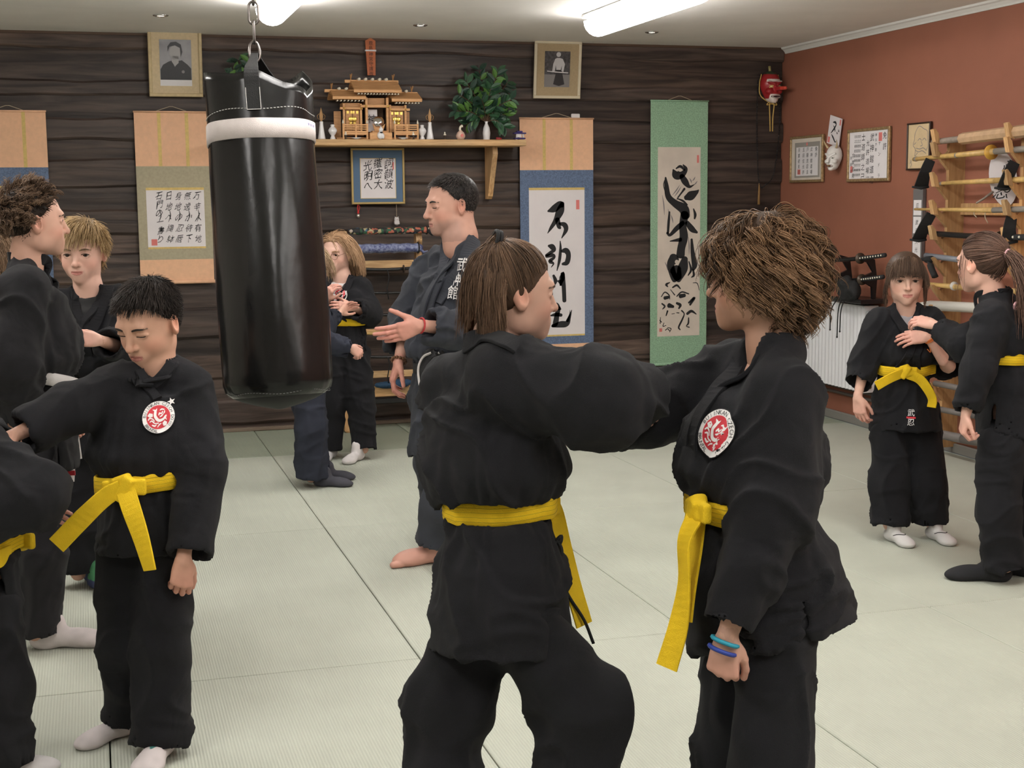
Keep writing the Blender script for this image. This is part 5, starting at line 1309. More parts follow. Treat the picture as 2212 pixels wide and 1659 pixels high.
# stubble shadow of a shaved beard is skin colour, not light
q = head.loc(head.P); bm = np.clip((-.045 - q[:, 2]) / .02, 0, 1) * np.clip((q[:, 1] + .01) / .03, 0, 1) * (q[:, 2] > -.13); lips = (np.abs(q[:, 0]) < .022) & (np.abs(q[:, 2] + .062) < .009) & (q[:, 1] > .07)
head.C = head.C * (1 - (.22 * bm * ~lips)[:, None] * np.array([1.1, .95, .8]))
p.bodyparts = [hand(wrL, elL, p.dir(-.90, -.26, -.35), p.dir(-.1, .25, 1), -1, .190, curl=(.25, .3, .2), spread=.02, thumb=.55, tcurl=.2, vox=.003, skin=(.62, .32, .25)),
               hand(wrR, elR, p.dir(-.35, -.95, -.1), p.dir(.9, -.2, .1), 1, .185, curl=(.5, .7, .4), thumb=.5, vox=.003, skin=(.60, .30, .23))]
for a, toe in ((aL, p.dir(-.95, 0, -.25)), (aR, p.dir(-.9, 0, -.1))):
    P_, Q_, q_ = foot(setz(a, .08), toe, .255, bare=True); p.bodyparts.append((P_, Q_, np.tile(np.array((.62, .33, .26)), (len(P_), 1))))
p.body(head, nk, shL, shR, elL, wrL, elR, wrR, wa, [(hL, kL, aL), (hR, kR, aR)], fw, tw=.145, td=.09, shirt=m_black, skin=AD)
p.hair(head, style_short(head, rng, (.022, .018, .017), (.115, .10, .095), n=3400, L=.013, thick=.004, lift=.02, comb=(0, .2, 0), grav=.03, rad=.0010, topL=1.6, low=.004))
p.lapel([(1030, 498), (1018, 530), (1000, 570), (972, 615), (946, 655)], width=.062, material=m_gi_faded); p.lapel([(975, 520), (966, 552), (955, 585), (948, 612)], width=.05, material=m_gi_faded)
for ch, c in zip('武神館', ((998, 572), (988, 603), (981, 632))):
    f = Flat().glyph(ch, (0, 0), .056, -.12, jit=.0); g = Flat().glyph(ch, (.0015, .001), .058, -.12)
    f.add(g.v, g.f); p.decal('chest_lettering', f.v, f.f, c, p.dir(1, .05, .1), m_whiteprint, None, .013, view=unit(p.dir(-.35, 0.05, -1)))
d = unit(wrL - elL); e1 = unit(np.cross(d, V3(0, 0, 1))); e2 = np.cross(d, e1)
MB().tube([wrL - d * .004 + .031 * (math.cos(a) * e1 + math.sin(a) * e2) for a in np.linspace(0, 2 * math.pi, 21)], .004, 5, False).build('cord_bracelet', mat('red_cord', (.42, .03, .035), .7), p.root, True)
d = unit(wrR - elR); e1 = unit(np.cross(d, V3(0, 1, 0))); e2 = np.cross(d, e1)
mb = MB()
for a in np.linspace(0, 2 * math.pi, 15)[:-1]: mb.ball(wrR + d * .004 + .031 * (math.cos(a) * e1 + math.sin(a) * e2), .007, 6, 5)
mb.build('bead_bracelet', mat('wooden_beads', (.16, .07, .03), .4), p.root, True)

# ---------------------------------------------------------------- girl with a fringe, right
p = Person(6.5, (1985, 1165), 'person with a brown fringe facing the viewer, orange bracelet, yellow belt tied in front', scale=.92)
fw = p.dir(.02, 0, -1); hf = p.dir(.14, -.06, -.99)
nk = p.at(1956, 672, .03); shR = p.at(1902, 700, .02); shL = p.at(2008, 698, .03)
elR = p.at(1872, 775, .02); cuR = p.at(1853, 828, -.03); wrR = p.at(1852, 858, -.06)
elL = p.at(2046, 790, -.02); cuL = p.at(2040, 785, -.06); wrL = p.at(2004, 728, -.15)
wa = p.at(1958, 797); hem = p.at(1957, 932)
p.jacket(fw, nk, shL, shR, (elR * 0 + p.at(2042, 772, .02), p.at(2050, 800, -.03), (.066, .072, .074)), (elR, cuR, (.066, .066, .062)), wa, hem, .118, .088, .102, .088, .158, .13, blouse=.024, v=p.at(1978, 745, -.085), vox=.0082, slit=.08, seed=103, vr=.044, shr=.044)
hR, kR, aR = p.at(1924, 930, .0), p.at(1920, 1040, 0), setz(p.at(1920, 1142, .0), .07); hL, kL, aL = p.at(1992, 930, .02), p.at(2004, 1040, 0), setz(p.at(2010, 1135, .03), .07)
p.trousers(wa, [(hR, kR, aR, (.085, .085, .088)), (hL, kL, aL, (.085, .082, .085))], fwd=fw, seed=108, ww=.10, wd=.08)
m_shoe = mat('white_slipper', (.78, .76, .75), .6, bump=.2, bscale=300)
for a, tx in ((aR, .55), (aL, .5)):
    tdir = p.dir(tx, 0, -.85); an = setz(a, .07) + tdir * .045; P_, Q_, q_ = foot(an, tdir, .185)
    top = q_[:, 2] > .062; C_ = np.tile(np.array((.74, .72, .71)), (len(P_), 1)); C_[top] = (.70, .67, .66)
    so = addmesh('slipper', P_, Q_, m_sockw, p.root, True, cols=C_)
    b_ = np.cross(V3(0, 0, 1), tdir); tr_ = bvh(P_, Q_); pts = []
    for t_ in np.linspace(-1, 1, 11):
        q2, _n = onto(tr_, V3(an[0], an[1], .12) + tdir * (.085 - .05 * t_ * t_) + b_ * .026 * t_, V3(0, 0, -1), .001)
        if q2 is not None: pts.append(q2)
    MB().tube(pts, .0018, 5).build('slipper_seam', m_black, so, True)
p.belt(wa, .046, tilt=(0, -.05), knot=p.at(1956, 802, -.125), knotdir=fw, tails=[
    ([p.at(1950, 806, -.135), p.at(1930, 814, -.145), p.at(1910, 824, -.15), p.at(1893, 834, -.15)], p.dir(.35, .9, 0)),
    ([p.at(1962, 808, -.135), p.at(1985, 818, -.14), p.at(2002, 838, -.14), p.at(2014, 862, -.14), p.at(2012, 880, -.14)], np.array([p.dir(.3, .9, 0), p.dir(.5, .8, -.2), p.dir(.8, .4, -.4), p.dir(.8, .1, -.5), p.dir(.8, -.1, -.5)]))])
head = Head(p.at(1956, 603, 0), hf, .230, neck=p.at(1957, 662, .02), brow=(.08, .05, .035), skin=(.68, .42, .325), vox=.003, wide=1.0, jaw=.86, nose=.9, smile=.3).build()
p.bodyparts = [hand(wrR, elR, p.dir(.18, -1, -.08), p.dir(.4, 0, .9), 1, .145, curl=(.45, .6, .4), thumb=.2, tcurl=.6, vox=.0028, skin=(.70, .42, .33), fore=.12),
               hand(wrL, p.at(2044, 792, -.1), p.dir(-.80, -.05, -.25), p.dir(-.1, -.5, .85), -1, .145, curl=(.35, .45, .3), thumb=.3, vox=.0028, skin=(.70, .42, .33), fore=.14)]
p.body(head, nk, shL, shR, p.at(2048, 790, -.03), wrL, elR, wrR, wa, [(hR, kR, aR), (hL, kL, aL)], fw, tw=.10, td=.07, shirt=mat('grey_shirt', (.36, .34, .36), .8), skin=(.68, .42, .325))
ca, cb = (.055, .033, .022), (.20, .125, .085)
n = 2200; r = scalp(head, n, rng, -.005); fr = (r[:, 1] > .045) & (np.abs(r[:, 0]) < .06); top = V3(0, .02, .112)
tie = V3(0, -.112, .0); X1 = strands(head, r[~fr], tie - r[~fr], np.linalg.norm(tie - r[~fr], axis=1) * 1.05, 10, rng, grav=0.0, lift=.08, target=tie, tpull=.4, jit=.01)
m = 900; th = rng.uniform(-1.05, 1.05, m); rf = np.c_[.066 * np.sin(th), .02 + .055 * np.cos(th), .098 - .03 * np.sin(th) ** 2 + rng.uniform(-.012, .01, m)]
X2 = strands(head, rf, np.c_[np.sin(th) * .5, np.cos(th) * .9, -.35 * np.ones(m)], rng.uniform(.070, .088, m) + .03 * (np.abs(th) > .9), 9, rng, grav=.22, lift=.07)
m = 160; sd = np.where(rng.random(m) < .5, -1, 1); rs_ = np.c_[sd * .074, rng.uniform(-.005, .03, m), rng.uniform(.0, .04, m)]
X3 = strands(head, rs_, np.c_[sd * .2, np.zeros(m), -np.ones(m)], rng.uniform(.09, .15, m), 9, rng, grav=.4, lift=.12, curl=.004, turns=1)
p.hair(head, [cap(head, .008, np.array(ca) * 1.3, 0)] + [strand_mesh(head, X_, .0012, ca, cb, rng) for X_ in (X1, X2, X3)])
p.lapel([(1918, 655), (1938, 690), (1962, 722), (1985, 756)], width=.042); p.lapel([(1998, 660), (1996, 690), (1990, 720), (1980, 748)], width=.036)
d = unit(wrL - p.at(2044, 792, -.1)); e1 = unit(np.cross(d, V3(0, 0, 1))); e2 = np.cross(d, e1); mb = MB()
for o in (-.012, -.018, -.008): mb.tube([wrL + d * o + .0215 * (math.cos(a) * e1 + math.sin(a) * e2) for a in np.linspace(0, 2 * math.pi, 19)], .003, 5, False)
mb.tube(crom([wrL - d * .012 - V3(0, 0, .02), wrL - d * .03 - V3(0, 0, .045), wrL - d * .0 - V3(0, 0, .055)], 5), .0022, 5)
mb.build('bracelet', mat('orange_cord', (.72, .20, .05), .7), p.root, True)
f1 = Flat().glyph('武', (0, .022), .030).glyph('忍', (0, -.020), .030); f2 = Flat().poly([(-.02, .004), (.02, .004), (.02, -.004), (-.02, -.004)])
p.decal('hem_emblem', f1.v, f1.f, (1968, 902), p.dir(1, 0, 0), m_whiteprint, None, .006, view=p.dir(0, 0, -1)); p.decal('hem_stripe', f2.v, f2.f, (1968, 902), p.dir(1, 0, 0), m_red, None, .006, view=p.dir(0, 0, -1))

# ---------------------------------------------------------------- girl with the long ponytail, right edge
p = Person(5.79, (2165, 1255), 'person with a long brown ponytail and pink hair ties, seen from behind', scale=.97)
fw = p.dir(-.80, 0, .55); hf = p.dir(-.80, -.10, .58)
nk = p.at(2148, 640, .0); shL = p.at(2132, 680, -.06); shR = p.at(2206, 672, .08)
shL, shR = p.at(2140, 690, -.12), p.at(2176, 676, .12)
elL = p.at(2112, 800, -.15); cuL = p.at(2088, 888, -.16); wrL = p.at(2086, 895, -.16)
elR = p.at(2085, 745, .17); cuR = p.at(2030, 712, .30); wrR = p.at(2020, 702, .32)
wa = p.at(2180, 772); hem = p.at(2182, 948)
p.jacket(fw, nk, shL, shR, (elL, cuL, (.066, .064, .052)), (elR, cuR, (.066, .064, .056)), wa, hem, .13, .092, .108, .096, .135, .125, blouse=.028, vox=.0085, slit=.14, seed=113, shr=.048)
hL, kL, aL = p.at(2162, 960, -.05), p.at(2156, 1105, -.05), setz(p.at(2168, 1238, -.02), .055); hR, kR, aR = p.at(2210, 960, .06), p.at(2218, 1105, .06), setz(p.at(2225, 1232, .06), .055)
p.trousers(wa, [(hL, kL, aL, (.09, .085, .082)), (hR, kR, aR, (.09, .085, .08))], fwd=fw, seed=118, ww=.1, wd=.085)
p.sock(aL + p.dir(-.5, 0, 0) * .05, p.dir(-.96, 0, -.1), (.014, .014, .017), .225); p.sock(aR + p.dir(-.4, 0, 0) * .04, p.dir(-.95, 0, .1), (.014, .014, .017), .22)
p.belt(wa, .048, tilt=(.05, .0), stitch=True)
head = Head(p.at(2122, 568, 0), hf, .235, neck=p.at(2140, 628, .0), skin=(.68, .40, .31), vox=.003).build()
p.bodyparts = [hand(wrL, elL, p.dir(-.15, -1, 0), p.dir(.9, 0, .3), 1, .145, curl=(.9, 1, .6), thumb=.2, tcurl=.6, vox=.003, skin=(.70, .42, .33)),
               hand(wrR, elR, p.dir(-.85, .2, .2), p.dir(-.3, -.6, .6), -1, .145, curl=(.5, .6, .4), thumb=.6, vox=.003, skin=(.72, .44, .35))]
p.body(head, nk, shL, shR, elL, wrL, elR, wrR, wa, [(hL, kL, aL), (hR, kR, aR)], fw, tw=.105, td=.07)
ca, cb = (.050, .028, .020), (.19, .11, .08); tie = V3(0, -.108, .030)
n = 2400; r = scalp(head, n, rng, 0); X1 = strands(head, r, (tie - r), np.linalg.norm(tie - r, axis=1) * 1.06, 12, rng, grav=0.0, lift=.09, target=tie, tpull=.45)
m = 1100; rt = tie + rng.normal(size=(m, 3)) * .007; X2 = strands(head, rt, np.c_[rng.normal(size=m) * .15, -1 + rng.normal(size=m) * .15, -.4 + rng.normal(size=m) * .15], rng.uniform(.22, .36, m), 14, rng, grav=.20, body=False, curl=.004, turns=2)
m = 14; sd = np.where(rng.random(m) < .5, -1, 1); rs_ = np.c_[sd * .072, rng.uniform(.02, .05, m), rng.uniform(.0, .04, m)]
X3 = strands(head, rs_, np.c_[sd * .2, .1 * np.ones(m), -np.ones(m)], rng.uniform(.09, .14, m), 9, rng, grav=.4, lift=.10, curl=.003)
p.hair(head, [cap(head, .006, np.array(ca) * 1.4, 0)] + [strand_mesh(head, X_, .0012, ca, cb, rng) for X_ in (X1, X2, X3)])
m_pink = mat('pink_hair_tie', (.75, .42, .45), .7)
for c, rad in ((head.w(0, -.116, .026), .016), (atD(2196, 660, 5.68), .014)):
    ax = unit(-head.A[1] + V3(0, 0, -.4)); e1 = unit(np.cross(ax, V3(0, 0, 1))); e2 = np.cross(ax, e1)
    MB().tube([c + rad * (math.cos(a) * e1 + math.sin(a) * e2) for a in np.linspace(0, 2 * math.pi, 17)], .006, 6, False).build('hair_tie', m_pink, p.root, True)
# ================================================================ things on the plank wall
m_peach = mat('peach_silk', (.80, .48, .30), .8, var=.05, scale=40, bump=.2, bscale=500)
m_goldtape = mat('gold_tape', (.66, .48, .16), .6, var=.1, scale=60)
m_bluesilk = mat('blue_patterned_silk', (.115, .165, .27), .75, var=.30, scale=120, bump=.2, bscale=400)
m_olivesilk = mat('olive_silk', (.40, .36, .25), .8, var=.08, scale=60)
m_greensilk = mat('green_patterned_silk', (.28, .45, .30), .8, var=.25, scale=130, bump=.2, bscale=400)
m_paper = mat('scroll_paper', (.78, .74, .75), .85, var=.03, scale=8)
m_paper2 = mat('old_paper', (.66, .58, .50), .85, var=.08, scale=6)
m_ink = mat('ink', (.012, .012, .014), .7)
m_inkgrey = mat('thin_ink', (.22, .20, .20), .8)
m_seal = mat('red_seal', (.72, .20, .18), .7)
m_cord = mat('cord', (.45, .36, .25), .8)
m_roller = mat('roller_wood', (.30, .15, .07), .5)
EX, EZ = V3(1, 0, 0), V3(0, 0, 1)
def rect(x0, y0, x1, y1, Y):
    """a picture rectangle on the wall -> x0, x1, z0, z1 in metres"""
    a, b, c, d = atY(x0, y0, Y), atY(x1, y0, Y), atY(x1, y1, Y), atY(x0, y1, Y)
    return (a[0] + d[0]) / 2, (b[0] + c[0]) / 2, (c[2] + d[2]) / 2, (a[2] + b[2]) / 2
def panel(name, x0, x1, z0, z1, Y, t, material, parent): return MB().box(((x0 + x1) / 2, Y - t / 2, (z0 + z1) / 2), (x1 - x0, t, z1 - z0)).build(name, material, parent)
def scroll(label, x0, x1, z0, z1, bands, paper, strips=True, tape=True, Y=WY - .024, roller=m_peach, paperm=m_paper):
    """bands: (z_top_fraction, z_bottom_fraction, material); paper: (x0f, x1f, ztopf, zbotf)"""
    t = empty('hanging_scroll', ((x0 + x1) / 2, Y, z0), label, 'scroll', 'calligraphy scrolls on the plank wall'); H = z1 - z0; W = x1 - x0
    for a, b, m in bands: panel('mount', x0, x1, z1 - b * H, z1 - a * H, Y, .003, m, t)
    px0, px1, pz1, pz0 = x0 + paper[0] * W, x0 + paper[1] * W, z1 - paper[2] * H, z1 - paper[3] * H
    if tape:
        panel('tape', px0, px1, pz1, pz1 + .017, Y - .003, .0008, m_goldtape, t); panel('tape', px0, px1, pz0 - .012, pz0, Y - .003, .0008, m_goldtape, t)
    panel('paper', px0, px1, pz0, pz1, Y - .003, .001, paperm, t)
    if strips:
        zb = z1 - bands[0][1] * H
        for u in (.33, .70): panel('strip', x0 + u * W - .011, x0 + u * W + .011, zb, z1, Y - .003, .0012, m_goldtape, t)
    MB().tube([(x0 - .004, Y - .008, z1 + .002), (x1 + .004, Y - .008, z1 + .002)], .006, 8).build('top_rod', roller, t, True)
    MB().tube([(x0 - .004, Y - .012, z0), (x1 + .004, Y - .012, z0)], .012, 12).build('roller', roller, t, True)
    xm = (x0 + x1) / 2
    MB().tube([(x0 + .28 * W, Y - .008, z1 + .004), (xm - .01, Y - .006, z1 + .036), (xm + .01, Y - .006, z1 + .036), (x0 + .72 * W, Y - .008, z1 + .004)], .0022, 5).build('hanging_cord', m_cord, t)
    return t, (px0, px1, pz0, pz1, Y - .0045)
def inkon(t, P, flat, material=m_ink, name='brush_lettering', lift=.0004):
    """flat drawn in metres with the paper's left-bottom at the origin"""
    return flat.on(name, (P[0], P[4], P[2]), EX, EZ, material, t, lift)

# -- 1: blue and peach scroll cut by the left edge
x0, x1, z0, z1 = rect(-52, 241, 110, 700, WY)
t, P = scroll('peach and blue hanging scroll cut off by the left picture edge', x0, x1, z0, z1, [(0, .26, m_peach), (.26, .93, m_bluesilk), (.93, 1, m_peach)], (.14, .86, .36, .86))
w_, h_ = P[1] - P[0], P[3] - P[2]
f = Flat()
for i, ch in enumerate('忍神武'): f.glyph(ch, (w_ * .5, h_ * (.8 - .28 * i)), .17, jit=.05, slant=.1)
inkon(t, P, f)
# -- 2: olive scroll beside the bag
x0, x1, z0, z1 = rect(296, 243, 456, 609, WY)
t, P = scroll('peach and olive scroll with five columns of brush writing beside the punching bag', x0, x1, z0, z1, [(0, .315, m_peach), (.315, .865, m_olivesilk), (.865, 1, m_peach)], (.12, .90, .455, .79))
w_, h_ = P[1] - P[0], P[3] - P[2]; f = Flat()
for i, c in enumerate(('石門の一書り', '日地へ縄躰', '身地の忍唇', '無逸か待下', '万辛人有地')):
    for q, ch in enumerate(c): f.glyph(ch, (w_ * (.22 + .165 * i) + .004 * math.sin(q * 2 + i), h_ * (.90 - .80 * q / (len(c) - 1) * .95)), .052, .1 * math.sin(i + q), .8, .10, .25)
for i in range(5): f.stroke([(w_ * (.20 + .165 * i) + .01, h_ * .66, .001), (w_ * (.24 + .165 * i), h_ * .55, .003), (w_ * (.20 + .165 * i), h_ * .44, .001)])
inkon(t, P, f); inkon(t, P, Flat().poly([(w_ * .06, h_ * .03), (w_ * .16, h_ * .03), (w_ * .16, h_ * .14), (w_ * .06, h_ * .14)]), m_seal, 'seal')
# -- 3: four large characters
x0, x1, z0, z1 = rect(1122, 257, 1279, 770, WY)
t, P = scroll('peach and blue scroll with four large black brush characters', x0, x1, z0, z1, [(0, .212, m_peach), (.212, .945, m_bluesilk), (.945, 1, m_peach)], (.118, .878, .295, .905))
w_, h_ = P[1] - P[0], P[3] - P[2]
def cr(u, v, w): return ((u - 128) / 364.0 * w_, (1480 - v) / 958.0 * h_, w / 364.0 * w_)     # from a measured drawing of the paper
F4 = [Flat() for _ in range(4)]
for st in ([(252, 660, 6), (290, 645, 22), (330, 615, 20), (345, 625, 14)], [(345, 610, 14), (330, 660, 26), (302, 720, 16), (270, 770, 10), (248, 805, 2)], [(312, 715, 16), (322, 760, 14), (330, 772, 8)], [(328, 742, 8), (360, 752, 16), (368, 785, 14), (340, 838, 3)],
           [(255, 888, 8), (276, 895, 18), (290, 915, 12), (262, 935, 10), (238, 955, 10), (280, 950, 12), (290, 965, 8), (262, 990, 12), (285, 1005, 6), (270, 1030, 2)], [(330, 858, 3), (332, 905, 8), (325, 980, 10), (308, 1052, 3)], [(338, 925, 8), (368, 922, 18), (384, 950, 16), (374, 1000, 16), (345, 1010, 8)],
           [(285, 1085, 8), (298, 1120, 12), (290, 1150, 4)], [(350, 1066, 6), (342, 1100, 18), (330, 1150, 6)], [(345, 1075, 14), (352, 1160, 14), (356, 1255, 13)], [(312, 1122, 4), (330, 1128, 14), (335, 1150, 6)],
           [(275, 1290, 12), (300, 1295, 28), (330, 1310, 6)], [(262, 1352, 4), (300, 1345, 12), (335, 1350, 10)], [(318, 1300, 14), (306, 1350, 16), (295, 1405, 18), (275, 1422, 8)], [(280, 1420, 10), (330, 1412, 20), (370, 1408, 18), (388, 1372, 10), (404, 1318, 2)], [(376, 1390, 10), (392, 1345, 4), (392, 1318, 1)]):
    k4 = (st[0][1] > 850) + (st[0][1] > 1060) + (st[0][1] > 1270)
    F4[k4].stroke([cr(*q) for q in st])
for q in F4: inkon(t, P, q)
inkon(t, P, Flat().poly([cr(436, 650, 0)[:2], cr(458, 650, 0)[:2], cr(458, 588, 0)[:2], cr(436, 588, 0)[:2]]), m_seal, 'seal')
b = atY(1243, 251, WY - .02); MB().box(b, (.062, .012, .034), bev=.004).build('paper_tag', m_paper, t)
# -- 4: green scroll with an ink painting
x0, x1, z0, z1 = rect(1402, 219, 1524, 784, WY)
t, P = scroll('tall green scroll with a wild black brush painting', x0, x1, z0, z1, [(0, 1, m_greensilk)], (.125, .875, .172, .893), strips=False, tape=False, roller=m_greensilk, paperm=m_paper2)
w_, h_ = P[1] - P[0], P[3] - P[2]
def gr(u, v, w=0): return ((u - 78) / 300.0 * w_, (1440 - v) / 1362.0 * h_, w / 300.0 * w_)
f = Flat()
for st in ([(185, 240, 6), (205, 275, 28), (245, 275, 22), (275, 235, 12), (255, 205, 5)], [(205, 230, 4), (235, 215, 9), (265, 240, 7)], [(245, 285, 18), (270, 325, 22), (300, 360, 10), (335, 345, 2)], [(265, 375, 8), (240, 410, 5), (212, 450, 3)], [(132, 295, 6), (138, 350, 15), (152, 430, 20), (200, 480, 24), (260, 520, 34), (275, 570, 30)],
           [(125, 315, 3), (118, 350, 3), (130, 400, 2)], [(275, 440, 16), (310, 425, 30), (350, 400, 14), (365, 385, 4)], [(215, 445, 3), (255, 462, 7), (285, 490, 5)], [(268, 560, 30), (255, 640, 26), (262, 720, 30), (245, 800, 28), (240, 850, 30)], [(255, 620, 16), (210, 660, 16), (165, 705, 10), (145, 690, 8)],
           [(160, 540, 6), (155, 610, 9), (150, 690, 8)], [(285, 620, 16), (320, 665, 20), (355, 690, 8)], [(330, 520, 4), (342, 560, 10), (338, 590, 6)], [(240, 740, 14), (200, 745, 8), (165, 750, 3)], [(195, 875, 36), (170, 920, 26), (190, 1000, 24), (200, 1030, 20)], [(270, 880, 22), (255, 950, 36), (225, 1030, 20)], [(205, 960, 40), (220, 1010, 30)],
           [(318, 740, 8), (325, 830, 14), (340, 920, 20), (330, 960, 10)], [(300, 900, 4), (315, 960, 8), (295, 1000, 4)], [(330, 960, 6), (335, 1000, 8), (318, 1015, 3)],
           [(165, 1048, 3), (140, 1062, 8), (150, 1078, 4)], [(185, 1085, 5), (215, 1070, 7), (240, 1095, 4)], [(105, 1150, 3), (130, 1118, 4), (160, 1140, 4), (165, 1170, 2)], [(130, 1160, 12), (155, 1155, 10)], [(215, 1150, 4), (250, 1120, 5), (300, 1135, 4)], [(240, 1150, 14), (270, 1145, 12)], [(170, 1100, 2), (200, 1140, 4)],
           [(110, 1200, 5), (130, 1220, 6), (115, 1240, 3)], [(160, 1215, 16), (190, 1225, 9)], [(215, 1200, 8), (240, 1215, 10), (230, 1240, 5)], [(300, 1200, 6), (340, 1165, 9), (310, 1215, 7)], [(150, 1255, 6), (140, 1288, 4)], [(180, 1278, 2), (200, 1275, 2)], [(215, 1270, 3), (232, 1272, 3)],
           [(250, 1255, 5), (268, 1280, 4), (255, 1320, 6), (230, 1375, 6), (240, 1395, 4)], [(290, 1280, 9), (320, 1262, 9), (355, 1285, 3)], [(300, 1310, 4), (298, 1350, 6), (285, 1370, 3), (305, 1380, 4)], [(330, 1055, 2), (360, 1060, 3), (375, 1110, 2)],
           [(95, 1320, 3), (108, 1335, 3)], [(98, 1345, 3), (100, 1300, 2)], [(125, 1340, 2), (118, 1365, 3), (140, 1360, 2)], [(135, 1395, 3), (150, 1385, 3), (165, 1400, 3)], [(150, 1375, 2), (175, 1385, 3), (165, 1410, 2)]):
    f.stroke([gr(*q) for q in st])
inkon(t, P, f, name='brush_painting')['kind'] = 'stuff'
g = Flat()
for a, b, c, d in ((180, 420, 230, 350), (195, 430, 240, 360), (210, 440, 262, 375), (150, 520, 165, 600), (170, 560, 185, 620), (110, 420, 125, 560), (295, 720, 300, 850), (130, 900, 150, 960), (320, 320, 340, 290), (330, 350, 355, 320), (300, 300, 315, 335)): g.stroke([gr(a, b, 1), gr((a + c) / 2 + 3, (b + d) / 2, 4), gr(c, d, 1)])
inkon(t, P, g, m_inkgrey, 'thin_ink', .0002)
f2 = Flat().disc(gr(213, 900)[:2], .015, 16, 1); inkon(t, P, f2, m_paper2, 'bare_spot', .0006)
inkon(t, P, Flat().poly([gr(92, 1405)[:2], gr(112, 1405)[:2], gr(112, 1380)[:2], gr(92, 1380)[:2]]).poly([gr(352, 190)[:2], gr(366, 190)[:2], gr(366, 135)[:2], gr(352, 135)[:2]]), m_seal, 'seal')

# ---------------------------------------------------------------- picture frames
m_paleframe = mat('pale_gilt_wood', (.55, .43, .24), .45, var=.12, scale=30)
m_mattan = mat('tan_mount_board', (.42, .32, .19), .9, var=.06, scale=80)
m_cream = mat('cream_board', (.62, .50, .32), .9, var=.06, scale=60)
m_glassy = mat('photo_grey', (.30, .30, .32), .35, var=.25, scale=9)
m_pdark = mat('photo_black', (.025, .026, .03), .35); m_pmid = mat('photo_mid', (.22, .21, .21), .35); m_plight = mat('photo_light', (.55, .54, .55), .35); m_pwhite = mat('photo_white', (.72, .70, .71), .35)
def frame(label, C, ax, ay, W, H, fw_, material, depth=.02, boards=(), name='picture_frame', cat='picture', group='framed pictures'):
    """C: lower-left corner, ax / ay: unit axes of the picture plane; boards: (inset x0, x1, y0, y1 fractions, material, name)"""
    t = empty(name, C + ax * W / 2, label, cat, group); n = np.cross(ax, ay)
    M = Matrix(((ax[0], ay[0], n[0]), (ax[1], ay[1], n[1]), (ax[2], ay[2], n[2])))
    for (cx, cy, w, h) in ((W / 2, fw_ / 2, W, fw_), (W / 2, H - fw_ / 2, W, fw_), (fw_ / 2, H / 2, fw_, H - 2 * fw_), (W - fw_ / 2, H / 2, fw_, H - 2 * fw_)):
        MB().box(C + ax * cx + ay * cy, (w, h, depth), M, bev=.004).build('frame_rail', material, t)
    MB().box(C + ax * W / 2 + ay * H / 2 - n * depth * .2, (W - fw_, H - fw_, depth * .4), M).build('backing', boards[0][4], t)
    for i, (a, b, c, d, m, nm) in enumerate(boards):
        MB().box(C + ax * W * (a + b) / 2 + ay * H * (c + d) / 2 + n * .0012 * (i + .5), (W * (b - a), H * (d - c), .0012), M).build(nm, m, t)
    return t, n
def leaning(x0, y0, x1, y1, lean=.04):
    a, b, z0, z1 = rect(x0, y0, x1, y1, WY - .03); C = V3(a, WY - .034, z0); up = unit(V3(0, -lean, z1 - z0))
    return C, EX, up, b - a, np.linalg.norm([lean, z1 - z0])
C, ax, ay, W, H = leaning(320, 64, 436, 209, .05)
t, n = frame('pale framed portrait photo of a person in dark clothes above the olive scroll', C, ax, ay, W, H, .022, m_paleframe, boards=((.05, .95, .04, .96, m_cream, 'mount'), (.21, .80, .16, .84, m_pwhite, 'photo_margin'), (.21, .80, .25, .84, m_glassy, 'photo')))
o = C + n * .0042; q = lambda u, v: (u * W, v * H)
Flat().poly([q(.22, .25), q(.79, .25), q(.79, .42), q(.72, .48), q(.62, .54), q(.56, .53), q(.49, .44), q(.43, .53), q(.38, .52), q(.27, .47), q(.22, .40)]).on('photo_coat', o, ax, ay, m_pdark, t, .0002)
Flat().disc(q(.505, .655), .047, 24, 2, sx=.80).poly([q(.45, .60), q(.56, .60), q(.56, .50), q(.49, .45), q(.43, .52)]).on('photo_face', o, ax, ay, mat('photo_skin', (.36, .35, .35), .35), t, .0003)
Flat().poly([q(.36, .66), q(.36, .74), q(.42, .80), q(.52, .81), q(.61, .77), q(.635, .66), q(.60, .58), q(.59, .72), q(.50, .755), q(.40, .735)]).on('photo_hair', o, ax, ay, m_pdark, t, .0004)
Flat().disc(q(.64, .37), .010, 12, 1).on('photo_crest', o, ax, ay, m_pmid, t, .0005)
C, ax, ay, W, H = leaning(1151, 90, 1252, 213, .05)
t, n = frame('cream framed photo of a standing person with a staff beside the ceiling lamp', C, ax, ay, W, H, .020, mat('cream_frame', (.68, .60, .44), .5), boards=((.05, .95, .04, .96, m_mattan, 'mount'), (.22, .76, .20, .82, m_pmid, 'photo')))
o = C + n * .003; q = lambda u, v: (u * W, v * H)
Flat().poly([q(.22, .42), q(.76, .42), q(.76, .82), q(.22, .82)]).on('photo_trees', o, ax, ay, mat('photo_dark', (.06, .06, .065), .35, var=.6, scale=60), t, .0002)
Flat().poly([q(.41, .25), q(.45, .40), q(.47, .50), q(.58, .50), q(.61, .40), q(.65, .25), q(.53, .22)]).on('photo_skirt', o, ax, ay, m_pdark, t, .0004)
Flat().poly([q(.38, .46), q(.40, .60), q(.44, .69), q(.48, .705), q(.54, .705), q(.60, .69), q(.65, .60), q(.62, .46), q(.58, .48), q(.585, .58), q(.56, .50), q(.47, .50), q(.455, .58), q(.44, .48)]).disc(q(.51, .765), .017, 14, 1).on('photo_jacket', o, ax, ay, m_plight, t, .0005)
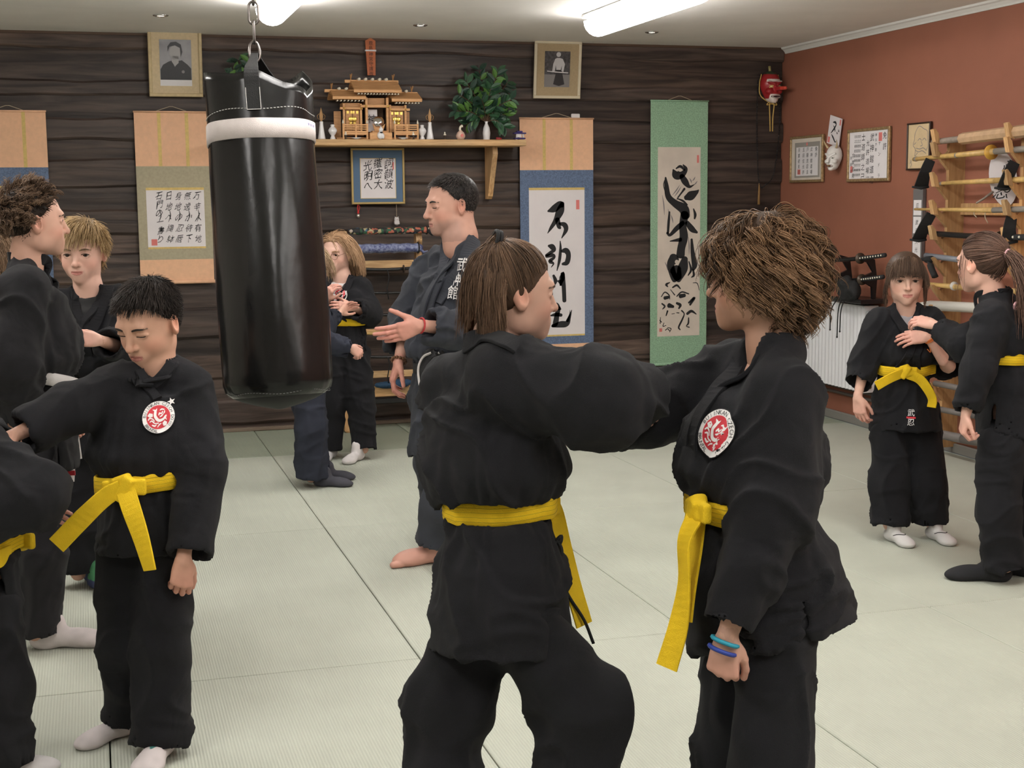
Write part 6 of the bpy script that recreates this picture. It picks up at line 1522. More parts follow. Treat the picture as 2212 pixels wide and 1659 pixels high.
Flat().stroke([q(.28, .475) + (.003,), q(.5, .46) + (.003,), q(.72, .45) + (.003,)], 3).on('photo_staff', o, ax, ay, m_pwhite, t, .0006)
a, b, z0, z1 = rect(758, 320, 873, 441, WY - .02); C = V3(a, WY - .032, z0); W, H = b - a, z1 - z0
t, n = frame('gilt frame with blue border and brush writing under the shelf', C, EX, EZ, W, H, .014, mat('gilt', (.50, .36, .14), .4), boards=((.04, .96, .04, .96, mat('blue_mount', (.10, .17, .27), .85), 'mount'), (.165, .835, .10, .82, m_goldtape, 'inner_border'), (.175, .825, .11, .81, m_paper, 'paper')))
f = Flat()
for c, u in (('詞韻波', .70), ('羅密大', .50), ('光明へ', .31)):
    for i, ch in enumerate(c): f.glyph(ch, (W * u, H * (.73 - .185 * i - (.04 if u < .4 else 0))), .068, .05, .85, .10, .2)
f.on('brush_lettering', C + n * .0042, EX, EZ, m_ink, t, .0004); Flat().poly([(W * .775, H * .62), (W * .80, H * .62), (W * .80, H * .75), (W * .775, H * .75)]).on('seal', C + n * .0042, EX, EZ, m_seal, t, .0004)

# ---------------------------------------------------------------- small hangings
def hang(name, label, cat, px, py, top, build):
    b = atY(px, py, WY - .03); t = empty(name, b, label, cat); tp = atY(px, top, WY - .03)
    MB().tube([b, (b[0], b[1], tp[2])], .0015, 5).build('string', m_cord if name != 'bell_charm' else mat('red_string', (.6, .03, .03), .7), t)
    build(b, t); return t
def _bell(b, t):
    MB().ball(b, .014, 14, 9).build('bell', mat('silver_bell', (.75, .72, .68), .25, metal=.8), t, True)
    MB().ball(b + V3(0, 0, .022), (.008, .006, .009)).build('knot', MATS['red_string'], t, True)
    MB().tube([b + V3(.004, 0, .03), b + V3(.012, 0, .06), b + V3(0, 0, .085), b + V3(-.006, 0, .055), b + V3(-.003, 0, .03)], .0022, 5).build('loop', MATS['red_string'], t)
hang('bell_charm', 'little silver bell on a red loop under the gilt blue-bordered frame', 'charm', 774, 466, 442, _bell)
def _cat(b, t):
    F_ = Field(b - .06, b + .06, .003); F_.ell(b - V3(0, 0, .008), (.020, .016, .020), None, 0); F_.ell(b + V3(0, 0, .014), (.017, .015, .015), None, .005)
    for sx in (-1, 1): F_.cone(b + V3(sx * .010, 0, .026), b + V3(sx * .012, 0, .032), .004, .002, .003); F_.ell(b + V3(sx * .012, -.012, -.014), (.007, .007, .009), None, .003)
    P_, Q_ = F_.mesh(); addmesh('figure', P_, Q_, m_whitecloth, t, True)
    MB().ball(b + V3(0, -.015, .012), (.003, .003, .002)).build('nose', m_red, t, True)
hang('cat_charm', 'small white cat figure hanging beside the silver bell charm', 'charm', 857, 478, 442, _cat)
# wooden prayer tablet under the ceiling
a, b, z0, z1 = rect(789, 82, 811, 163, WY - .02)
t = empty('prayer_tablet', ((a + b) / 2, WY, z0), 'narrow orange wooden tablet with black writing above the shrine', 'tablet'); xm = (a + b) / 2
MB().prism([(a + .012, z0), (b - .004, z0), (b, z1 - .02), (xm, z1), (a, z1 - .02)], (0, WY - .020, 0), EX, EZ, 0, .012).build('board', mat('orange_wood', (.50, .14, .05), .6, var=.12, scale=20), t)
MB().box((xm, WY - .028, z1 - .085), (b - a + .006, .020, .010)).build('paper_band', m_paper, t)
f = Flat()
for i, ch in enumerate('鹿島神宮守護祓'): f.glyph(ch, (xm + .002, z1 - .035 - i * .032 - (.01 if i > 1 else 0)), .028)
f.on('writing', (0, WY - .0325, 0), EX, EZ, m_ink, t, .0002)

# ---------------------------------------------------------------- shelf
m_pine = wood('pine', (.40, .24, .11), (.62, .42, .22), grain=(2, 25, 25), scale=3, rough=.5, bump=.12)
m_pine2 = wood('pine_upright', (.38, .22, .10), (.60, .40, .21), grain=(25, 25, 2), scale=3, rough=.5, bump=.12)
SD = .30; SY = WY - SD
e = atY(900, 301, SY); sz = e[2]; sx0, sx1 = atY(478, 300, SY)[0], atY(1137, 300, SY)[0]
t = empty('wall_shelf', ((sx0 + sx1) / 2, WY, sz), 'long pine shelf on the plank wall carrying the little shrine', 'shelf')
MB().box(((sx0 + sx1) / 2, WY - SD / 2, sz - .021), (sx1 - sx0, SD, .042), bev=.005).build('board', m_pine, t)
for px in (1075, 548):
    bx = atY(px, 320, SY + .03)[0]
    MB().prism([(0, 0), (-.20, 0), (-.21, -.05), (-.07, -.34), (-.04, -.36), (0, -.36)], (bx + .018, WY, sz - .042), (0, 1, 0), (0, 0, 1), 0, -.036).build('bracket', m_pine2, t)
# ---------------------------------------------------------------- the shrine
m_hinoki = wood('hinoki', (.42, .21, .085), (.62, .34, .15), grain=(2, 25, 25), scale=8, rough=.5, bump=.1, knots=False)
m_hinoki2 = wood('hinoki_light', (.60, .31, .13), (.78, .45, .21), grain=(2, 25, 25), scale=8, rough=.5, bump=.1, knots=False)
m_gold = mat('gold_fitting', (.85, .62, .16), .3, metal=.8); m_tip = mat('white_tip', (.82, .76, .62), .6)
SC0 = atY(805, 300, WY - .15); KX = SC0[0]; KU = 2960.0
def U_(cx): return KX + (cx - 1110) / KU
def Vz(cy): return sz + (1415 - cy) / KU
shr = empty('house_shrine', (KX, WY - .15, sz), 'miniature wooden house shrine with three roofs and gold fittings on the shelf', 'shrine')
def sbox(name, u0, u1, v0, v1, y0, y1, m, par=shr): return MB().box(((U_(u0) + U_(u1)) / 2, (y0 + y1) / 2, (Vz(v0) + Vz(v1)) / 2), (abs(U_(u1) - U_(u0)), abs(y1 - y0), abs(Vz(v0) - Vz(v1))), bev=.0015).build(name, m, par)
YB = WY - .05; 
def roof(u0, u1, vr, ve, w0, w1, yf, yb, beads, chigi):
    """u0..u1 ridge beam; slope between w0..w1; vr ridge height, ve eave height; yf front eave, yb back eave"""
    ym = (yf + yb) / 2; r = empty_part = None
    g = MB()
    pr = [(yf, Vz(ve)), (ym, Vz(vr + 50)), (yb, Vz(ve)), (yb, Vz(ve) + .014), (ym, Vz(vr + 50) + .016), (yf, Vz(ve) + .014)]
    V = [(U_(w0 - 10), y, z) for y, z in pr] + [(U_(w1 + 10), y, z) for y, z in pr]
    # eaves reach a little further than the ridge
    V[0] = (U_(w0 + 25), pr[0][0], pr[0][1]); V[5] = (U_(w0 + 25), pr[5][0], pr[5][1]); V[6] = (U_(w1 + 50), pr[0][0], pr[0][1]); V[11] = (U_(w1 + 50), pr[5][0], pr[5][1])
    g.add(V, [(0, 1, 2, 3, 4, 5), (11, 10, 9, 8, 7, 6)] + [(i, i + 6, (i + 1) % 6 + 6, (i + 1) % 6) for i in range(6)])
    ro = g.build('roof', m_hinoki, shr)
    MB().box(((U_(u0) + U_(u1)) / 2, ym, Vz(vr + 30)), (U_(u1) - U_(u0), .022, .020), bev=.002).build('ridge_beam', m_hinoki2, ro)
    sbox('eave_board', w0 + 10, w1 + 40, ve - 45, ve + 15, yf - .004, yf + .006, m_hinoki2, ro)
    for bx in beads:
        MB().tube([(U_(bx), ym - .035, Vz(vr - 10)), (U_(bx), ym + .035, Vz(vr - 10))], .0095, 10).build('billet', m_tip, ro, True)
    for cx in chigi:
        for s_ in (-1, 1): MB().tube([(U_(cx), ym - s_ * .012, Vz(vr + 30)), (U_(cx) + .004, ym + s_ * .03, Vz(vr - 110))], .004, 4).build('finial', m_hinoki, ro)
    n = 14 if w1 - w0 > 800 else 8
    for i in range(n):
        uu = w0 + 110 + (w1 - w0 - 130) * i / (n - 1)
        MB().box((U_(uu), yf + .025, Vz(ve + 38)), (.007, .05, .008)).build('rafter', m_tip, ro)
    return ro
roof(560, 1640, 240, 490, 680, 1600, YB - .22, YB - .02, (838, 972, 1108, 1252, 1386), (680, 1530))
roof(165, 900, 425, 620, 270, 900, YB - .19, YB - .01, (447, 592), (300,))
roof(1440, 2035, 460, 655, 1450, 2030, YB - .19, YB - .01, (1648, 1800), (1920,))
for u0, u1, v0, v1 in ((960, 1350, 590, 740), (500, 850, 690, 800), (1450, 1760, 740, 830)): sbox('lintel_wall', u0, u1, v0, v1, YB - .13, YB - .03, m_hinoki)
for u0, u1 in ((940, 985), (1360, 1405)): sbox('post', u0, u1, 590, 1280, YB - .17, YB - .145, m_hinoki2)
sbox('beam', 845, 1410, 735, 785, YB - .178, YB - .15, m_hinoki2)
sbox('inner_wall', 985, 1360, 770, 1260, YB - .05, YB - .04, mat('shrine_dark', (.10, .055, .03), .8))
for (a0, a1, d0, d1, b0, b1, v) in ((500, 880, 560, 830, 440, 890, 800), (1430, 1780, 1450, 1720, 1420, 1845, 815)):
    sbox('beam', b0, b1, v - 20, v + 25, YB - .158, YB - .135, m_hinoki2)
    for u in (a0, a1 - 40): sbox('post', u, u + 40, v - 90, 1280, YB - .15, YB - .13, m_hinoki2)
    mid = (d0 + d1) / 2
    for u0, u1 in ((d0, mid - 5), (mid + 5, d1)):
        d = sbox('door', u0, u1, v + 30, 1260, YB - .135, YB - .125, m_hinoki)
        for cu in ((u0 + 40) if u0 == d0 else (u1 - 40), (u1 - 12) if u0 == d0 else (u0 + 12)): sbox('corner_fitting', cu - 22, cu + 22, v + 45, v + 105, YB - .138, YB - .134, m_gold, d)
        c = mid - 38 if u0 == d0 else mid + 38
        MB().ball((U_(c), YB - .138, Vz(1010)), (.017, .005, .018), 12, 7).build('lock_plate', m_gold, d, True)
        MB().ball((U_(c), YB - .138, Vz(1090)), (.012, .004, .010), 10, 6).build('lock_plate', m_gold, d, True)
    sbox('side_wall', 340 if a0 < 900 else 1790, 480 if a0 < 900 else 1870, 850, 1400, YB - .10, YB - .09, m_hinoki)
    for u in (a0 + 20, a1 - 20): MB().ball((U_(u), YB - .160, Vz(v)), .0065, 8, 6).build('stud', m_gold, shr, True)
for u in (945, 1385): MB().ball((U_(u), YB - .180, Vz(760)), .0075, 8, 6).build('stud', m_gold, shr, True)
# railings and steps in front
for u0, u1 in ((440, 940), (1470, 1960)):
    rl = sbox('railing', u0, u1, 1120, 1150, YB - .235, YB - .225, m_hinoki2)
    for v in (1165, 1205, 1250, 1290): sbox('rail', u0, u1, v, v + (22 if v < 1250 else 38), YB - .234, YB - .226, m_hinoki2, rl)
    for u in (u0, (u0 + u1) / 2, u1 - 26): sbox('rail_post', u, u + 30, 1110, 1415, YB - .236, YB - .222, m_hinoki2, rl)
    for u in (u0 + 14, u1 - 10): MB().lathe((U_(u), YB - .229, Vz(1110)), [(.006, 0), (.007, .006), (.005, .014), (.001, .028)], 8).build('post_cap', m_tip, rl, True)
    for v in (1320, 1370): sbox('rail', u0 + 90, u1 - 60, v, v + 22, YB - .20, YB - .19, m_hinoki, rl)
sbox('step', 985, 1430, 1280, 1415, YB - .23, YB - .14, m_hinoki2); sbox('step', 1060, 1360, 1240, 1290, YB - .19, YB - .13, m_hinoki2)
sbox('base', 340, 1960, 1375, 1415, YB - .19, YB - .01, m_hinoki)
# things standing in and before the shrine
def onshelf(px, Y=WY - .24): return V3(atY(px, 300, Y)[0], Y, sz)
q0 = V3(U_(1100), YB - .115, Vz(1255))
t = empty('talisman_card', q0, 'white card with a black character inside the open shrine', 'card')
MB().box(q0 + V3(0, 0, .075), (.072, .003, .15), Matrix.Rotation(-.12, 3, 'X')).build('card', m_paper, t)
Flat().glyph('神', (0, 0), .06).on('writing', q0 + V3(-.004, -.014, .085), EX, unit(V3(0, .12, 1)), m_ink, t, .001)
q0 = V3(U_(1210), YB - .145, Vz(1250))
t = empty('mirror', q0, 'round silver mirror on a carved wooden holder in the shrine', 'mirror')
MB().prism([(-.042, .052), (-.02, .030), (.02, .030), (.045, .052), (.03, .008), (.022, 0), (-.022, 0), (-.03, .01)], q0, EX, EZ, -.006, .008).build('stand', m_hinoki2, t)
MB().lathe(q0 + V3(0, -.004, .066), [(.0005, -.004), (.036, -.004), (.038, 0), (.036, .004), (.0005, .004)], 28, Matrix.Rotation(math.radians(78), 3, 'X')).build('disc', mat('mirror_silver', (.75, .75, .75), .08, metal=1), t, True)
m_porc = mat('white_porcelain', (.80, .79, .80), .18, spec=.6)
def lathe_thing(name, label, cat, px, prof, material, extra=None, group=None, n=18, Y=WY - .24):
    b = onshelf(px, Y); t = empty(name, b, label, cat, group)
    MB().lathe(b, prof, n).build('body', material, t, True)
    if extra: extra(b, t)
    return t
def flame(b, t):
    z = .118
    MB().prism([(-.003, 0), (.003, 0), (.011, .035), (.012, .05), (0, .102), (-.012, .05), (-.011, .035)], b + V3(0, 0, z - .01), EX, EZ, -.0015, .0015).build('blade', mat('bronze', (.30, .17, .07), .45, metal=.5), t)
    for s_ in (-1, 1): MB().tube([b + V3(s_ * .004, 0, z + .01), b + V3(s_ * .022, 0, z + .018), b + V3(s_ * .026, 0, z + .036), b + V3(s_ * .014, 0, z + .05)], .0022, 5).build('curl', MATS['bronze'], t)
vase = [(.022, 0), (.026, .004), (.024, .012), (.017, .06), (.012, .10), (.0125, .116), (.010, .118)]
lathe_thing('altar_vase', 'slim white vase with bronze blade beside the punching bag', 'vase', 695, vase, m_porc, flame, 'white altar vases')
lathe_thing('altar_vase', 'slim white vase with bronze blade nearer the leafy plant', 'vase', 929, vase, m_porc, flame, 'white altar vases')
flask = [(.017, 0), (.019, .004), (.014, .016), (.011, .024), (.020, .036), (.029, .052), (.029, .062), (.020, .076), (.012, .082), (.013, .088), (.014, .094), (.011, .098)]
lathe_thing('sake_flask', 'round white porcelain flask by the shrine on the punching-bag side', 'flask', 719, flask, m_porc, None, 'white flasks', Y=WY - .25)
lathe_thing('sake_flask', 'round white porcelain flask by the shrine on the plant side', 'flask', 912, flask, m_porc, None, 'white flasks', Y=WY - .25)
def cap_(b, t): MB().lathe(b + V3(0, 0, .028), [(.010, 0), (.009, .006), (.004, .010), (.006, .014), (.005, .019), (.001, .024)], 10).build('lamp_top', m_tip, t, True)
lan = [(.009, 0), (.008, .004), (.004, .010), (.004, .018), (.011, .026), (.008, .030)]; m_brz = mat('dark_bronze', (.07, .05, .035), .4, metal=.4)
for px, lb in ((747, 'tiny dark altar candle holder before the shrine\'s punching-bag side railing'), (893, 'tiny dark altar candle holder at the plant-side end of the railing'), (961, 'tiny altar candle holder standing alone between vase and gourd')):
    lathe_thing('candle_holder', lb, 'candle holder', px, lan, m_brz, cap_, 'altar candle holders', Y=WY - .285)
for px, lb in ((770, 'flat white dish before the shrine nearest the punching bag'), (871, 'flat white dish before the shrine nearest the plant')):
    lathe_thing('dish', lb, 'dish', px, [(.012, 0), (.014, .003), (.032, .008), (.034, .011), (.028, .0085), (.002, .005)], m_porc, None, 'white offering dishes', Y=WY - .29)
def fig(b, t):
    F_ = Field(b - .06, b + .12, .003)
    F_.ell(b + V3(0, 0, .026), (.022, .018, .026), None, 0); F_.ell(b + V3(.004, 0, .062), (.015, .014, .016), None, .006); F_.cone(b + V3(.004, 0, .074), b + V3(.004, 0, .088), .008, .002, .004); F_.ell(b + V3(.018, -.006, .02), (.008, .008, .018), None, .004)
    P_, Q_ = F_.mesh(); addmesh('figure', P_, Q_, m_porc, t, True)
    MB().ball(b + V3(.004, -.012, .044), (.010, .006, .006)).build('scarf', m_ink, t, True)
b = onshelf(822, WY - .285); t = empty('figurine', b, 'small white figurine in front of the shrine steps', 'figurine'); fig(b, t)
def gourd(b, t):
    MB().tube(crom([b + V3(0, 0, .06), b + V3(-.004, 0, .075), b + V3(.004, 0, .092), b + V3(.012, 0, .096), b + V3(.012, 0, .085)], 4), [.008] * 8 + [.006] * 9, 8).build('neck', m_tip, t, True)
    Flat().disc((0, 0), .011, 14, 1).on('red_mark', b + V3(.002, -.0325, .028), EX, EZ, m_seal, t, .0005)
lathe_thing('gourd_bottle', 'pinkish gourd bottle with a curled neck and a red mark', 'bottle', 995, [(.014, 0), (.022, .004), (.031, .018), (.032, .030), (.024, .048), (.010, .062), (.006, .066)], mat('gourd_skin', (.72, .50, .40), .4), gourd)
# artificial branches in a vase
m_leafA = mat('leaf_green', (.030, .095, .042), .45, var=.25, scale=30); m_leafB = mat('leaf_bright', (.085, .20, .04), .45, var=.25, scale=30); m_leafC = mat('leaf_dark', (.020, .055, .035), .45, var=.2, scale=30); m_stem = mat('stem_brown', (.09, .05, .025), .8)
LM = []
for m_ in (m_leafA, m_leafB, m_leafC):
    me = bpy.data.meshes.new('leaf'); pr = [(0, 0, 0), (.010, .013, .002), (.016, .030, .001), (.013, .048, -.003), (0, .068, -.010), (-.013, .048, -.003), (-.016, .030, .001), (-.010, .013, .002), (0, .020, -.003), (0, .042, -.006)]
    me.from_pydata(pr, [], [(0, 1, 8), (1, 2, 8), (2, 9, 8), (2, 3, 9), (3, 4, 9), (4, 5, 9), (5, 6, 9), (6, 8, 9), (6, 7, 8), (7, 0, 8)]); me.materials.append(m_); LM.append(me)
def plant(px, label, spots, base=None):
    b = onshelf(px, WY - .17); t = empty('leafy_plant', b, label, 'plant', 'leafy branches in vases')
    MB().lathe(b, [(.020, 0), (.023, .004), (.024, .02), (.027, .05), (.022, .085), (.010, .112), (.0095, .12), (.013, .128), (.010, .129)], 18).build('vase', m_porc, t, True)
    top = b + V3(0, 0, .125); rs = random.Random(px)
    for (ex, ey) in spots:
        e_ = atY(ex, ey, WY - .17 - rs.uniform(-.06, .10)); mid_ = top * .5 + e_ * .5 + V3(0, 0, .03)
        C_ = crom([top, mid_, e_], 6); MB().tube(C_, [.003] * (len(C_) - 1) + [.0012], 5).build('branch', m_stem, t, True)
        for i in range(3, len(C_)):
            for s_ in (-1, 1):
                if rs.random() < .15: continue
                o = bpy.data.objects.new('leaf', LM[rs.choice((0, 0, 1, 2, 2))]); d = unit(C_[i] - C_[i - 1]); side = unit(np.cross(d, V3(0, 1, 0))) * s_
                y_ = unit(side * rs.uniform(.5, 1) + d * rs.uniform(.3, .9) + V3(0, rs.uniform(-.7, .3), rs.uniform(-.4, .2))); z_ = unit(np.cross(np.cross(y_, V3(rs.uniform(-.5, .5), -1, .5)), y_)); x_ = np.cross(y_, z_); s = rs.uniform(.95, 1.35)
                o.matrix_world = Matrix(((x_[0] * s, y_[0] * s, z_[0] * s, C_[i][0]), (x_[1] * s, y_[1] * s, z_[1] * s, C_[i][1]), (x_[2] * s, y_[2] * s, z_[2] * s, C_[i][2]), (0, 0, 0, 1)))
                mw = o.matrix_world.copy(); COL.objects.link(o); o.parent = t; o.matrix_parent_inverse = t.matrix_basis.inverted(); o.matrix_basis = mw
plant(1051, 'bushy leafy branches in a white bottle vase at the shelf end', [(1035, 150), (1075, 155), (1005, 175), (1095, 180), (992, 205), (1104, 215), (985, 240), (1100, 250), (1015, 205), (1060, 190), (1010, 268), (1090, 275), (1040, 215), (1072, 230), (1030, 250)])
plant(537, 'leafy branches in a vase half hidden behind the punching bag strap', [(505, 150), (540, 135), (560, 160), (492, 170), (525, 165), (575, 190), (515, 130)])
b = onshelf(1078); t = empty('red_trinket', b, 'small red trinket lying on the shelf beside the plant vase', 'trinket')
F_ = Field(b - .05, b + .05, .0025); F_.ell(b + V3(0, 0, .009), (.021, .012, .009), None, 0); F_.ell(b + V3(-.014, 0, .010), (.009, .009, .010), None, .004); P_, Q_ = F_.mesh(); addmesh('body', P_, Q_, mat('red_lacquer', (.28, .02, .025), .3), t, True)
b = onshelf(1122); t = empty('toy_stand', b, 'little dark blue and white stand at the end of the shelf', 'trinket')
m_navyl = mat('navy_lacquer', (.04, .03, .16), .3)
for z, w in ((.010, .075), (.045, .085)): MB().box(b + V3(0, 0, z), (w, .05, .010), bev=.003).build('tray', m_navyl, t)
for sx in (-.026, .026): MB().tube([b + V3(sx, -.015, 0), b + V3(sx * .8, -.015, .045)], .006, 8).build('leg', m_whitecloth, t, True)
MB().box(b + V3(-.01, -.027, .028), (.03, .004, .022)).build('white_plate', m_whitecloth, t); MB().box(b + V3(.0, 0, .056), (.04, .03, .012), bev=.004).build('cushion', m_navyl, t)
# ================================================================ punching bag on its chain
m_vinyl = mat('black_vinyl', (.008, .0078, .008), .22, var=.2, scale=6, bump=.45, bscale=9, spec=.34, stretch=(1.6, 1.6, .7))
m_strap = mat('black_webbing', (.009, .009, .0095), .75, bump=.5, bscale=400)
m_canvas = mat('white_canvas', (.62, .56, .54), .85, var=.05, scale=30, bump=.4, bscale=500)
m_steel = mat('steel', (.22, .20, .19), .35, metal=1)
m_wstitch = mat('white_thread', (.62, .60, .58), .8)
BD = 4.5
Tp = atD(557, 195, BD); Bt = atD(606, 884, BD); axb = unit(Tp - Bt); HB = np.linalg.norm(Tp - Bt)
away = unit(V3(Tp[0], Tp[1], 0)); ex = unit(np.cross(away, axb)); ey = np.cross(axb, ex)       # ex: viewer's right, ey: away
bag = empty('punching_bag', Bt, 'long black vinyl punching bag with a white band, hanging from a chain', 'punching bag')
RB = .172
def bagpt(a, h, r): return Bt + axb * h + (ex * math.cos(a) + ey * math.sin(a)) * r
nA = 64; hs = np.r_[0, .003, .008, .016, .028, .042, .06, .085, np.linspace(.12, HB - .16, 22)]
rsB = lambda h: RB * (1 - .97 * max(0, 1 - h / .085) ** 2.6) * (.985 + .02 * math.sin(h * 3.2 + .5)) * (1 - .03 * h / HB)
V = []
for i, h in enumerate(hs):
    for j in range(nA):
        a = 2 * math.pi * j / nA; dent = .005 * noise3(np.array([[math.cos(a) * 2.2, math.sin(a) * 2.2, h * 3]]), 4)[0]
        puck = .0022 * math.sin(a * 26) * math.exp(-((h - .07) / .03) ** 2) - .002 * math.sin(a * 9 + 3 * h) * math.exp(-((HB - .22 - h) / .16) ** 2)
        V.append(bagpt(a, h, max(.002, rsB(h) + (dent + puck if h > .03 else 0))))
Q = [(i * nA + j, i * nA + (j + 1) % nA, (i + 1) * nA + (j + 1) % nA, (i + 1) * nA + j) for i in range(len(hs) - 1) for j in range(nA)] + [tuple(range(nA - 1, -1, -1))]
addmesh('body', V, Q, [m_vinyl, mat('matte_vinyl', (.012, .012, .012), .6, spec=.15)], bag, True, mi=[1 if i < 5 else 0 for i in range(len(hs) - 1) for j in range(nA)] + [1])
# open collar above the band: stiff, folded, higher at the back corner
def rim(a):
    # a: 0 viewer's right, pi/2 back, pi left, 3pi/2 front
    k = [(0, .010), (.5, .075), (1.2, .055), (1.57, .045), (2.3, .045), (3.14, .058), (3.7, .040), (4.3, .020), (4.71, .028), (5.2, -.010), (5.8, -.030), (6.2832, .010)]
    return float(np.interp(a % (2 * math.pi), [q[0] for q in k], [q[1] for q in k]))
def colr(a, t):
    sq = (abs(math.cos(a)) ** 3.2 + abs(math.sin(a)) ** 3.2) ** (-1 / 3.2)
    fold = .006 * math.sin(a * 7 + 1) * t
    return RB * .965 * (1 + .01 * t) * (1 * (1 - t) + t * (.62 + .38 * sq)) + fold
V = []; rows = 8; h0 = HB - .178
for inner in (0, 1):
    for i in range(rows + 1):
        t_ = i / rows
        for j in range(nA):
            a = 2 * math.pi * j / nA; V.append(bagpt(a, h0 + (HB - h0 + rim(a)) * t_, colr(a, t_) - inner * .005))
Q = []
for inner in (0, 1):
    o = inner * (rows + 1) * nA
    for i in range(rows):
        for j in range(nA):
            q = (o + i * nA + j, o + i * nA + (j + 1) % nA, o + (i + 1) * nA + (j + 1) % nA, o + (i + 1) * nA + j); Q.append(q if not inner else q[::-1])
o2 = (rows + 1) * nA
for j in range(nA): Q.append((rows * nA + j, rows * nA + (j + 1) % nA, o2 + rows * nA + (j + 1) % nA, o2 + rows * nA + j))
addmesh('collar', V, Q, m_vinyl, bag, True)
V = []; hb0, hb1 = HB - .176, HB - .116
for h, dr in ((hb0, -.002), (hb0, .0035), ((hb0 + hb1) / 2, .0045), (hb1, .0035), (hb1, -.002)):
    for j in range(nA):
        a = 2 * math.pi * j / nA; tt = max(0, (h - h0) / (HB - h0)); V.append(bagpt(a, h + .004 * math.sin(2 * a + 1), max(rsB(min(h, h0)), colr(a, tt)) + dr))
Q = [(i * nA + j, i * nA + (j + 1) % nA, (i + 1) * nA + (j + 1) % nA, (i + 1) * nA + j) for i in range(4) for j in range(nA)]
band = addmesh('band', V, Q, m_canvas, bag, True)
f = Flat()
for i, ch in enumerate('www.'): f.glyph(ch, (i * .020, 0), .017 if ch == 'w' else .004)
a0 = math.radians(-22); d_ = ex * math.cos(a0) + ey * math.sin(a0); tng = unit(-ex * math.sin(a0) + ey * math.cos(a0))
f.on('lettering', bagpt(a0, HB - .134, RB * .985 + .004) - tng * .045, tng, axb, mat('navy_print', (.03, .04, .25), .7), band, .004)
# stitching: dashes round the collar and the bottom
for hh, rr, nm in ((HB - .088, None, 'seam'), (.052, None, 'bottom_seam')):
    mb = MB()
    for j in range(96):
        a1, a2 = 2 * math.pi * j / 96, 2 * math.pi * (j + .62) / 96
        tt = max(0, (hh - h0) / (HB - h0)); g_ = (lambda a: colr(a, tt) + .0012) if hh > .3 else (lambda a: rsB(hh) + .0022)
        w1 = .004 * math.sin(a1 * 5); mb.tube([bagpt(a1, hh + w1, g_(a1)), bagpt(a2, hh + w1, g_(a2))], .0011 if hh > .3 else .0006, 4)
    mb.build(nm, m_wstitch if hh > .3 else mat('grey_thread', (.2, .2, .2), .8), bag)
ring = atD(550, 112, BD)
for (a, dy) in ((4.62, 0), (1.3, 0)):
    top = bagpt(a, HB + rim(a) - .002, colr(a, 1) + .003); low = bagpt(a, HB - .095, colr(a, .4) + .004)
    lo2 = top * .55 + low * .45
    st = ribbon('strap', [low, lo2 + (ex * math.cos(a) + ey * math.sin(a)) * .004, top, top * .5 + ring * .5 + (ring - Bt) * 0, ring + V3(0, 0, -.006)], ex if abs(math.sin(a)) > .5 else ey, np.array([.046, .046, .044, .030, .022]), .006, m_strap, bag)
    if a > 3:
        mb = MB()
        for k_ in (-.021, .021): mb.tube([low + ex * k_ - ey * .0045, lo2 + ex * k_ - ey * .0085], .001, 4)
        mb.tube([low + ex * -.021 - ey * .0045, low + ex * .021 - ey * .0045], .001, 4); mb.build('strap_seam', m_wstitch, st)
MB().tube([ring + .026 * (math.cos(a) * axb * 1.25 + math.sin(a) * ex * .62) for a in np.linspace(0, 2 * math.pi, 25)], .0045, 8, False).build('snap_ring', m_steel, bag, True)
ch = empty('chain', (ring[0], ring[1], CZ), 'steel chain holding the punching bag to the ceiling', 'chain'); z = ring[2] + .034; i = 0
while z < CZ - .01:
    e_ = ex if i % 2 else ey; c = V3(ring[0], ring[1], z + .026)
    MB().tube([c + V3(0, 0, 1) * (.018 * math.sin(a) + (.017 if math.sin(a) > 0 else -.017)) + e_ * .0150 * math.cos(a) for a in np.linspace(0, 2 * math.pi, 21)], .0042, 6, False).build('link', m_steel, ch, True)
    z += .060; i += 1

# ================================================================ sword stand against the plank wall
m_blk = mat('black_lacquer', (.010, .010, .011), .3, spec=.5); m_wrap = mat('handle_wrap', (.02, .02, .022), .8, bump=.6, bscale=300); m_bamboo = mat('bamboo', (.58, .37, .13), .45, var=.15, scale=30)
RY = WY - .22
def RX(px): return atY(px, 700, RY)[0]
def RZ(py, px=820): return atY(px, py, RY)[2]
rk = empty('sword_stand', (RX(825), RY, 0), 'pine floor stand with rails for swords behind the person with glasses', 'stand')
for px in (746, 906):
    x = RX(px); pr = [(-.10, 0), (.10, 0), (.10, .05), (.035, .09), (.035, RZ(505)), (-.02, RZ(498)), (-.045, RZ(520)), (-.03, RZ(535)), (-.03, .12), (-.06, .09), (-.10, .05)]
    MB().prism(pr, (x - .02, RY, 0), (0, 1, 0), EZ, 0, .04).build('upright', m_pine2, rk)
    MB().box((x, RY - .06, .085), (.075, .09, .17), bev=.01).build('foot', m_pine2, rk)
for py, h_ in ((572, .060), (715, .030), (808, .045), (845, .07)):
    MB().box(((RX(746) + RX(906)) / 2, RY - .01, RZ(py)), (RX(906) - RX(746), .045, h_), bev=.004).build('rail', m_pine, rk)
MB().box(((RX(740) + RX(912)) / 2, RY - .01, RZ(865)), (RX(912) - RX(740), .06, .035), bev=.004).build('rail', m_blk, rk)
for py in (520, 560, 628, 674, 765):
    for px in (746, 906): MB().tube([(RX(px), RY - .02, RZ(py) - .012), (RX(px), RY - .085, RZ(py) - .008), (RX(px), RY - .095, RZ(py) + .012)], .009, 7).build('peg', m_pine, rk, True)
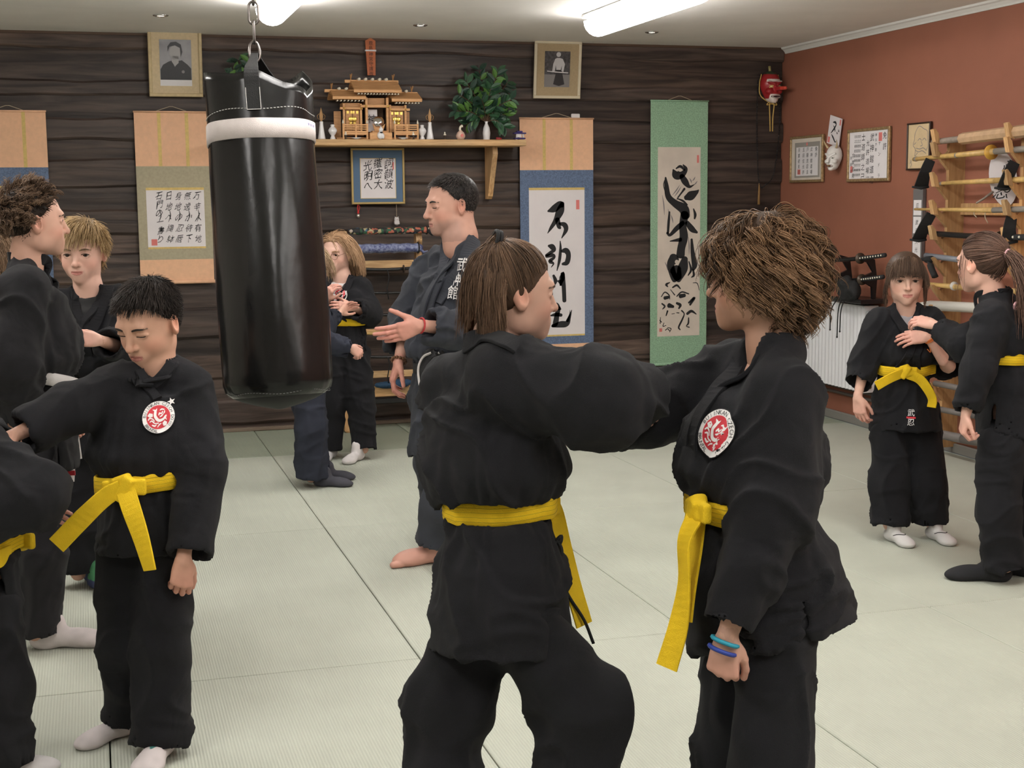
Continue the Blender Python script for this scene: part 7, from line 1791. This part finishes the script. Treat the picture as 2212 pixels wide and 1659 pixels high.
def sword(label, px0, px1, py0, py1, r, material, handle=0.0, cords=True, group='swords on the pine floor stand', wrapm=None, off=-.055):
    a, b = atY(px0, py0, RY + off), atY(px1, py1, RY + off); t = empty('sword', (a + b) / 2, label, 'sword', group); L_ = b - a
    n = 12; pts = [a + L_ * (i / n) - EZ * .012 * math.sin(math.pi * i / n) for i in range(n + 1)]; k = int(n * (1 - handle))
    MB().tube(pts[:k + 1], [r * .8] + [r] * k, 10).build('scabbard', material, t, True)
    if handle:
        MB().tube(pts[k:], r * .95, 10).build('handle', wrapm or m_wrap, t, True); c = pts[k]
        MB().tube([c - unit(L_) * .003, c + unit(L_) * .003], r * 2.4, 16).build('guard', m_brz, t, True)
    if cords:
        c = pts[max(1, k - 3)]; MB().tube([c + V3(0, -r - .003, 0), c + V3(.01, -r - .012, -.05), c + V3(-.006, -r - .012, -.13), c + V3(.004, -r - .010, -.20)], .004, 5).build('cord', m_black, t, True)
    return t
m_broc1 = mat('dark_flower_brocade', (.05, .05, .05), .7, var=.9, scale=60, col2=(.30, .22, .12)); m_broc2 = mat('blue_brocade', (.30, .34, .50), .6, var=.9, scale=55, col2=(.022, .028, .13))
# a multi-coloured flowered cloth
def brocade(m):
    t = m.node_tree; N = t.nodes; L_ = t.links; tc = N.new('ShaderNodeTexCoord'); v = N.new('ShaderNodeTexVoronoi'); v.inputs['Scale'].default_value = 55; L_.new(tc.outputs['Object'], v.inputs[0])
    r = N.new('ShaderNodeValToRGB'); r.color_ramp.interpolation = 'CONSTANT'; e = r.color_ramp.elements; e[0].color = (.02, .02, .022, 1); e[1].position = .5; e[1].color = (.03, .10, .05, 1)
    for p_, c_ in ((.62, (.45, .13, .08, 1)), (.72, (.42, .36, .20, 1)), (.82, (.05, .12, .20, 1)), (.9, (.5, .42, .36, 1))): q_ = e.new(p_); q_.color = c_
    L_.new(v.outputs['Color'], r.inputs[0]); L_.new(r.outputs[0], t.nodes['Principled BSDF'].inputs['Base Color'])
brocade(m_broc1)
for lb, m_, x0_, x1_, y_, r_ in (('long sword bag of dark flowered cloth on top of the pine stand', m_broc1, 752, 932, 500, .030), ('long sword bag of blue brocade under the flowered one', m_broc2, 750, 912, 538, .042)):
    a, b = atY(x0_, y_, RY - .06), atY(x1_, y_ - 3, RY - .06); t = empty('sword_bag', (a + b) / 2, lb, 'sword bag', 'cloth sword bags')
    n = 16; MB().tube([a + (b - a) * i / n for i in range(n + 1)], [r_ * .5] + [r_ * (1 + .10 * math.sin(i * 2.3)) for i in range(n - 1)] + [r_ * .6], 12, flat=.75).build('bag', m_, t, True)
    c = b - (b - a) * .06; MB().tube([c + r_ * 1.05 * (math.cos(q) * EZ * .8 + math.sin(q) * V3(0, 1, 0)) for q in np.linspace(0, 2 * math.pi, 15)], .005, 5, False).build('tie', m_black, t, True)
    MB().tube([c + V3(0, -.03, 0), c + V3(.03, -.05, -.03), c + V3(.06, -.04, -.02)], [.012, .010, .004], 6).build('tassel', m_ if r_ > .035 else m_black, t, True)
sword('black sword with a dangling cord on the stand\'s uppermost rail', 762, 908, 580, 577, .011, m_blk, .22)
sword('thin black sword on the second pegs of the pine stand', 770, 908, 630, 628, .009, m_blk, 0, False)
sword('dark sword on the third pegs of the pine stand', 765, 908, 678, 675, .010, m_blk, .25)
sword('wooden stick on the pine stand above the lowest swords', 768, 908, 718, 716, .011, m_bamboo, 0, False)
sword('slim dark sword on the lowest pegs of the pine stand', 765, 908, 769, 766, .010, m_blk, .2)
b = V3(RX(840), RY - .05, RZ(830)); t = empty('blue_cloth', b, 'folded blue cloth lying on the lowest pine rail', 'cloth')
F_ = Field(b - V3(.2, .06, .05), b + V3(.2, .06, .07), .006); F_.ell(b, (.12, .035, .022), None, 0); F_.ell(b + V3(.07, 0, .012), (.07, .03, .022), None, .02); P_, Q_ = F_.mesh(); P_ = P_ + vnormals(P_, Q_) * (ridge(P_ * 40, 3) * .005)[:, None]; addmesh('cloth', P_, Q_, mat('blue_cotton', (.02, .06, .12), .85), t, True)

# ================================================================ terracotta wall
RXW = WX - .004
AXR, AYR = V3(0, -1, 0), EZ                   # picture axes on the right wall: towards the viewer, up
def rrect(x0, x1, y0l, y0r, y1l, y1r, X=RXW):
    a, b, c, d = atX(x0, y0l, X), atX(x1, y0r, X), atX(x1, y1r, X), atX(x0, y1l, X)
    return (a[1] + d[1]) / 2, (b[1] + c[1]) / 2, (c[2] + d[2]) / 2, (a[2] + b[2]) / 2       # y far, y near, z bottom, z top
m_gilt2 = mat('ornate_gilt', (.36, .24, .12), .4, metal=.4, var=.35, scale=70, bump=.8, bscale=110)
def wallframe(label, x0, x1, y0l, y0r, y1l, y1r, fw_, material, boards):
    yf, yn, z0, z1 = rrect(x0, x1, y0l, y0r, y1l, y1r); C = V3(RXW - .012, yf, z0)
    t, n = frame(label, C, AXR, AYR, yf - yn, z1 - z0, fw_, material, .022, boards, group='frames on the terracotta wall'); return t, C, n, yf - yn, z1 - z0
t, C, n, W, H = wallframe('small gilt certificate beside the masks at the room corner', 1711, 1782, 297, 289, 395, 392, .018, m_gilt2, ((.05, .95, .05, .95, m_paper2, 'mount'), (.14, .90, .10, .86, mat('grey_board', (.32, .29, .26), .9), 'border'), (.19, .85, .14, .76, m_paper, 'paper')))
for u, c in ((.80, '免許'), (.66, '武神館道場'), (.54, '戸隠流忍法'), (.42, '五段位允許'), (.28, '宗家初見印')): Flat().column(c, W * u, H * .70, .034 if len(c) < 3 else .030, .040).on('brush_lettering', C + n * .0042, AXR, AYR, m_ink, t, .0004)
Flat().poly([(W * .24, H * .17), (W * .33, H * .17), (W * .33, H * .28), (W * .24, H * .28)]).disc((W * .52, H * .82), .012, 12, 1).on('seal', C + n * .0042, AXR, AYR, m_seal, t, .0002)
t, C, n, W, H = wallframe('large gilt certificate with dense columns of writing', 1835, 1926, 282, 271, 393, 391, .020, m_gilt2, ((.05, .95, .05, .95, m_paper, 'paper'),))
for c, u, v, z_, pt in [('免許', .88, .84, .045, .07), ('ヤンドラ', .76, .70, .024, .07), ('神伝不動', .68, .86, .022, .032), ('武神館道場', .59, .82, .050, .070), ('允許道場印', .49, .72, .040, .060), ('士道師之己', .38, .84, .045, .066), ('宗家初見', .14, .50, .030, .045), ('良昭書', .09, .46, .022, .045)] + [('右之者武道修行神妙', u, .86, .020, .032) for u in (.30, .26, .22, .18)]:
    Flat().column(c, W * u, H * v, z_, pt).on('brush_lettering', C + n * .0018, AXR, AYR, m_ink, t, .0004)
Flat().poly([(W * .74, H * .74), (W * .82, H * .74), (W * .82, H * .90), (W * .74, H * .90)]).poly([(W * .07, H * .18), (W * .13, H * .18), (W * .13, H * .30), (W * .07, H * .30)]).on('seal', C + n * .0018, AXR, AYR, m_seal, t, .0002)
t, C, n, W, H = wallframe('thin dark frame with a line drawing of a bearded head', 1964, 2014, 268, 261, 368, 366, .010, mat('dark_frame', (.035, .018, .012), .4), ((.04, .96, .04, .96, mat('drawing_paper', (.62, .47, .28), .85, var=.06, scale=20), 'paper'),))
f = Flat(); S_ = lambda *pts: f.stroke([(W * u, H * v, .0022) for u, v in pts], 5)
S_((.30, .62), (.34, .78), (.50, .92), (.70, .86), (.86, .80), (.88, .64)); S_((.30, .62), (.26, .52), (.36, .44), (.34, .30), (.46, .36)); S_((.46, .62), (.54, .66), (.62, .62)); S_((.66, .62), (.74, .66), (.82, .61)); S_((.60, .60), (.66, .52), (.58, .50)); S_((.40, .46), (.56, .44), (.70, .46), (.84, .40)); S_((.36, .42), (.50, .38), (.66, .40), (.82, .34)); S_((.40, .28), (.55, .24), (.70, .28)); S_((.30, .54), (.38, .58)); S_((.88, .64), (.90, .50), (.84, .42))
S_((.16, .22), (.20, .12), (.16, .06)); S_((.20, .20), (.14, .14))
f.on('brush_lettering', C + n * .0018, AXR, AYR, m_inkgrey, t, .0004)
# tilted card with one character
c0 = atX(1803, 283, RXW - .02); t = empty('character_card', c0, 'tilted white card with one brush character above the white mask', 'card'); ta = math.radians(13)
ax, ay = unit(AXR * math.cos(ta) - EZ * math.sin(ta)), unit(EZ * math.cos(ta) + AXR * math.sin(ta)); n = np.cross(ax, ay); M = Matrix(((ax[0], ay[0], n[0]), (ax[1], ay[1], n[1]), (ax[2], ay[2], n[2])))
MB().box(c0, (.165, .195, .006), M).build('card', mat('pinkish_card', (.74, .68, .69), .85), t)
f = Flat(); 
for st in ([(-.03, .055, .003), (.0, .06, .008), (.015, .045, .006), (-.01, .01, .007), (-.04, -.02, .003)], [(-.02, .035, .002), (.0, .02, .006), (.012, .0, .004)], [(-.03, -.03, .003), (-.005, -.045, .007), (.03, -.07, .005), (.045, -.06, .001)], [(.035, .0, .002), (.045, -.01, .006)], [(.055, .02, .002), (.063, .008, .006)]): f.stroke(st)
f.on('brush_lettering', c0 + n * .0032, ax, ay, m_ink, t, .0004); Flat().poly([(-.075, -.09), (-.045, -.09), (-.045, -.05), (-.075, -.05)]).poly([(.06, .05), (.078, .05), (.078, .09), (.06, .09)]).on('seal', c0 + n * .0032, ax, ay, m_seal, t, .0004)
# masks
def mask(name, label, c, fwd, H, kind):
    h = Head(c, fwd, H, vox=.0032, nose=1.6 if kind == 'horned' else 1.3); w = h.w; k = h.k; t = empty(name, c, label, 'mask', 'wall masks')
    Pq = np.array([w(a, b, e) for a in (-.11, .11) for b in (-.03, .19 if kind == 'long' else .13) for e in (-.13, .15)]); F_ = Field(Pq.min(0), Pq.max(0), .0032)
    E_ = lambda c_, r_, kk=.012, op=1: F_.ell(w(*c_), np.array(r_) * k, h.A, kk * k, op)
    E_((0, .0, .02), (.074, .075, .088), 0); E_((0, .03, -.05), (.052, .055, .058), .02); E_((0, .062, -.09), (.026, .022, .02), .015)
    for sx in (-1, 1):
        E_((sx * .038, .055, -.03), (.026, .028, .022), .01); F_.cone(w(sx * .012, .080, .016), w(sx * .052, .062, .036), .011 * k, .008 * k, .008 * k); E_((sx * .032, .088, .002), (.018, .015, .010), .006, -1); E_((sx * .032, .066, .002), (.013, .013, .010), .003)
    if kind == 'long':
        F_.cone(w(0, .07, -.012), w(0, .185, -.010), .016 * k, .012 * k, .012 * k)
    else:
        F_.cone(w(0, .08, .012), w(0, .104, -.028), .010 * k, .014 * k, .01 * k)
    E_((0, .088, -.066), (.034, .022, .013), .006); E_((0, .100, -.066), (.026, .02, .008), .003, -1)
    E_((0, -.06, 0), (.2, .055, .2), .0, -1)
    P_, Q_ = F_.mesh(); q = h.loc(P_)
    if kind == 'long':
        C_ = np.tile((.34, .018, .022), (len(P_), 1)); C_[(q[:, 2] > .034) & (q[:, 2] < .052) & (q[:, 1] > .045)] = (.72, .68, .62); C_[(np.abs(q[:, 2] + .066) < .017) & (np.abs(q[:, 0]) < .04) & (q[:, 1] > .05)] = (.70, .60, .56); C_[(np.abs(q[:, 2] + .066) < .005) & (np.abs(q[:, 0]) < .032)] = (.05, .01, .01)
        C_[(np.abs(np.abs(q[:, 0]) - .032) < .012) & (np.abs(q[:, 2] - .002) < .008) & (q[:, 1] < .085)] = (.72, .62, .25); C_[q[:, 2] < -.08] = (.66, .56, .52); C_[q[:, 2] > .085] = (.03, .05, .025); C_[q[:, 1] > .14] = (.62, .07, .04)
    else:
        C_ = np.tile((.78, .75, .72), (len(P_), 1)); C_[(np.abs(q[:, 2] + .066) < .009) & (np.abs(q[:, 0]) < .028) & (q[:, 1] > .05)] = (.10, .03, .02); C_[(np.abs(q[:, 2] + .062) < .004) & (np.abs(q[:, 0]) < .024) & (q[:, 1] < .092)] = (.55, .40, .12); C_[(np.abs(np.abs(q[:, 0]) - .032) < .010) & (np.abs(q[:, 2]) < .005) & (q[:, 1] < .085)] = (.05, .04, .03)
    addmesh('face', P_, Q_, colattr('mask_lacquer', .28), t, True, cols=C_)
    if kind == 'horned':
        for sx in (-1, 1): MB().tube(crom([w(sx * .045, .035, .085), w(sx * .062, .045, .115), w(sx * .070, .06, .155)], 5), [.010 * k, .0095 * k, .009 * k, .0085 * k, .008 * k, .007 * k, .006 * k, .005 * k, .004 * k, .003 * k, .001 * k], 8).build('horn', mat('horn', (.50, .38, .22), .4), t, True)
    return t, h
cm = atX(1804, 340, RXW - .035)
mask('horned_mask', 'white horned grinning mask under the tilted card', cm, (-.93, -.36, -.08), .175, 'horned')
cm = atY(1662, 188, WY - .045)
t, h = mask('long_nosed_mask', 'red long-nosed mask with a yellow cord on the last planks by the corner', cm, (.16, -1, -.05), .235, 'long')
MB().tube([h.w(0, .0, .10), h.w(0, -.01, .14)], .010, 8).build('hanging_loop', mat('gold_loop', (.35, .30, .12), .5), t, True)
m_ycord = mat('yellow_cord', (.55, .36, .10), .7)
b = h.w(0, .03, -.115)
for s_ in (-1, 1):
    MB().tube(crom([b, b + V3(s_ * .018, -.01, -.005), b + V3(s_ * .012, -.005, -.10), b + V3(s_ * .010 + .004, 0, -.20)], 5), .0045, 6).build('cord', m_ycord, t, True); MB().tube(crom([b, b + V3(s_ * .025, -.01, .010), b + V3(s_ * .04, -.01, -.008), b], 4), .004, 6).build('bow', m_ycord, t, True)
    MB().tube(crom([h.w(s_ * .07, .0, .085), h.w(s_ * .083, .0, .02), h.w(s_ * .07, .0, -.06), b], 5), .004, 6).build('side_cord', m_ycord, t, True)
# prayer beads looping below the mask
a0 = atY(1637, 175, WY - .03); a1 = atY(1681, 180, WY - .03); lo = atY(1640, 395, WY - .03); lo2 = atY(1672, 372, WY - .03)
t = empty('prayer_beads', a0, 'string of dark prayer beads hanging round the red mask', 'beads'); pth = crom([a0, atY(1635, 280, WY - .03), lo, atY(1655, 398, WY - .03), lo2, atY(1684, 270, WY - .03), a1], 40)
seg = np.r_[0, np.cumsum(np.linalg.norm(np.diff(pth, axis=0), axis=1))]; mb = MB()
for s_ in np.arange(0, seg[-1], .0135): mb.ball([np.interp(s_, seg, pth[:, i]) for i in range(3)], .0062, 6, 5)
o = mb.build('beads', m_blk, t, True); o['kind'] = 'stuff'
MB().tube([lo, lo - V3(.0, 0, .05), lo - V3(.002, 0, .16)], [.003, .007, .010], 7).build('tassel', mat('tassel', (.30, .17, .06), .8), t, True)

# ---------------------------------------------------------------- radiator
m_enamel = mat('white_enamel', (.78, .78, .80), .3, spec=.5)
XRf = WX - .115
yn = atX(1866, 750, XRf)[1]; yf = min(atX(1700, 730, XRf)[1], WY - .15); zt = atX(1862, 663, XRf)[2]; zb = atX(1862, 848, XRf)[2]
rad = empty('radiator', (WX, (yn + yf) / 2, zb), 'white ribbed panel radiator under the black swords', 'radiator')
V = []; n = int((yf - yn) / .046) * 4
for i in range(n + 1):
    y = yn + (yf - yn) * i / n; x = XRf + .013 * (1 if i % 4 in (1, 2) else 0); V += [(x, y, zb), (x, y, zt)]
addmesh('front_panel', V, [(2 * i, 2 * i + 2, 2 * i + 3, 2 * i + 1) for i in range(n)], m_enamel, rad)
MB().box((WX - .065, (yn + yf) / 2, (zb + zt) / 2), (.07, yf - yn, zt - zb - .03)).build('core', m_enamel, rad)
for y in (yn, yf): MB().box((WX - .067, y, (zb + zt) / 2 + .004), (.105, .012, zt - zb + .012), bev=.003).build('end_cover', m_enamel, rad)
g = MB().box((WX - .067, (yn + yf) / 2, zt + .004), (.10, yf - yn, .008)); g.build('top_cover', m_enamel, rad)
for i in range(22): MB().box((WX - .067, yn + .03 + i * (yf - yn - .06) / 21, zt + .009), (.07, .022, .003)).build('grille_slot', mat('slot_dark', (.10, .10, .10), .6), rad)
MB().tube([(WX - .09, yn - .004, zt - .045), (WX - .09, yn - .075, zt - .045)], [.024, .022], 14).build('valve_knob', m_enamel, rad, True)
MB().tube([(WX - .08, yn - .005, zb + .04), (WX - .08, yn - .03, zb + .04)], .014, 10).build('plug', mat('brass', (.35, .24, .10), .35, metal=.8), rad, True)
for z_ in (zb - .02, zb - .06): MB().tube([(WX - .03, yn - .12, z_), (WX - .03, yf, z_)], .011, 8).build('pipe', mat('dark_pipe', (.09, .07, .06), .5), rad, True)

# ---------------------------------------------------------------- black sword stand above the radiator
XS_ = WX - .16
def sp(px, py, X=XS_): return atX(px, py, X)
st = empty('black_sword_stand', sp(1835, 655), 'small black lacquered sword stand above the radiator', 'stand')
ya, yb2 = sp(1868, 640)[1], sp(1805, 640)[1]
MB().box((WX - .10, (ya + yb2) / 2, sp(1835, 648)[2]), (.20, yb2 - ya + .04, .03), bev=.005).build('base', m_blk, st)
for y in (ya + .03, yb2 - .03):
    zb_ = sp(1835, 650)[2]; MB().prism([(-.03, 0), (.03, 0), (.025, .10), (-.03, .13), (-.055, .15), (-.04, .17), (.03, .20), (-.01, .26), (-.04, .27), (-.03, .30), (.04, .28), (.06, .15), (.05, 0)], (WX - .12, y, zb_), (1, 0, 0), EZ, -.012, .012).build('bracket', m_blk, st)
def wallsword(label, p0, p1, r, material, handle=.3, X=XS_, group='swords on the terracotta wall', wrapm=None, guard=True, name='sword', cat='sword', guardm=None, curve=.01, gr=2.6):
    a, b = atX(p0[0], p0[1], X), atX(p1[0], p1[1], X); t = empty(name, (a + b) / 2, label, cat, group); L_ = b - a; n = 14; k = int(round(n * (1 - handle)))
    pts = [a + L_ * (i / n) - EZ * curve * math.sin(math.pi * i / n) for i in range(n + 1)]
    MB().tube(pts[:k + 1], [r * .75] + [r] * k, 10).build('scabbard' if cat == 'sword' else 'blade', material, t, True)
    if handle:
        MB().tube(pts[k:], r * 1.02, 10).build('handle', wrapm or m_wrap, t, True)
        if guard: c = pts[k]; u = unit(L_); MB().tube([c - u * .004, c + u * .004], r * gr, 18).build('guard', guardm or m_brz, t, True)
        if wrapm is None:
            mb = MB()
            for i in range(9):
                c = pts[k] + (pts[-1] - pts[k]) * (i + .6) / 9.5; mb.ball(c + V3(-r * .8, 0, 0), (r * .5, r * .55, r * .45), 6, 5)
            mb.build('ray_skin', m_tip, t, True)['kind'] = 'stuff'
    return t
wallsword('black sword on the upper arms above the radiator', (1770, 562), (1912, 551), .014, m_blk, .36)
wallsword('black sword on the lower arms above the radiator', (1785, 606), (1908, 598), .014, m_blk, .34)
bx = sp(1833, 628, WX - .20); t = empty('black_pouch', bx, 'crumpled black pouch with hanging drawstrings above the radiator', 'pouch')
F_ = Field(bx - .2, bx + .2, .007); F_.ell(bx, (.05, .11, .075), None, 0); F_.ell(bx + V3(0, .03, .04), (.035, .07, .05), None, .02); P_, Q_ = F_.mesh(); P_ = P_ + vnormals(P_, Q_) * (ridge(P_ * 22, 5) * .012)[:, None]; addmesh('pouch', P_, Q_, m_black, t, True)
for i, (x_, y_) in enumerate(((1793, 712), (1808, 728), (1814, 716))):
    MB().tube(crom([bx + V3(-.03, .05 - .04 * i, -.03), atX(x_ + 3, 668, WX - .24), atX(x_, y_, WX - .22)], 5), .004, 5).build('drawstring', m_black, t, True); MB().ball(atX(x_, y_, WX - .22), .007, 6, 5).build('bead', m_black, t, True)

# ---------------------------------------------------------------- wooden rack with weapons
m_ply = wood('rack_wood', (.36, .20, .085), (.55, .34, .16), grain=(20, 20, 2), scale=3, rough=.55, bump=.1)
yR1 = atX(2076, 560, WX)[1]; yR2 = atX(2236, 600, WX)[1]
rk = empty('weapon_rack', (WX, (yR1 + yR2) / 2, .1), 'wooden sawtooth weapon rack on the terracotta wall', 'rack'); zs = [atX(2060, q, WX - .1)[2] for q in (330, 395, 455, 510, 562, 622, 665, 760, 835, 888, 940)]
ztop = atX(2050, 300, WX - .06)[2]
for y in (yR1, yR2):
    pr = [(0, .04), (-.10, .04)]
    for z_ in zs[::-1]: pr += [(-.11, z_ - .10), (-.175, z_ - .03), (-.205, z_ + .012), (-.190, z_ + .018), (-.140, z_ - .020), (-.11, z_ + .01)]
    pr += [(-.11, ztop), (0, ztop)]
    MB().prism(pr, (WX, y, 0), (1, 0, 0), EZ, -.014, .014).build('upright', m_ply, rk)
    for z_ in zs[:4] + [ztop - .01]: MB().prism([(-.205, -.03), (-.175, -.035), (-.190, .03), (-.212, .055), (-.224, .05)], (WX, y, z_ + .01), (1, 0, 0), EZ, -.018, .018).build('prong', m_pine2, rk)
for q in (452, 760): MB().box((WX - .012, (yR1 + yR2) / 2, atX(2120, q, WX)[2]), (.022, yR1 - yR2, .07), bev=.003).build('cross_rail', m_ply, rk)
XR = WX - .165; m_oak = mat('pale_oak', (.52, .34, .20), .5, var=.12, scale=25); m_greyw = mat('weathered_wood', (.27, .22, .18), .7, var=.2, scale=30); m_leather = mat('grey_leather', (.24, .21, .18), .7); m_ytsuba = mat('amber_guard', (.62, .34, .05), .4); m_pvc = mat('white_tube', (.66, .63, .58), .5); m_bar = mat('grey_bar', (.17, .15, .14), .6)
wg = 'weapons on the wooden rack'
t = empty('war_club', atX(2110, 296, XR), 'thick pale eight-sided wooden club on top of the weapon rack', 'club', wg)
a, b, c = atX(2016, 307, XR), atX(2075, 300, XR), atX(2260, 277, XR); MB().tube([a, b], .018, 10).build('grip', m_greyw, t, True); MB().tube([b, b + (c - b) * .02, c], [.022, .034, .036], 8).build('shaft', m_oak, t)
def stick(name, label, cat, pts, rr, mats, names, n=10, rings=()):
    P_ = [atX(x, y, XR) for x, y in pts]; t = empty(name, P_[0], label, cat, wg)
    for i, (m_, nm) in enumerate(zip(mats, names)): MB().tube([P_[i], P_[i] * .5 + P_[i + 1] * .5, P_[i + 1]], [rr[i], (rr[i] + rr[i + 1]) / 2, rr[i + 1]], n).build(nm, m_, t, True)
    for f_, r_, m_, nm in rings: c = P_[0] + (P_[-1] - P_[0]) * f_; u = unit(P_[-1] - P_[0]); MB().tube([c - u * .006, c + u * .006], r_, 18).build(nm, m_, t, True)
    return t
stick('bamboo_sword', 'bamboo practice sword with an amber guard on the weapon rack', 'sword', ((1974, 344), (2150, 327), (2260, 318)), (.012, .018, .017), (m_bamboo, m_leather), ('staves', 'grip'), rings=((.02, .0145, m_leather, 'tip_cap'), (.36, .0165, m_leather, 'binding'), (.62, .042, m_ytsuba, 'guard')))
stick('bamboo_sword', 'slimmer bamboo practice sword below the amber-guarded one', 'sword', ((2012, 399), (2036, 396), (2150, 390), (2260, 386)), (.006, .011, .016, .016), (m_greyw, m_bamboo, m_bamboo), ('tip', 'staves', 'grip'))
stick('wooden_sword', 'plain wooden practice sword with string ends hanging down', 'sword', ((1976, 452), (2146, 454), (2260, 450)), (.007, .016, .017), (m_bamboo, m_leather), ('blade', 'grip'))
for x_, y_ in ((2108, 470), (2132, 482)): MB().tube(crom([atX(x_ - 3, 456, XR), atX(x_ - 4, (456 + y_) / 2, XR - .015), atX(x_ + 2, y_, XR - .01)], 4), .003, 5).build('string_end', m_cord, bpy.data.objects['wooden_sword'], True)
wallsword('black sword with wrapped grip in the middle of the weapon rack', (2008, 504), (2290, 512), .017, m_blk, .42, X=XR, group=wg, gr=1.9)
stick('staff', 'blue-grey round staff on the weapon rack below the black sword', 'staff', ((2000, 552), (2080, 562), (2260, 570)), (.017, .017, .017), (mat('bluegrey_paint', (.20, .21, .24), .5), m_pvc), ('shaft', 'end_grip'))
stick('wooden_sword', 'light wooden practice sword with a pale ring guard, waist height on the rack', 'sword', ((2000, 613), (2066, 620), (2260, 634)), (.012, .016, .016), (m_bamboo, m_bamboo), ('blade', 'grip'), rings=((.26, .026, m_pvc, 'guard'),))
stick('foam_staff', 'thick white padded staff beside the person with a fringe', 'staff', ((1986, 657), (2010, 660), (2260, 672)), (.010, .030, .030), (m_pvc, m_pvc), ('core', 'padding'))
for y_, lb, r_ in ((762, 'dark staff just below belt height on the weapon rack', .012), (836, 'dark grey staff on the low arms of the weapon rack', .018), (890, 'dark grey staff second from the floor on the weapon rack', .018), (944, 'grey padded staff lowest on the weapon rack', .028)):
    stick('staff', lb, 'staff', ((2020, y_ - 8), (2080, y_ + 4), (2260, y_ + 34)), (r_, r_, r_), (m_bar, m_bar), ('shaft', 'shaft'))
# black pouches strapped to the arms
for (x_, y0_, x1_, y1_), lb in (((2010, 345, 1990, 402), 'black cloth strap hanging from the uppermost rack arm'), ((2012, 462, 1985, 516), 'black cloth strap hanging above the black sword tip'), ((2192, 350, 2170, 404), 'black cloth strap beside the paper fan'), ((2185, 470, 2180, 520), 'black cloth strap hanging by the black sword grip')):
    a, m1, b = atX(x_, y0_, XR), atX((x_ + x1_) / 2 - 2, (y0_ + y1_) / 2, XR - .03), atX(x1_, y1_, XR - .02); t = empty('cloth_strap', a, lb, 'strap', 'black straps on the weapon rack')
    ribbon('strap', [a, m1, b], V3(1, -.25, 0), np.array([.06, .07, .085]), .008, m_black, t)
    MB().tube([b + V3(-.05, .02, -.004), b + V3(0, 0, -.012), b + V3(.04, -.02, -.004)], [.010, .016, .012], 8, flat=.6).build('hem_roll', m_black, t, True)
c = atX(2007, 565, XR - .03); t = empty('hand_hook', c, 'black hooked hand weapon hanging from the weapon rack', 'weapon')
MB().tube(crom([atX(1993, 560, XR - .02), c, atX(2012, 580, XR - .04), atX(2020, 598, XR - .04)], 5), [.016] * 8 + [.022] * 8, 8, flat=.7).build('sheath', m_black, t, True); MB().tube([c + V3(0, .03, .01), c + V3(0, -.03, .015)], .02, 8).build('head', m_black, t, True)
# paper fan
FA = unit(V3(.80, -.60, 0)); c = atX(2167, 386, WX - .07); t = empty('paper_fan', c, 'oval white paper fan with brush characters behind the weapon rack', 'fan')
Mx = Matrix(((0, 0, -1), (-1, 0, 0), (0, 1, 0)))
poly = [(.075 * math.cos(q) - .02 * math.sin(q), .155 * math.sin(q)) for q in np.linspace(0, 2 * math.pi, 33)[:-1]]
MB().prism(poly, c, FA, EZ, -.002, .002).build('leaf_blade', m_paper, t); f = Flat().glyph('心', (.03, .07), .075, .1, 1, .1, .2).glyph('忍', (.0, -.075), .08, -.2, 1, .1, .2); f.on('brush_lettering', c, FA, EZ, m_ink, t, .003)
MB().tube([c + FA * -.05 + EZ * -.07, c + FA * -.10 + EZ * -.11, c + FA * -.14 + EZ * -.135], [.012, .011, .009], 8, flat=.6).build('handle', m_greyw, t, True)
# narrow upright plaque
yf_, yn_, z0, z1 = rrect(1975, 1996, 408, 408, 556, 560, RXW - .01); t = empty('name_plaque', (RXW, (yf_ + yn_) / 2, z0), 'narrow upright plaque with three white writing panels by the weapon rack', 'plaque'); ym_, w_, h_ = (yf_ + yn_) / 2, yf_ - yn_, z1 - z0
MB().box((RXW - .012, ym_, (z0 + z1) / 2), (.022, w_, h_), bev=.003).build('board', mat('grey_laminate', (.16, .15, .15), .5), t)
for i, (a_, b_) in enumerate(((.02, .32), (.36, .60), (.62, .84))):
    MB().box((RXW - .024, ym_, z0 + h_ * (a_ + b_) / 2), (.003, w_ * .78, h_ * (b_ - a_))).build('panel', m_paper, t); Flat().column(('大光明', '武道', '忍')[i], 0, 0, .030, .05).on('brush_lettering', (RXW - .026, ym_, z0 + h_ * b_ - .035), AXR, EZ, m_ink, t, .0004)
b = atX(1986, 398, RXW - .03); MB().ball(b, (.02, .03, .012), 12, 7).build('top_ornament', m_paper, t, True); MB().tube([(RXW - .008, ym_, z1), (RXW - .004, ym_, z1 + .05)], .003, 5).build('hook', m_black, t)
